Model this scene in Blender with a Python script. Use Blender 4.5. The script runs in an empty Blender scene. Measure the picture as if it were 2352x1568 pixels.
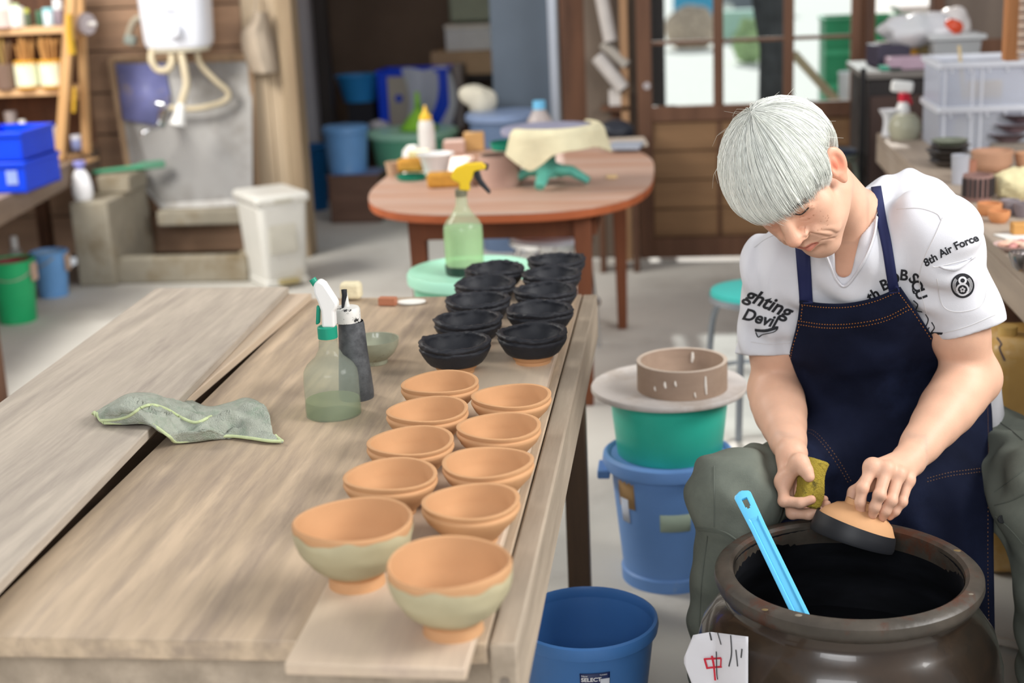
import bpy, bmesh, math, random
import numpy as np
from mathutils import Vector, Matrix, noise as mnoise
from mathutils.bvhtree import BVHTree

scene = bpy.context.scene
COL = scene.collection
random.seed(7)
rng = np.random.default_rng(7)
# ------------------------------------------------------------------ camera
FPX = 3266.7
CAM = np.array([0.0, 0.0, 1.5])
def _cam_axes(yaw, pitch, roll):
    cy, sy = math.cos(yaw), math.sin(yaw)
    f = np.array([-sy*math.cos(pitch), cy*math.cos(pitch), -math.sin(pitch)])
    r = np.array([cy, sy, 0.0]); u = np.cross(r, f)
    return np.stack([r*math.cos(roll)+u*math.sin(roll), -r*math.sin(roll)+u*math.cos(roll), f])
CM = _cam_axes(math.radians(7.07), math.radians(15.3), math.radians(-2.6))
cd = bpy.data.cameras.new('camera'); cam = bpy.data.objects.new('camera', cd); COL.objects.link(cam)
cd.lens = 50; cd.sensor_width = 36; cd.clip_start = 0.05; cd.clip_end = 100
cam.matrix_world = Matrix(((CM[0][0], CM[1][0], -CM[2][0], CAM[0]), (CM[0][1], CM[1][1], -CM[2][1], CAM[1]),
                           (CM[0][2], CM[1][2], -CM[2][2], CAM[2]), (0, 0, 0, 1)))
cd.dof.use_dof = True; cd.dof.focus_distance = 2.42; cd.dof.aperture_fstop = 2.8
scene.camera = cam
# ------------------------------------------------------------------ world, lights, exposure
w = bpy.data.worlds.new('sky'); scene.world = w; w.use_nodes = True
bgn = w.node_tree.nodes['Background']; bgn.inputs[0].default_value = (0.93, 0.96, 1.0, 1); bgn.inputs[1].default_value = 0.50
def area(name, loc, target, sx, sy, power, color=(1, 1, 1)):
    l = bpy.data.lights.new(name, 'AREA'); l.shape = 'RECTANGLE'; l.size = sx; l.size_y = sy; l.energy = power; l.color = color
    o = bpy.data.objects.new(name, l); COL.objects.link(o); o.location = loc
    o.rotation_euler = (Vector(target)-Vector(loc)).to_track_quat('-Z', 'Y').to_euler(); return o
area('window_light_right', (2.6, 1.9, 2.7), (0.0, 2.6, 0.6), 1.8, 1.3, 135, (1.0, 0.985, 0.96))
area('window_light_rear', (-0.6, -1.6, 2.6), (-0.2, 2.6, 0.7), 2.2, 1.2, 85, (0.97, 0.98, 1.0))
area('window_light_left', (-3.6, 4.6, 2.9), (-2.2, 5.6, 0.3), 1.6, 1.2, 140, (1.0, 0.97, 0.9))
sl = bpy.data.lights.new('sun', 'SUN'); sl.energy = 4.5; sl.angle = math.radians(1.5); sl.color = (1.0, 0.97, 0.92)
so0 = bpy.data.objects.new('sun', sl); COL.objects.link(so0); so0.rotation_euler = Vector((0.06, -math.cos(math.radians(29)), -math.sin(math.radians(29)))).to_track_quat('-Z', 'Y').to_euler()
scene.view_settings.view_transform = 'Standard'; scene.view_settings.look = 'None'
scene.view_settings.exposure = 0.1; scene.view_settings.gamma = 1; scene.view_settings.use_curve_mapping = False

# ------------------------------------------------------------------ geometry of the view -> places in the room
def ray(px, py): return np.array([(px-1176)/FPX, (784-py)/FPX, 1.0]) @ CM
def G(px, py, z): d = ray(px, py); return CAM + d*((z-CAM[2])/d[2])        # point at height z
def A(px, py, y): d = ray(px, py); return CAM + d*((y-CAM[1])/d[1])        # point at room depth y
def SC(p): return float(CM[2] @ (np.asarray(p)-CAM))/FPX                   # metres for one pixel there

# ------------------------------------------------------------------ materials
def lin(h):
    if isinstance(h, str):
        h = h.lstrip('#'); h = [int(h[i:i+2], 16)/255 for i in (0, 2, 4)]
    return tuple((c/12.92 if c <= 0.04045 else ((c+0.055)/1.055)**2.4) for c in h)
MATS = {}
def mat(name, col, rough=0.6, metal=0.0, var=0.12, scale=6.0, bump=0.0, col2=None, mixlo=0.45, mixhi=0.7, stretch=(1, 1, 1),
        spec=0.4, coat=0.0, trans=0.0, alpha=1.0, sub=0.0, bscale=None, ior=1.45, detail=5.0, emit=0.0, attr=None):
    if name in MATS: return MATS[name]
    m = bpy.data.materials.new(name); m.use_nodes = True; nt = m.node_tree; N = nt.nodes; L = nt.links
    b = N['Principled BSDF']; b.inputs['Roughness'].default_value = rough; b.inputs['Metallic'].default_value = metal
    b.inputs['Specular IOR Level'].default_value = spec; b.inputs['Coat Weight'].default_value = coat
    b.inputs['Transmission Weight'].default_value = trans; b.inputs['Alpha'].default_value = alpha; b.inputs['IOR'].default_value = ior
    if sub: b.inputs['Subsurface Weight'].default_value = sub; b.inputs['Subsurface Radius'].default_value = (0.012, 0.005, 0.003); b.inputs['Subsurface Scale'].default_value = 0.5
    c = lin(col)
    tc = N.new('ShaderNodeTexCoord'); mp = N.new('ShaderNodeMapping'); mp.inputs['Scale'].default_value = stretch
    L.new(tc.outputs['Object'], mp.inputs[0])
    n1 = N.new('ShaderNodeTexNoise'); n1.inputs['Scale'].default_value = scale; n1.inputs['Detail'].default_value = detail; n1.inputs['Roughness'].default_value = 0.50
    L.new(mp.outputs[0], n1.inputs['Vector'])
    r = N.new('ShaderNodeValToRGB'); L.new(n1.outputs['Fac'], r.inputs[0])
    e = r.color_ramp.elements; e[0].position = 0.3; e[1].position = 0.72
    e[0].color = (*[x*(1-var) for x in c], 1); e[1].color = (*[min(1, x*(1+var)) for x in c], 1)
    out = r.outputs[0]
    if attr:
        at = N.new('ShaderNodeAttribute'); at.attribute_name = attr
        mx0 = N.new('ShaderNodeMix'); mx0.data_type = 'RGBA'; mx0.blend_type = 'MULTIPLY'; mx0.inputs[0].default_value = 1
        L.new(out, mx0.inputs[6]); L.new(at.outputs['Color'], mx0.inputs[7]); out = mx0.outputs[2]
    if col2 is not None:
        n2 = N.new('ShaderNodeTexNoise'); n2.inputs['Scale'].default_value = scale*0.55; n2.inputs['Detail'].default_value = 6; n2.inputs['Roughness'].default_value = 0.7
        L.new(mp.outputs[0], n2.inputs['Vector'])
        r2 = N.new('ShaderNodeValToRGB'); L.new(n2.outputs['Fac'], r2.inputs[0])
        r2.color_ramp.elements[0].position = mixlo; r2.color_ramp.elements[1].position = mixhi
        mx = N.new('ShaderNodeMix'); mx.data_type = 'RGBA'; L.new(r2.outputs[0], mx.inputs[0]); L.new(out, mx.inputs[6])
        mx.inputs[7].default_value = (*lin(col2), 1); out = mx.outputs[2]
    L.new(out, b.inputs['Base Color'])
    if bump:
        bm = N.new('ShaderNodeBump'); bm.inputs['Strength'].default_value = bump; bm.inputs['Distance'].default_value = 0.01
        if bscale:
            n3 = N.new('ShaderNodeTexNoise'); n3.inputs['Scale'].default_value = bscale; n3.inputs['Detail'].default_value = 4
            L.new(mp.outputs[0], n3.inputs['Vector']); L.new(n3.outputs['Fac'], bm.inputs['Height'])
        else: L.new(n1.outputs['Fac'], bm.inputs['Height'])
        L.new(bm.outputs[0], b.inputs['Normal'])
    if emit: L.new(out, b.inputs['Emission Color']); b.inputs['Emission Strength'].default_value = emit
    MATS[name] = m; return m
def wood(name, col, col2=None, axis=1, grain=26.0, rough=0.62, var=0.18, mixlo=0.42, mixhi=0.72, bump=0.06, spec=0.3):
    s = [1.0, 1.0, 1.0]; s[axis] = 0.09
    return mat(name, col, rough=rough, var=var, scale=grain, stretch=s, col2=col2, mixlo=mixlo, mixhi=mixhi, bump=bump, spec=spec)
def glass(name, tint, gloss=0.12, rough=0.03):
    if name in MATS: return MATS[name]
    m = bpy.data.materials.new(name); m.use_nodes = True; nt = m.node_tree; N = nt.nodes; L = nt.links
    for n in list(N): N.remove(n)
    o = N.new('ShaderNodeOutputMaterial'); t = N.new('ShaderNodeBsdfTransparent'); t.inputs[0].default_value = (*lin(tint), 1)
    g = N.new('ShaderNodeBsdfGlossy'); g.inputs['Roughness'].default_value = rough; g.inputs[0].default_value = (1, 1, 1, 1)
    lw = N.new('ShaderNodeLayerWeight'); lw.inputs[0].default_value = gloss
    mx = N.new('ShaderNodeMixShader'); L.new(lw.outputs['Facing'], mx.inputs[0]); L.new(t.outputs[0], mx.inputs[1]); L.new(g.outputs[0], mx.inputs[2])
    L.new(mx.outputs[0], o.inputs[0]); MATS[name] = m; return m
def haze_plastic(name, tint, opacity=0.35, rough=0.35):
    """translucent plastic: part see-through, part scattering"""
    if name in MATS: return MATS[name]
    m = bpy.data.materials.new(name); m.use_nodes = True; nt = m.node_tree; N = nt.nodes; L = nt.links
    b = N['Principled BSDF']; b.inputs['Base Color'].default_value = (*lin(tint), 1); b.inputs['Roughness'].default_value = rough
    t = N.new('ShaderNodeBsdfTransparent'); t.inputs[0].default_value = (*[0.5+0.5*x for x in lin(tint)], 1)
    mx = N.new('ShaderNodeMixShader'); mx.inputs[0].default_value = opacity
    L.new(t.outputs[0], mx.inputs[1]); L.new(b.outputs[0], mx.inputs[2]); L.new(mx.outputs[0], N['Material Output'].inputs[0])
    MATS[name] = m; return m

# ------------------------------------------------------------------ mesh builder
class MB:
    def __init__(s): s.v = []; s.f = []
    def add(s, vs, fs):
        o = len(s.v); s.v += [tuple(map(float, p)) for p in vs]; s.f += [tuple(i+o for i in f) for f in fs]; return s
    def box(s, c, d, rz=0.0, rx=0.0, ry=0.0, taper=(1, 1)):
        R = Matrix.Rotation(rz, 3, 'Z') @ Matrix.Rotation(ry, 3, 'Y') @ Matrix.Rotation(rx, 3, 'X')
        vs = []
        for z in (-.5, .5):
            k = (1, 1) if z > 0 else taper
            for x, y in ((-.5, -.5), (.5, -.5), (.5, .5), (-.5, .5)):
                vs.append(Vector(c) + R @ Vector((x*d[0]*k[0], y*d[1]*k[1], z*d[2])))
        return s.add(vs, [(3, 2, 1, 0), (4, 5, 6, 7), (0, 1, 5, 4), (1, 2, 6, 5), (2, 3, 7, 6), (3, 0, 4, 7)])
    def bb(s, lo, hi): return s.box([(a+b)/2 for a, b in zip(lo, hi)], [abs(b-a) for a, b in zip(lo, hi)])
    def lathe(s, prof, seg=40, c=(0, 0, 0), sx=1.0, sy=1.0, fn=None, closed=False):
        """prof: list of (r, z); r=0 gives a pole. fn(r, z, ang, i) -> (r, z)"""
        rings = []; vs = []; fs = []
        for i, (r, z) in enumerate(prof):
            if r <= 1e-6: rings.append([len(vs)]); vs.append((c[0], c[1], c[2]+z)); continue
            ids = []
            for k in range(seg):
                a = 2*math.pi*k/seg; rr, zz = (r, z) if fn is None else fn(r, z, a, i)
                ids.append(len(vs)); vs.append((c[0]+rr*math.cos(a)*sx, c[1]+rr*math.sin(a)*sy, c[2]+zz))
            rings.append(ids)
        pr = list(zip(rings, rings[1:])) + ([(rings[-1], rings[0])] if closed else [])
        for a, b in pr:
            if len(a) == 1 and len(b) == 1: continue
            for k in range(seg):
                k2 = (k+1) % seg
                if len(a) == 1: fs.append((a[0], b[k2], b[k]))
                elif len(b) == 1: fs.append((a[k], a[k2], b[0]))
                else: fs.append((a[k], a[k2], b[k2], b[k]))
        return s.add(vs, fs)
    def tube(s, pts, r, seg=10, cap=True, flat=1.0, up=(0, 0, 1)):
        pts = [Vector(p) for p in pts]; n = len(pts)
        rs = r if isinstance(r, (list, tuple)) else [r]*n
        vs = []; fs = []; prev = None
        for i, p in enumerate(pts):
            t = (pts[min(i+1, n-1)]-pts[max(i-1, 0)]).normalized()
            if prev is None:
                a = Vector(up); a = a - t*a.dot(t)
                if a.length < 1e-4: a = Vector((1, 0, 0)); a = a - t*a.dot(t)
            else: a = prev - t*prev.dot(t)
            a.normalize(); prev = a; b = t.cross(a)
            for k in range(seg):
                an = 2*math.pi*k/seg
                vs.append(p + a*(math.cos(an)*rs[i]) + b*(math.sin(an)*rs[i]*flat))
        for i in range(n-1):
            for k in range(seg):
                k2 = (k+1) % seg; fs.append((i*seg+k, i*seg+k2, (i+1)*seg+k2, (i+1)*seg+k))
        if cap: fs += [tuple(range(seg-1, -1, -1)), tuple(range((n-1)*seg, n*seg))]
        return s.add(vs, fs)
    def prism(s, poly, z0, z1):
        n = len(poly); vs = [(x, y, z0) for x, y in poly]+[(x, y, z1) for x, y in poly]
        return s.add(vs, [tuple(range(n-1, -1, -1)), tuple(range(n, 2*n))]+[(i, (i+1) % n, (i+1) % n+n, i+n) for i in range(n)])
    def ball(s, c, r, seg=16, rings=10, rr=(1, 1, 1)):
        pr = [(0 if i in (0, rings) else r*math.sin(math.pi*i/rings), -r*math.cos(math.pi*i/rings)*rr[2]) for i in range(rings+1)]
        return s.lathe(pr, seg, c, rr[0], rr[1])
    def grid(s, P):
        h, w_ = P.shape[:2]
        return s.add(P.reshape(-1, 3), [(j*w_+i, j*w_+i+1, (j+1)*w_+i+1, (j+1)*w_+i) for j in range(h-1) for i in range(w_-1)])
    def mesh(s, name):
        me = bpy.data.meshes.new(name); me.from_pydata(s.v, [], s.f); me.update(); return me
def smooth_by_angle(me, ang=0.7):
    me.polygons.foreach_set('use_smooth', [True]*len(me.polygons))
    try: me.set_sharp_from_angle(angle=ang)
    except Exception: pass
def obj(name, mb, m, parent=None, bev=0.0, smooth=True, solid=0.0, sub=0, loc=None, rot=None, label=None, fix=False, seg=2):
    me = mb if isinstance(mb, bpy.types.Mesh) else mb.mesh(name)
    if fix:
        bm = bmesh.new(); bm.from_mesh(me); bmesh.ops.recalc_face_normals(bm, faces=bm.faces); bm.to_mesh(me); bm.free()
    if smooth: smooth_by_angle(me)
    if m is not None: me.materials.append(m)
    o = bpy.data.objects.new(name, me); COL.objects.link(o)
    if parent is not None: o.parent = parent
    if loc is not None: o.location = loc
    if rot is not None: o.rotation_euler = rot
    if solid: md = o.modifiers.new('solid', 'SOLIDIFY'); md.thickness = solid; md.offset = 0
    if bev: md = o.modifiers.new('bevel', 'BEVEL'); md.width = bev; md.segments = seg; md.limit_method = 'ANGLE'; md.angle_limit = 0.6
    if sub: md = o.modifiers.new('sub', 'SUBSURF'); md.levels = sub; md.render_levels = sub
    if label: o['label'] = label
    return o
def tag(o, label, cat=None, group=None, kind=None):
    o['label'] = label
    if cat: o['category'] = cat
    if group: o['group'] = group
    if kind: o['kind'] = kind
    return o
def thing(name, label, cat, loc=(0, 0, 0), rz=0.0, group=None):
    o = bpy.data.objects.new(name, None); COL.objects.link(o); o.location = [float(x) for x in loc]; o.rotation_euler = (0, 0, rz)
    o.empty_display_size = 0.05
    return tag(o, label, cat, group)
def struct(name, mb, m, label=None, bev=0.0, parent=None):
    o = obj(name, mb, m, parent, bev=bev)
    if parent is None: o['kind'] = 'structure'; o['label'] = label or name.replace('_', ' ')
    return o
def dup(root, loc, rz, label=None):
    r = root.copy(); COL.objects.link(r); r.location = [float(x) for x in loc]; r.rotation_euler = (0, 0, rz)
    if label: r['label'] = label
    for ch in list(root.children):
        c = ch.copy(); COL.objects.link(c); c.parent = r
        for g in ch.children:
            d = g.copy(); COL.objects.link(d); d.parent = c
    return r
def pxbox(x0, y0, x1, y1, Y):
    """world x0,x1,z0,z1 of an upright rectangle standing at room depth Y"""
    xm, ym = (x0+x1)/2, (y0+y1)/2
    return A(x0, ym, Y)[0], A(x1, ym, Y)[0], A(xm, y1, Y)[2], A(xm, y0, Y)[2]
def pxprof(cx, Y, pts, z0=None):
    """lathe profile from (py, half width px); returns base (x,y,z) and [(r, z local)]"""
    zs = [A(cx, py, Y)[2] for py, _ in pts]; s = SC(A(cx, pts[0][0], Y))
    base = A(cx, pts[-1][0], Y); b = min(zs) if z0 is None else z0
    return (float(base[0]), Y, float(b)), [(hw*s, float(z-b)) for (py, hw), z in zip(pts, zs)]
def catmull(P, n):
    """resample control rows (k, ...) to n rows smoothly"""
    P = np.asarray(P, float); k = len(P); t = np.linspace(0, k-1, n); i = np.clip(t.astype(int), 0, k-2); u = (t-i)
    u = u.reshape((-1,)+(1,)*(P.ndim-1))
    def g(j): 
        j = np.asarray(j); r = P[np.clip(j, 0, k-1)].copy()
        lo = j < 0; hi = j > k-1
        if lo.any(): r[lo] = 2*P[0]-P[1]
        if hi.any(): r[hi] = 2*P[-1]-P[-2]
        return r
    p0, p1, p2, p3 = g(i-1), g(i), g(i+1), g(i+2)
    return 0.5*((2*p1)+(-p0+p2)*u+(2*p0-5*p1+4*p2-p3)*u**2+(-p0+3*p1-3*p2+p3)*u**3)
def path(pts, n=24): return [tuple(p) for p in catmull(np.array(pts, float), n)]
# ================================================================== the setting
M_floor = mat('concrete_floor', '#c9c5bd', rough=0.75, var=0.07, scale=2.2, col2='#a8a29a', mixlo=0.52, mixhi=0.75, bump=0.08, bscale=40)
M_plank = wood('brown_wall_boards', '#ab8a70', '#8c705c', axis=0, grain=14, var=0.2)
M_beige = wood('pale_wall_board', '#c9b59a', '#b39c80', axis=2, grain=10, var=0.1)
M_post = wood('old_brown_post', '#6a4a38', '#3c2a22', axis=2, grain=16, var=0.2)
M_door = wood('door_brown_wood', '#6b4c3a', '#553a2c', axis=2, grain=18, var=0.14)
M_doorpanel = wood('door_panel_wood', '#8a6a4c', '#76583e', axis=0, grain=16, var=0.16)
M_grey = mat('grey_plaster', '#9b9ca3', rough=0.8, var=0.08, scale=3)
M_darkroom = mat('dark_brown_panel', '#6a5d52', rough=0.8, var=0.15, scale=3)
M_dark = mat('dark_frame', '#2a2626', rough=0.6, var=0.1)
M_glasspane = glass('window_glass', '#eef3f4', 0.08)
M_conc = mat('stained_concrete', '#9c9484', rough=0.85, var=0.16, scale=6, col2='#7f7057', mixlo=0.5, mixhi=0.68, bump=0.2, bscale=50)

struct('floor', MB().bb((-6, -2.5, -0.1), (3.2, 6.94, 0.0)), M_floor, 'pale grey concrete workshop floor')
# back wall with horizontal boards behind the sink
wb = struct('wall_back', MB().bb((-4.6, 7.28, 0), (-1.96, 7.36, 2.2)), M_dark, 'brown boarded wall behind the sink')
for i in range(10):
    h = 0.215; x0, x1 = -4.6, -2.22
    struct('board', MB().box(((x0+x1)/2, 7.262+random.uniform(-.003, .003), 0.02+h*(i+.5)), (x1-x0, 0.03, h-0.008)), M_plank, bev=0.003, parent=wb)
for x0, x1 in ((-2.215, -2.10), (-2.095, -1.99)):
    struct('board', MB().bb((x0, 7.24, 0), (x1, 7.28, 2.2)), M_beige, bev=0.003, parent=wb)
struct('trim_1', MB().bb((-2.01, 7.16, 0), (-1.93, 7.30, 2.2)), wood('weathered_post', '#a08c72', '#857058', axis=2, grain=14), 'weathered pale post at the end of the boarded wall', bev=0.006)
struct('wall_left', MB().bb((-4.7, 2.6, 0), (-4.6, 7.36, 2.2)), M_plank, 'brown boarded side wall on the left')
# back room beyond the opening
struct('wall_far', MB().bb((-3.0, 9.9, 0), (-0.56, 10.0, 2.4)), M_darkroom, 'dark brown wall of the room behind')
struct('wall_far_side', MB().bb((-2.5, 8.98, 0), (-2.26, 9.05, 2.4)), M_grey, 'grey plastered wall strip in the room behind')
struct('trim_2', MB().bb((-2.27, 8.92, 0), (-2.19, 9.02, 2.4)), M_dark, 'black door frame edge in the room behind', bev=0.004)
struct('wall_far_left', MB().bb((-2.6, 7.36, 0), (-2.5, 10.0, 2.4)), M_grey, 'grey side wall of the room behind')
struct('wall_far_right', MB().bb((-0.62, 7.7, 0), (-0.56, 10.0, 2.4)), M_darkroom, 'dark side wall of the room behind')
struct('ceiling', MB().bb((-3.0, 9.3, 1.75), (-0.56, 10.0, 1.83)), M_darkroom, 'unseen part ceiling added to darken the room behind')  # out of view, added and cut short to set the back room's darkness
# grey metal locker-like sliding panel and posts
x0, x1, z0, z1 = pxbox(1130, 0, 1264, 300, 7.6)
struct('door_2', MB().bb((x0, 7.6, 0.0), (x1, 7.66, 1.9)), mat('bluegrey_metal', '#56616e', rough=0.45, var=0.05), 'blue grey metal sliding door panel', bev=0.004)
struct('trim_3', MB().bb((x1, 7.55, 0.0), (x1+0.045, 7.68, 1.9)), mat('bare_aluminium', '#b9c0cc', rough=0.35, metal=0.6, var=0.05), 'bare aluminium edge of the sliding panel', bev=0.004)
x0, x1, z0, z1 = pxbox(1288, 0, 1350, 290, 7.2)
struct('trim_4', MB().bb((x0, 7.2, 0.0), (x1, 7.35, 2.0)), M_post, 'thick dark brown wooden post', bev=0.01)
x0, x1, z0, z1 = pxbox(1424, 0, 1443, 300, 6.9)
struct('trim_5', MB().bb((x0, 6.92, 0.0), (x1, 6.98, 2.0)), wood('thin_batten', '#a27f5f', '#8a6a4e', axis=2), 'thin upright wooden batten beside the door', bev=0.003)
struct('wall_door_left', MB().bb((-0.45, 7.02, 0), (-0.165, 7.08, 2.0)), M_darkroom, 'dark wall strip between post and door')

# glazed wooden door
DY = 6.87
def pxx(px, py=300, Y=DY): return float(A(px, py, Y)[0])
def pxz(py, px=1720, Y=DY): return float(A(px, py, Y)[2])
door = bpy.data.objects.new('door_1', None); COL.objects.link(door); door['kind'] = 'structure'; door['label'] = 'brown wooden sliding door with small glass panes'
dl, dr = pxx(1466), pxx(1980); gl, gr = pxx(1496, 120), pxx(1955, 120)
zrail_t, zrail_b = pxz(238), pxz(275); ztop = 1.6
def dpart(n, lo, hi, m, bev=0.004): return struct(n, MB().bb(lo, hi), m, bev=bev, parent=door)
dpart('stile', (dl, DY, 0.02), (gl, DY+0.045, ztop), M_door); dpart('stile', (gr, DY, 0.02), (dr, DY+0.045, ztop), M_door)
dpart('rail', (gl, DY, zrail_b), (gr, DY+0.045, zrail_t), M_door); dpart('rail', (gl, DY, 0.02), (gr, DY+0.045, 0.12), M_door)
xm = [pxx(1650, 120), pxx(1812, 120)]; zm = pxz(92)
for x in xm: dpart('muntin', (x-0.024, DY+0.004, zrail_t), (x+0.024, DY+0.04, ztop), M_door)
dpart('muntin', (gl, DY+0.008, zm-0.009), (gr, DY+0.036, zm+0.009), M_door)
dpart('muntin', (gl, DY+0.008, 1.44), (gr, DY+0.036, 1.46), M_door)
xs = [gl]+xm+[gr]
for a, b in zip(xs, xs[1:]):
    for lo, hi in ((zrail_t, zm), (zm, 1.45)):
        dpart('pane', (a+0.005, DY+0.02, lo), (b-0.005, DY+0.024, hi), M_glasspane, 0)
for a, b in ((gl, pxx(1648)), (pxx(1655), gr)):
    n = 4
    for k in range(n):
        z0_, z1_ = 0.12+(zrail_b-0.12)*k/n, 0.12+(zrail_b-0.12)*(k+1)/n
        dpart('board', (a, DY+0.016, z0_+0.003), (b, DY+0.03, z1_-0.003), M_doorpanel, 0.003)
dpart('muntin', (pxx(1648), DY+0.006, 0.12), (pxx(1655), DY+0.036, zrail_b), M_door)
p = A(1471, 198, DY-0.01); struct('lock', MB().tube([(p[0]+.03, DY-0.006, p[2]), (p[0]+.03, DY+0.01, p[2])], 0.018, 16), mat('chrome', '#d8dade', rough=0.15, metal=1.0, var=0.02), parent=door)
dpart('back_panel', (gl-.01, DY+0.031, 0.1), (gr+.01, DY+0.037, zrail_b+.01), M_door, 0)  # added behind the boards to stop outside light leaking between them
# wall right of the door, beyond the bench
struct('wall_back_right', MB().bb((0.89, 6.86, 0), (2.4, 6.94, 1.02)), M_door, 'dark brown wall right of the glazed door')
struct('trim_6', MB().bb((0.855, 6.82, 0), (0.90, 6.95, 2.0)), M_post, 'dark door post beside the glazed door', bev=0.004)
struct('trim_7', MB().bb((pxx(2138, 60, 6.88), 6.84, 0), (pxx(2165, 60, 6.88), 6.95, 2.0)), M_post, 'dark window post behind the plastic bags', bev=0.004)
struct('wall_back_corner', MB().bb((pxx(2165, 60, 6.88), 6.86, 1.02), (2.4, 6.94, 2.0)), wood('grey_brown_boards', '#6f6258', '#574c45', axis=2, grain=10), 'grey brown boards in the back right corner')
struct('wall_sun_block', MB().bb((-7, 7.42, 1.95), (6, 7.5, 4.4)), M_plank, 'unseen upper wall added to keep the sun off the room')  # unseen wall, added and made tall to block the low sun indoors
# right hand wall with window frame
struct('wall_right', MB().bb((1.62, 2.0, 0), (1.7, 6.9, 1.0)), M_plank, 'low boarded wall behind the workbench on the right')
x0, x1, z0, z1 = pxbox(2312, 0, 2338, 140, 4.7)
struct('window_1', MB().bb((x0, 4.7, z0), (x1+0.01, 4.76, 1.9)), wood('honey_frame', '#bd8457', '#a87049', axis=2), 'honey coloured wooden window frame with bamboo blind', bev=0.003)

# ---------------------------------------------------------------- outdoors behind the door glass
struct('floor_back', MB().bb((-3.2, 6.94, -0.1), (-0.56, 10.4, 0.0)), M_floor, 'grey concrete floor of the room behind')
struct('ground_outside', MB().bb((-30, 10.41, -0.14), (30, 60, -0.02)), mat('pale_gravel', '#f4f2ea', rough=0.9, var=0.05, scale=12), 'sunlit pale gravel outside the door')
struct('ground_step', MB().bb((-0.56, 6.945, -0.12), (6, 10.41, -0.005)), mat('pale_gravel2', '#f0eee6', rough=0.9, var=0.05, scale=12), 'pale concrete apron outside the door')
# ================================================================== the front work table
M_top = wood('worn_table_top', '#b9a48b', '#8f7f70', axis=1, grain=38, rough=0.5, var=0.2, mixlo=0.42, mixhi=0.7)
M_edge = wood('grey_table_side', '#a99a88', '#877a6a', axis=1, grain=22, var=0.16)
M_leg = wood('dark_table_leg', '#5d4a3a', '#40332a', axis=2, grain=16)
M_board = wood('grey_ware_board', '#b6aa9b', '#988d82', axis=1, grain=42, rough=0.7, var=0.16)
M_plankb = wood('pale_ware_plank', '#cbb79f', '#b09c8c', axis=1, grain=14, rough=0.7, var=0.1)
TZ = 0.72
T = thing('work_table', 'long worn wooden work table carrying the rows of bowls', 'table', (-0.7, 2.4, 0))
def tb(lo, hi): return MB().bb([lo[0]+0.7, lo[1]-2.4, lo[2]], [hi[0]+0.7, hi[1]-2.4, hi[2]])
obj('tabletop', tb((-0.886, 1.5, TZ-0.028), (-0.232, 3.24, TZ)), M_top, T, bev=0.002)
obj('tabletop', tb((-1.24, 1.5, TZ-0.028), (-0.95, 3.24, TZ)), M_board, T, bev=0.002)
obj('slot_shade_beam', tb((-1.0, 1.56, TZ-0.10), (-0.84, 3.18, TZ-0.06)), M_leg, T)  # dark beam added below the slot so the gap reads as shade
obj('edge_board', tb((-0.230, 1.5, TZ-0.105), (-0.196, 3.24, TZ-0.001)), M_edge, T, bev=0.004)
obj('end_rail', tb((-1.2, 1.535, TZ-0.115), (-0.232, 1.56, TZ-0.03)), M_edge, T, bev=0.003)
obj('end_rail', tb((-1.2, 3.18, TZ-0.115), (-0.232, 3.21, TZ-0.03)), M_edge, T, bev=0.003)
for x in (-1.15, -0.248):
    for y in (1.62, 3.1):
        obj('leg', tb((x-0.026, y-0.03, 0), (x+0.026, y+0.03, TZ-0.106)), M_leg, T, bev=0.004)
obj('stretcher', tb((-1.12, 3.085, 0.2), (-0.30, 3.115, 0.27)), M_leg, T, bev=0.004)
obj('stretcher', tb((-1.12, 1.6, 0.2), (-0.30, 1.64, 0.27)), M_leg, T, bev=0.004)
obj('screw', MB().tube([(-0.213+0.7, 1.4985-2.4, TZ-0.05), (-0.213+0.7, 1.502-2.4, TZ-0.05)], 0.006, 12), mat('old_screw', '#8b8178', rough=0.4, metal=0.8), T)
# ware boards lying on the table
def board(name, label, pts, z0, z1, m, grp):
    c = np.mean(pts, 0); o = thing(name, label, 'board', (c[0], c[1], z0), 0, grp)
    obj('plank', MB().prism([(p[0]-c[0], p[1]-c[1]) for p in pts], 0, z1-z0), m, o, bev=0.0025); return o
zU = TZ+0.036
a = G(358, 661, zU); b = G(663, 658, zU); d = G(0, 1333, zU); e_ = G(0, 930, zU)
v1 = (d-b)[:2]; v1 /= np.linalg.norm(v1)
far_l, far_r = a[:2], b[:2]
ub = board('ware_board', 'wide grey wooden ware board lying on top at the left of the table', [far_l, far_l+v1*1.85, far_r+v1*1.85, far_r], TZ+0.0185, zU, M_board, None)
r0, r1 = G(716, 673, TZ+0.018)[:2], G(430, 915, TZ+0.018)[:2]; v2 = (r1-r0)/np.linalg.norm(r1-r0)
board('ware_board', 'narrower pale board lying under the wide grey ware board', [r0+np.array([-0.26, 0.0]), r0+np.array([-0.26, 0])+v2*1.75, r0+v2*1.75, r0], TZ+0.0005, TZ+0.018, M_plankb, None)
bp = board('ware_board', 'long narrow plank under the two rows of bowls', [(-0.452, 1.415), (-0.243, 1.408), (-0.247, 3.34), (-0.456, 3.34)], TZ+0.0005, TZ+0.016, M_plankb, None)
ZP = TZ+0.016

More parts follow.
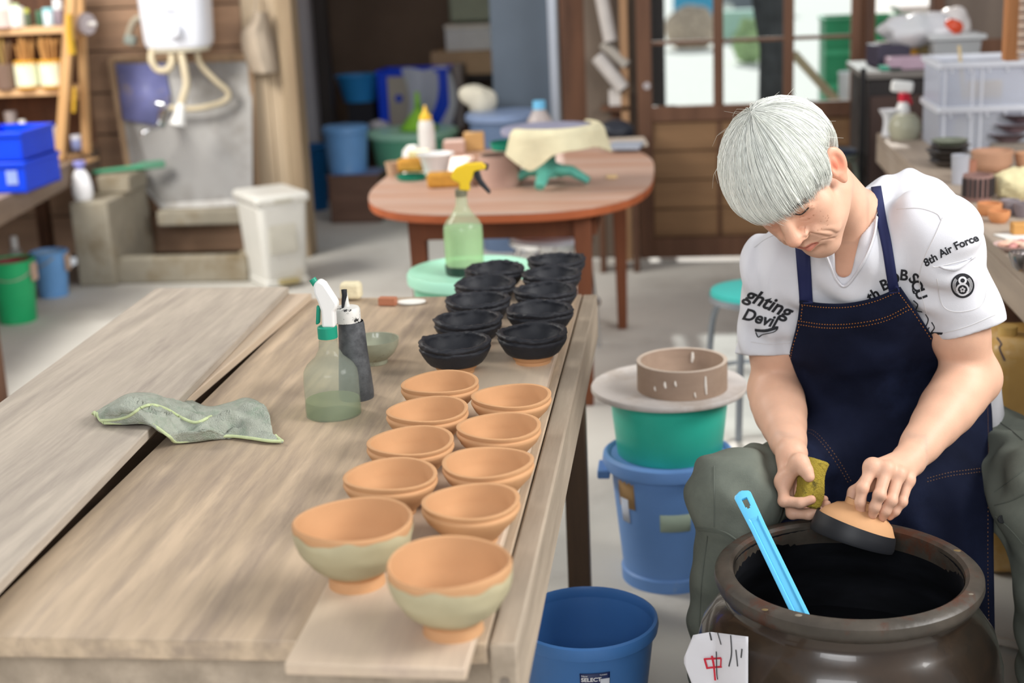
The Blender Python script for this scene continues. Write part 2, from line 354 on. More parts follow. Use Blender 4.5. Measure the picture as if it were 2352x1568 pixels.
# ---------------------------------------------------------------- bowls
M_terra = mat('terracotta', '#c1936a', rough=0.75, var=0.06, scale=9, bump=0.03, bscale=120, spec=0.25)
M_black = mat('wet_black_slip', '#25262b', rough=0.55, var=0.14, scale=26, bump=0.12, bscale=70, spec=0.3)
M_ash = mat('pale_ash_glaze', '#b0a686', rough=0.5, var=0.09, scale=14, bump=0.05, bscale=60)
def hump(a, amp, ph): return amp*math.cos(2*a+ph)
BH = 0.058
def bowl_mesh(R, H, seed, foot=0.034, lip=0.0052, ridge=True, oval=0.012, sag=0.002, inn=0.86):
    r = random.Random(seed); ph = r.uniform(0, 6.28); ph2 = r.uniform(0, 6.28)
    outer = [(0, 0.004), (foot-0.006, 0.004), (foot-0.005, 0.0), (foot, 0.0), (foot*1.02, 0.006), (foot*1.15, 0.010), (R*0.72, H*0.36), (R*0.90, H*0.58), (R*0.97, H*0.73)]
    if ridge: outer += [(R*0.992, H*0.79), (R*0.985, H*0.835), (R*0.955, H*0.865), (R*0.965, H*0.90)]
    outer += [(R*0.985, H*0.95), (R*0.985, H*0.985), (R-lip*0.6, H), (R-lip*1.3, H*0.985), (R-lip*1.6, H*0.93), (R*inn, H*0.6), (R*0.66, H*0.32), (R*0.35, H*0.2), (0, H*0.17)]
    def fn(rr, z, a, i):
        k = z/H
        return rr*(1+oval*k*math.cos(2*a+ph)), z+k*k*sag*math.cos(2*a+ph2)
    return MB().lathe(outer, 56, fn=fn)
def coat_mesh(R, H, seed, low=0.27, lump=0.0021, hi=None, full=True):
    """thick slip coat: outside from a wavering lower line up, over the rim and all of the inside"""
    r = random.Random(seed); ph = [r.uniform(0, 6.28) for _ in range(6)]; off = r.uniform(0, 90)
    prof = [(R*0.66, H*low), (R*0.80, H*(low+.12)), (R*0.93, H*0.62), (R*0.99, H*0.74), (R*1.015, H*0.82), (R*0.985, H*0.875), (R*1.0, H*0.91), (R*1.03, H*0.97), (R*1.015, H*1.03), (R*0.965, H*1.065), (R*0.905, H*1.06), (R*0.862, H*1.02), (R*0.85, H*0.93), (R*0.80, H*0.78), (R*0.70, H*0.60), (R*0.50, H*0.40), (R*0.25, H*0.29), (0, H*0.27)]
    prof = [tuple(q) for q in catmull(np.array(prof), 44)]; prof[-1] = (0, prof[-1][1]); n = len(prof)
    def fn(rr, z, a, i):
        if i == 0:
            z += H*0.10*math.sin(a+ph[0])+H*0.035*math.sin(3*a+ph[1])+H*0.02*math.sin(7*a+ph[2])
            f = np.interp(z/H/.90, [0.17, .36, .58, .73], [0.57, .72, .90, .97])*.90; return R*f+0.0008, z
        k = max(0.0, min(1.0, (z/H-0.5)*2))
        nz = mnoise.noise(Vector((math.cos(a)*rr*70+off, math.sin(a)*rr*70, z*110)))+0.6*mnoise.noise(Vector((math.cos(a)*rr*190, math.sin(a)*rr*190+off, z*150)))
        d = lump*nz*(0.35+k) *(1.0 if (z > H*.78 or i < 8) else .25) if i < n-14 else 0
        return rr*(1+0.014*math.cos(2*a+ph[3]))+d, z+(abs(d)*1.3*k+0.0016*k*math.sin(2*a+ph[4])+0.0008*k*math.sin(5*a+ph[5]))
    mb = MB().lathe(prof, 88, fn=fn)
    return mb
def put_bowl(label, grp, px, py, R, H, seed, kind):
    p = G(px, py, ZP+H*0.97)
    t = thing('bowl', label, 'bowl', (p[0], p[1], ZP), random.uniform(-.5, .5), grp)
    kb = 0.90 if kind == 'black' else 1.0
    if kind == 'black': obj('clay_body', MB().lathe([(0, 0.004), (0.028, 0.004), (0.029, 0.0), (0.034, 0.0), (0.0347, 0.006), (0.039, 0.010), (R*kb*0.72, H*kb*0.36), (R*kb*0.86, H*kb*0.53), (R*.55, H*.30), (0, H*.12)], 48), M_terra, t, fix=True)
    else: obj('clay_body', bowl_mesh(R*kb, H*kb, seed, ridge=kind != 'black', foot=0.034, lip=0.003 if kb < 1 else 0.0052, inn=0.87 if kb < 1 else 0.86, oval=0.0 if kb < 1 else 0.012, sag=0.0 if kb < 1 else 0.002), M_terra, t, fix=True)
    if kind == 'black': obj('glaze_coat', coat_mesh(R, H, seed), M_black, t, fix=True, label='thick matt black slip coat')
    return t
terL = [(1010, 878), (981, 940), (942, 1012), (896, 1090)]; terR = [(1174, 908), (1145, 978), (1121, 1060), (1081, 1150)]
ordn = ['farthest', 'second farthest', 'third farthest', 'nearest']
for k, (x, y) in enumerate(terL): put_bowl('plain terracotta bowl in the left row, %s of its four' % ordn[k], 'plain terracotta bowls', x, y, 0.068, BH, 10+k, 'plain')
for k, (x, y) in enumerate(terR): put_bowl('plain terracotta bowl in the right row, %s of its four' % ordn[k], 'plain terracotta bowls', x, y, 0.067, BH, 20+k, 'plain')
blL = [(1045, 788), (1075, 735), (1098, 690), (1114, 652), (1136, 618)]; blR = [(1222, 766), (1240, 712), (1253, 668), (1267, 630), (1278, 598)]
orb = ['nearest', 'second nearest', 'middle one', 'fourth nearest', 'farthest']
for k, (x, y) in enumerate(blL): put_bowl('black slip coated bowl in the left row, %s of its five' % orb[k], 'black coated bowls', x, y, 0.0675, BH, 30+k, 'black')
for k, (x, y) in enumerate(blR): put_bowl('black slip coated bowl in the right row, %s of its five' % orb[k], 'black coated bowls', x, y, 0.0665, BH, 40+k, 'black')
def tall_bowl(label, px, py, seed, ash_hi):
    R, H = 0.0755, 0.088; p = G(px, py, ZP+H)
    t = thing('bowl', label, 'bowl', (p[0], p[1], ZP), 0.3*seed, 'tall part glazed bowls')
    foot = 0.036
    pr = [(0, 0.006), (foot-0.007, 0.006), (foot-0.005, 0), (foot, 0), (foot*0.97, 0.014), (foot*1.1, 0.019), (R*0.72, H*0.36), (R*0.90, H*0.58), (R*0.965, H*0.78), (R*0.985, H*0.93), (R*0.985, H*0.97),
          (R*0.96, H), (R*0.925, H*0.985), (R*0.91, H*0.94), (R*0.86, H*0.62), (R*0.68, H*0.33), (R*0.62, H*0.30), (R*0.3, H*0.24), (0, H*0.23)]
    ph = random.Random(seed).uniform(0, 6)
    obj('clay_body', MB().lathe(pr, 64, fn=lambda r, z, a, i: (r*(1+0.02*(z/H)*math.cos(2*a+ph)), z+0.002*(z/H)**2*math.cos(2*a))), M_terra, t, fix=True)
    rr = random.Random(seed+5); q = [rr.uniform(0, 6.28) for _ in range(5)]
    prof = [(foot*1.16, 0.0205), (R*0.72+0.001, H*0.36), (R*0.90+0.0013, H*0.58), (R*0.965+0.001, H*0.78), (0, 0)]
    n = 72; vs = []; fs = []
    zs = [np.interp(t_, [0, 1], [0.022, ash_hi*H]) for t_ in np.linspace(0, 1, 12)]
    zz = [0.019, H*0.36, H*0.58, H*0.78, H*0.93]; rx = [foot*1.1, R*0.72, R*0.90, R*0.965, R*0.985]
    for j, z in enumerate(zs):
        for k in range(n):
            a = 2*math.pi*k/n; wv = 0.003*math.sin(3*a+q[0])+0.0022*math.sin(7*a+q[1])+0.0012*math.sin(13*a+q[2])
            z2 = z+wv*(z/(ash_hi*H))**3 + (0.002*math.sin(2*a+q[3]) if j == 0 else 0)
            r2 = np.interp(z2, zz, rx)*(1+0.02*(z2/H)*math.cos(2*a+ph))+0.0013*(0.2 if j in (0, 11) else 1)+0.0005*math.sin(5*a+j)
            vs.append((r2*math.cos(a), r2*math.sin(a), z2+0.002*(z2/H)**2*math.cos(2*a)))
    for j in range(11):
        for k in range(n): fs.append((j*n+k, j*n+(k+1) % n, (j+1)*n+(k+1) % n, (j+1)*n+k))
    obj('glaze_band', MB().add(vs, fs), M_ash, t, label='pale ash coloured raw glaze band'); return t
tall_bowl('tall terracotta bowl with pale ash glaze band, on the left near the table end', 809, 1190, 3, 0.91)
tall_bowl('tall terracotta bowl with pale ash glaze band, nearest the end of the plank', 1032, 1287, 8, 0.88)

# ---------------------------------------------------------------- green cleaning cloth
def cloth():
    # control points (px, py, lift above table) along the twisted cloth, three strands across
    rows = [[(214, 952, .002), (222, 962, .006), (232, 972, .002), (240, 975, .001)],
            [(258, 925, .004), (262, 945, .030), (272, 962, .016), (282, 975, .001)],
            [(300, 905, .006), (302, 930, .044), (318, 955, .026), (340, 975, .004)],
            [(365, 905, .008), (362, 935, .046), (366, 975, .026), (388, 1005, .002)],
            [(425, 915, .008), (425, 950, .036), (412, 990, .028), (404, 1018, .002)],
            [(478, 935, .004), (484, 962, .034), (470, 992, .026), (452, 1014, .002)],
            [(530, 925, .004), (536, 950, .036), (528, 980, .024), (520, 1005, .002)],
            [(566, 915, .020), (578, 940, .042), (578, 975, .026), (576, 1010, .002)],
            [(600, 930, .016), (612, 950, .034), (615, 985, .022), (616, 1016, .002)],
            [(612, 965, .006), (620, 985, .018), (634, 1002, .008), (650, 1017, .001)]]
    P = np.array([[G(x, y, TZ+(0.040 if x < 350 else 0.022 if x < 390 else 0.002)+l*.75) for x, y, l in r] for r in rows])
    P = catmull(P, 90); P = np.swapaxes(catmull(np.swapaxes(P, 0, 1), 44), 0, 1)
    for j in range(90):
        for i in range(44):
            p = Vector(P[j, i]); k = math.sin(math.pi*i/43)
            P[j, i, 2] += k*(0.024*(.30-abs(mnoise.noise(Vector((p.x*11, p.y*30, 3)))))+0.016*(.35-abs(mnoise.noise(Vector((p.x*22+p.y*9, p.y*60, 7)))))+0.006*math.sin(i*0.44+j*0.10)*math.sin(math.pi*j/89)+0.0015*mnoise.noise(p*160))
            if i > 40: P[j, i, 2] += .001
    return P
PC = cloth(); c0 = PC.mean((0, 1)); c0[2] = TZ
ct = thing('cleaning_cloth', 'crumpled grey green cleaning cloth lying across the board edge', 'cloth', c0)
M_cloth = mat('microfibre', '#a3a79a', rough=0.95, var=0.12, scale=60, bump=0.5, bscale=420, col2='#8c9a88', mixlo=0.5, mixhi=0.7)
obj('fabric', MB().grid(PC-c0), M_cloth, ct, solid=0.004)
M_hem = mat('cloth_hem', '#bcc79a', rough=0.9, var=0.1, scale=80)
for edge in (PC[:, -1], PC[0], PC[-1]):
    obj('hem', MB().tube([tuple(p-c0+np.array([0, 0, .002])) for p in edge[::2]], 0.0028, 8), M_hem, ct)

cmb = MB().grid(PC); cbv = BVHTree.FromPolygons([Vector(v) for v in cmb.v], cmb.f); hl = []
for x, y in catmull(np.array([(224, 968), (262, 966), (296, 958), (326, 938), (352, 932), (385, 942), (420, 962), (452, 972), (486, 958)], float), 60):
    h = cbv.ray_cast(Vector(CAM), Vector(ray(x, y)).normalized())
    if h[0] is not None: hl.append(tuple(np.array(h[0])-c0+np.array([0, -.002, .0025])))
if len(hl) > 6: obj('hem', MB().tube(hl, 0.0026, 8), M_hem, ct)
# ---------------------------------------------------------------- spray bottle in front (clear, white trigger, teal collar)
def spray_bottle(label, cx, Y, zbase, prof, mbody, liquid_py, mliq, yaw, mhead, mtrig, mcollar, collar, head_pts, trig_pts, nozzle, headw, base_band=None):
    base, pr = pxprof(cx, Y, prof, zbase); pr = [(r, max(0, z)) for r, z in pr]
    t = thing('spray_bottle', label, 'spray bottle', base)
    pr2 = [(r, z) for r, z in pr]
    body = pr2+[(0, pr2[-1][1])]
    obj('bottle_body', MB().lathe(body, 40), mbody, t, fix=True)
    lz = float(A(cx, liquid_py, Y)[2])-zbase
    zs = [z for r, z in pr2][::-1]; rs = [r for r, z in pr2][::-1]
    lp = [(0, 0.002)]+[(max(0.001, np.interp(z, zs, rs)-0.0015), z) for z in np.linspace(0.002, lz, 8)]+[(0, lz)]
    obj('liquid', MB().lathe(lp, 40), mliq, t, fix=True)
    if base_band: bz = float(A(cx, base_band[0], Y)[2])-zbase; obj('base_cup', MB().lathe([(rs[0]+0.0016, 0.0)]+[(float(np.interp(q, zs, rs))+0.0018, float(q)) for q in np.linspace(.003, bz, 6)], 40), base_band[1], t, solid=0.001)
    c0_, c1_, cr = collar; z0, z1 = [float(A(cx, q, Y)[2])-zbase for q in (c1_, c0_)]
    s = SC(A(cx, c0_, Y)); cr *= s
    obj('collar', MB().lathe([(cr, z0), (cr, z1), (cr*0.8, z1+0.002), (0, z1+.002)], 28, fn=lambda r, z, a, i: (r*(1+0.03*(int(a*14/math.pi) % 2)) if i < 2 else r, z)), mcollar, t)
    bx = A(cx, c0_, Y)
    def loc(pt): p = A(pt[0], pt[1], Y); return np.array([p[0]-base[0], 0, p[2]-zbase])
    def slab(pts, wd): 
        P = [loc(q) for q in pts]; n = len(P)
        vs = [(p[0], -wd/2, p[2]) for p in P]+[(p[0], wd/2, p[2]) for p in P]
        return MB().add(vs, [tuple(range(n)), tuple(range(2*n-1, n-1, -1))]+[(i+n, (i+1) % n+n, (i+1) % n, i) for i in range(n)])
    ph_ = obj('pump_head', slab(head_pts, headw), mhead, t, bev=headw*0.28, fix=True, seg=3)
    obj('trigger', slab(trig_pts, headw*0.5), mtrig, ph_, bev=headw*0.12, fix=True)
    a_, b_ = loc(nozzle[0]), loc(nozzle[1]); obj('nozzle', MB().tube([a_, b_], nozzle[2], 14), mtrig, ph_)
    return t
M_white = mat('white_plastic', '#e9e9e6', rough=0.35, var=0.03, spec=0.5)
M_clear = haze_plastic('cloudy_clear_plastic', '#d3dbcd', 0.16, 0.1)
M_liq = haze_plastic('green_water', '#bccaa6', 0.24, 0.1)
M_teal = mat('teal_plastic', '#1c8f74', rough=0.4, var=0.04)
Ys = float(G(771, 950, TZ)[1])
spray_bottle('clear spray bottle with white trigger head and teal collar, beside the cloth', 768, Ys, TZ+0.0005,
    [(778, 21), (800, 23), (818, 33), (836, 54), (850, 62), (870, 64), (910, 64), (935, 65), (952, 64), (962, 52)], M_clear, 915, M_liq, 0, M_white, M_teal, M_teal,
    (750, 775, 22.5), [(722, 655), (726, 645), (736, 640), (748, 648), (778, 694), (776, 706), (770, 712), (772, 750), (742, 750), (740, 712), (732, 690), (724, 672)],
    [(728, 700), (736, 706), (735, 742), (726, 745)], ((717, 640), (728, 656), 0.0065), 0.022)
# dark squeeze bottle
base, pr = pxprof(820, float(G(822, 912, TZ)[1]), [(737, 28), (745, 30), (800, 33), (860, 38), (900, 41), (914, 40), (918, 34)], TZ+0.0005)
sq = thing('squeeze_bottle', 'charcoal grey squeeze bottle with white slip spattered cap', 'bottle', base, 0)
obj('bottle_body', MB().lathe(pr+[(0, 0)], 36), mat('charcoal_plastic', '#5b5d60', rough=0.5, var=0.22, scale=45, col2='#3f4144', mixlo=0.42, mixhi=0.6), sq, fix=True)
pz = lambda y: float(A(815, y, base[1])[2])-base[2]
s = SC(base); dx = -0.007
M_cap = mat('slip_spattered_white', '#dedcd6', rough=0.5, var=0.05, scale=70, col2='#1e1e20', mixlo=0.56, mixhi=0.6)
obj('cap', MB().lathe([(31*s, pz(737)), (31*s, pz(710)), (28*s, pz(705)), (9*s, pz(702)), (7*s, pz(694)), (5*s, pz(672)), (3*s, pz(668)), (0, pz(668))], 30, c=(dx, 0, 0)), M_cap, sq, fix=True)
obj('slip_drip', MB().tube([(dx-.001, -0.002, pz(664)), (dx, -0.006, pz(676)), (dx-.003, -0.007, pz(692)), (dx-.004, -0.012, pz(706))], [0.0055, 0.005, 0.0035, 0.002], 10), M_black, sq)
# small glazed bowl behind
pg = G(872, 800, TZ+0.03)
gb = thing('glazed_bowl', 'small grey green glazed bowl half hidden by the squeeze bottle', 'bowl', (pg[0]-0.012, pg[1], TZ+0.0005))
R, H = 0.052, 0.05
obj('bowl_body', MB().lathe([(0, 0.004), (0.02, 0.004), (0.022, 0), (0.026, 0), (0.027, 0.008), (R*0.8, H*0.42), (R*0.97, H*0.75), (R, H), (R*0.95, H*0.99), (R*0.88, H*0.7), (R*0.6, H*0.35), (0, H*0.25)], 48),
    mat('celadon_glaze', '#9b9d88', rough=0.22, var=0.2, scale=20, col2='#6a5a48', mixlo=0.6, mixhi=0.72, coat=0.3), gb, fix=True)
# wooden handled rubber tool
p = G(925, 695, TZ+0.004); tl = thing('clay_rib', 'white oval scraper with reddish wooden grip on the table', 'tool', (p[0], p[1], TZ+0.0005), 0.12)
obj('grip', MB().box((-0.034, -0.004, 0.010), (0.042, 0.02, 0.019), rz=-0.25), wood('red_cedar', '#b4775a', '#9c6148', axis=0), tl, bev=0.002)
obj('blade', MB().lathe([(0, 0), (0.033, 0), (0.034, 0.002), (0.033, 0.004), (0, 0.004)], 32, sy=0.62, c=(0.020, 0.004, 0.002)), mat('white_rubber', '#efeee6', rough=0.5, var=0.02), tl)
p = G(797, 690, TZ+0.01); sp = MB().box((0, 0, 0.022), (0.05, 0.035, 0.04))
o = obj('sponge', sp, mat('pale_sponge', '#e2d6b4', rough=0.95, var=0.08, scale=40, bump=0.4, bscale=200), bev=0.008, loc=(p[0], p[1]+.05, TZ+0.001)); tag(o, 'pale cream sponge standing behind the bottles', 'sponge')
# ================================================================== things in the back of the workshop
def vessel(name, label, cat, cx, Y, prof, m, wall=0.003, z0=0.0, seg=40, sy=1.0, group=None, open_top=True, rx=None, parent_only=False):
    """lathe vessel; prof top->bottom in (py, half width px)"""
    base, pr = pxprof(cx, Y, prof, z0); pr = [(r, max(0.0, z)) for r, z in pr]; pr[-1] = (pr[-1][0], 0.0)
    if open_top:
        inner = [(max(0.001, r-wall), z) for r, z in pr]; inner[-1] = (inner[-1][0], wall)
        full = [(0, wall)]+inner[::-1]+pr+[(0, 0)]
    else: full = [(0, pr[0][1])]+pr+[(0, 0)]
    t = thing(name, label, cat, base, 0, group); t['_h'] = pr[0][1]; del t['_h']
    obj('body', MB().lathe(full, seg, sy=sy), m, t, fix=True)
    return t, base, pr
def rimring(t, r, z, rr, m, name='rim'): return obj(name, MB().lathe([(r+rr*math.cos(a), z+rr*math.sin(a)) for a in np.linspace(0, 2*math.pi, 9)[:-1]], 44, closed=True), m, t, fix=True)
def bail(t, r, z, m, ang=0.0, drop=0.6, th=0.004):
    """wire handle lying to one side"""
    pts = []
    for k in range(17):
        a = math.pi*k/16; q = Vector((r*math.cos(a), -r*math.sin(a)*0.92, -r*math.sin(a)*drop)); q.rotate(Matrix.Rotation(ang, 3, 'Z')); pts.append(q+Vector((0, 0, z)))
    return obj('handle', MB().tube(pts, th, 8), m, t)
M_chrome = mat('chrome', '#d8dade', rough=0.15, metal=1.0, var=0.02)
M_blue = mat('blue_plastic', '#4f86c6', rough=0.4, var=0.06, scale=5); M_blue2 = mat('faded_blue_plastic', '#6c9fd6', rough=0.45, var=0.1, scale=6, col2='#9dbbd9', mixlo=0.6, mixhi=0.75)
M_deepblue = mat('deep_blue_plastic', '#1d6fb4', rough=0.4, var=0.06); M_royal = mat('royal_blue_plastic', '#0a43e0', rough=0.35, var=0.06)
M_mint = mat('mint_plastic', '#79c9a4', rough=0.4, var=0.06); M_mintl = mat('pale_mint_plastic', '#aee6cb', rough=0.35, var=0.04)
M_wire = mat('dull_wire', '#a9a49a', rough=0.5, metal=0.5); M_card = mat('cardboard', '#b39d80', rough=0.9, var=0.06, scale=8)
M_clay = mat('dusty_pink_clay', '#b8988a', rough=0.85, var=0.08); M_bwood = wood('bench_wood', '#8b7868', '#6d5b4d', axis=1, grain=14, var=0.14)
M_stain = mat('galvanised_sheet', '#9f9d9b', rough=0.42, metal=0.35, var=0.12, scale=2.5, col2='#7a756e', mixlo=0.45, mixhi=0.62)
M_pale = wood('new_pine', '#d2a878', '#c0935f', axis=2, grain=12, var=0.08)
M_palex = wood('new_pine_shelf', '#d8b084', '#c79a68', axis=0, grain=12, var=0.08)

# ---- concrete sink
sk = thing('concrete_sink', 'low stained concrete floor sink with a tall slab on its left', 'sink', (-2.6, 6.85, 0))
def sb(lo, hi): return MB().bb((lo[0]+2.6, lo[1]-6.85, lo[2]), (hi[0]+2.6, hi[1]-6.85, hi[2]))
sx0, sx1 = float(A(215, 620, 6.62)[0]), float(A(572, 620, 6.62)[0])
zr = float(A(400, 588, 6.62)[2])
obj('front_wall', sb((sx0, 6.6, 0), (sx1, 6.67, zr)), M_conc, sk, bev=0.012)
obj('side_wall', sb((sx1-0.06, 6.66, 0), (sx1+0.012, 7.1, zr+0.01)), M_conc, sk, bev=0.012)
lx0, lx1 = float(A(172, 520, 6.6)[0]), float(A(258, 520, 6.6)[0])
zs_ = float(A(215, 462, 6.58)[2])
obj('tall_slab', sb((lx0, 6.56, 0), (lx1, 7.12, zs_)), M_conc, sk, bev=0.012)
obj('basin_floor', sb((sx0, 6.66, 0), (sx1-.05, 7.12, 0.03)), mat('dark_concrete', '#4c423a', rough=0.5, var=0.2), sk)  # basin floor in a darker concrete tone
obj('back_ledge', sb((float(A(360, 490, 6.93)[0]), 6.92, float(A(450, 512, 7.0)[2])), (float(A(556, 490, 6.93)[0]), 7.01, float(A(450, 482, 6.93)[2]))), M_conc, sk, bev=0.01)
obj('tap_block', sb((lx1-.14, 6.8, zs_), (lx1+0.03, 7.05, zs_+0.09)), M_conc, sk, bev=0.01)
# steel splash sheet
q = [A(262, 140, 7.2), A(578, 140, 7.2), A(580, 470, 7.05), A(372, 482, 7.05), A(302, 400, 7.12)]
st = thing('splash_sheet', 'galvanised steel splash sheet leaning on the wall behind the sink', 'metal sheet', (q[2][0], 7.05, q[2][2]))
o3 = np.array([q[2][0], 7.05, q[2][2]])
vs = [p-o3 for p in q]; vs2 = [v+np.array([0, 0.006, 0]) for v in vs]; n = len(vs)
obj('sheet', MB().add(vs+vs2, [tuple(range(n)), tuple(range(2*n-1, n-1, -1))]+[(i+n, (i+1) % n+n, (i+1) % n, i) for i in range(n)]), M_stain, st, smooth=False, fix=True)
obj('blue_film', MB().add([A(266, 146, 7.19)-o3, A(378, 146, 7.19)-o3, A(392, 225, 7.15)-o3, A(372, 290, 7.12)-o3, A(282, 275, 7.12)-o3],
    [(0, 1, 2, 3, 4)]), mat('blue_protective_film', '#7f83b9', rough=0.4, var=0.2, scale=8, col2='#a89c98', mixlo=0.5, mixhi=0.6), st, solid=0.002, label='torn blue protective film')
M_frame = wood('sheet_batten', '#a58a6e', '#8a7058', axis=2)
o = obj('batten', MB().tube([A(254, 135, 7.19)-o3, A(300, 410, 7.12)-o3], 0.02, 4), M_frame, st); o = obj('batten', MB().tube([A(255, 137, 7.2)-o3, A(580, 132, 7.2)-o3], 0.02, 4), M_frame, st)
obj('batten', MB().tube([A(575, 140, 7.19)-o3, A(592, 450, 7.15)-o3], 0.018, 4), M_frame, st)
# ---- water heater
Yh = 7.02; hx = float(A(408, 60, Yh)[0]); s = SC(A(408, 60, Yh)); zb = float(A(408, 112, Yh)[2])
wh = thing('water_heater', 'white wall mounted water heater with a round knob and hoses', 'water heater', (hx, Yh, zb))
M_heater = mat('heater_enamel', '#e6e9f2', rough=0.25, var=0.02, coat=0.2)
def rsq(r, z, a, i): 
    c_, s_ = abs(math.cos(a)), abs(math.sin(a)); k = (c_**3.2+s_**3.2)**(-1/3.2); return r*k, z
obj('body', MB().lathe([(0, 0), (60*s, 0.0), (72*s, 0.012), (77*s, 0.04), (80*s, 0.2), (82*s, 0.34), (83*s, 0.62), (0, 0.64)], 48, sy=0.72, fn=rsq), M_heater, wh, fix=True)
kp = A(391, 72, Yh-0.19); kk = np.array([kp[0]-hx, -0.128, kp[2]-zb])
obj('knob', MB().tube([kk, kk+np.array([0, -0.035, 0])], [0.042, 0.034], 24), M_heater, wh, bev=0.006)
obj('collar', MB().lathe([(66*s, -0.012), (66*s, 0.004), (60*s, 0.006)], 48, sy=0.7, fn=rsq), mat('yellowed_plastic', '#d8d2bd', rough=0.4, var=0.05), wh, solid=0.004)
M_hose = mat('cream_hose', '#cfc1a4', rough=0.5, var=0.06)
def hp(px, py, Y): p = A(px, py, Y); return p-np.array([hx, Yh, zb])
obj('hose', MB().tube(path([hp(350, 112, 6.95), hp(348, 138, 6.9), hp(362, 160, 6.9), hp(385, 160, 6.9), hp(395, 140, 6.92), hp(392, 118, 6.96)], 30), 0.018, 10), M_hose, wh)
obj('hose', MB().tube(path([hp(415, 118, 6.95), hp(424, 160, 6.9), hp(428, 195, 6.88), hp(420, 225, 6.86), hp(415, 245, 6.85)], 24), 0.019, 10), M_hose, wh)
obj('shower_head', MB().tube([hp(416, 238, 6.85), hp(413, 262, 6.84), hp(408, 288, 6.83)], [0.02, 0.028, 0.042], 16), M_white, wh, bev=0.004)
obj('hose', MB().tube(path([hp(452, 122, 7.0), hp(462, 150, 7.02), hp(495, 185, 7.05), hp(524, 212, 7.08), hp(515, 232, 7.08), hp(470, 246, 7.06), hp(430, 250, 7.05), hp(388, 248, 7.05)], 40), 0.015, 10), M_hose, wh)
obj('side_pipe', MB().tube(path([hp(330, 40, 7.1), hp(312, 45, 7.1), hp(300, 65, 7.1), hp(295, 88, 7.1)], 20), 0.018, 10), mat('pipe_wrap', '#b5ab98', rough=0.7), wh)
obj('side_valve', MB().box(hp(300, 92, 7.1), (0.06, 0.05, 0.05), ry=0.3), mat('grey_valve', '#9aa39c', rough=0.5), wh, bev=0.01)
for dy_ in (3, 9): 
    x0, x1, z0, z1 = pxbox(372, 22+dy_, 404, 26+dy_-2, Yh-0.13)
obj('printed_mark', MB().box((float(A(392, 26, Yh-.13)[0])-hx, -0.131, float(A(392, 26, Yh-.13)[2])-zb), (0.055, 0.002, 0.008)), mat('grey_print', '#8f929c', rough=0.6), wh, label='small grey printed line')
# chrome tap
fp = A(370, 262, 7.06); tp = thing('water_tap', 'small chrome tap with swan spout on the steel sheet', 'tap', fp)
f_ = lambda px, py, Y: A(px, py, Y)-fp
obj('tap_body', MB().tube([f_(378, 250, 7.1), f_(372, 262, 7.0), f_(368, 284, 6.96)], [0.016, 0.02, 0.018], 14), M_chrome, tp)
obj('handle', MB().tube([f_(362, 238, 6.98), f_(376, 240, 6.98)], 0.014, 12), M_chrome, tp)
obj('spout', MB().tube(path([f_(368, 286, 6.96), f_(355, 294, 6.93), f_(338, 300, 6.9), f_(330, 306, 6.89), f_(328, 316, 6.89)], 20), 0.011, 12), M_chrome, tp)
# socket plate, hanging bag
x0, x1, z0, z1 = pxbox(508, 134, 556, 166, 7.2)
o = obj('wall_plate', MB().box((0, 0, 0), (x1-x0, 0.03, z1-z0)), mat('ivory_plastic', '#d8d6c8', rough=0.4), bev=0.006, loc=((x0+x1)/2, 7.225, (z0+z1)/2)); tag(o, 'ivory wall plate beside the hanging bag', 'switch plate')
bg = A(596, 100, 7.13); bt = thing('drawstring_bag', 'grey beige drawstring cloth bag hanging on the wall', 'bag', bg)
M_bag = mat('linen_bag', '#b3a492', rough=0.95, var=0.1, scale=12, bump=0.3, bscale=60)
P = np.array([[[A(x, y, 7.13+dz)-bg for (x, y), dz in zip(zip(xs_, [yy]*7), (0.06, 0.0, -0.03, -0.05, -0.03, 0.0, 0.06))] for yy, xs_ in rows_] for rows_ in [[
    (28, np.linspace(584, 612, 7)), (46, np.linspace(578, 616, 7)), (58, np.linspace(570, 618, 7)), (75, np.linspace(556, 622, 7)), (105, np.linspace(556, 630, 7)), (135, np.linspace(564, 635, 7)), (160, np.linspace(574, 638, 7)), (168, np.linspace(582, 634, 7))]]])[0]
P = catmull(P, 40); P = np.swapaxes(catmull(np.swapaxes(P, 0, 1), 30), 0, 1)
P[..., 1] += 0.012*np.sin(np.linspace(0, 14, 30))[None, :]*np.linspace(1, .2, 40)[:, None]
obj('bag_body', MB().grid(P), M_bag, bt, solid=0.01)
obj('drawstring', MB().tube([A(600, 50, 7.09)-bg, A(585, 20, 7.15)-bg, A(590, -8, 7.2)-bg], 0.005, 6), M_bag, bt)
# ---- left bench and shelf with jars
BZ = 0.60
e1, e2 = G(-260, 592, BZ), G(236, 336, BZ); e2 = e1+(e2-e1)*min(1, (7.2-e1[1])/(e2[1]-e1[1]))
lb = thing('side_bench', 'brown wooden side bench running along the left wall', 'bench', (-3.2, 5.2, 0))
poly = [(e1[0]+3.2, e1[1]-5.2), (e2[0]+3.2, e2[1]-5.2), (-1.38, e2[1]-5.2), (-1.38, e1[1]-5.2)]
obj('bench_top', MB().prism(poly, BZ-0.03, BZ), M_bwood, lb, bev=0.003)
d_ = np.array([e2[0]-e1[0], e2[1]-e1[1]]); L_ = np.linalg.norm(d_); an = math.atan2(d_[1], d_[0])
obj('front_beam', MB().box(((e1[0]+e2[0])/2+3.2-0.02, (e1[1]+e2[1])/2-5.2, BZ-0.055), (L_, 0.035, 0.105), rz=an), M_bwood, lb, bev=0.004)
pl = G(8, 930, 0.0)
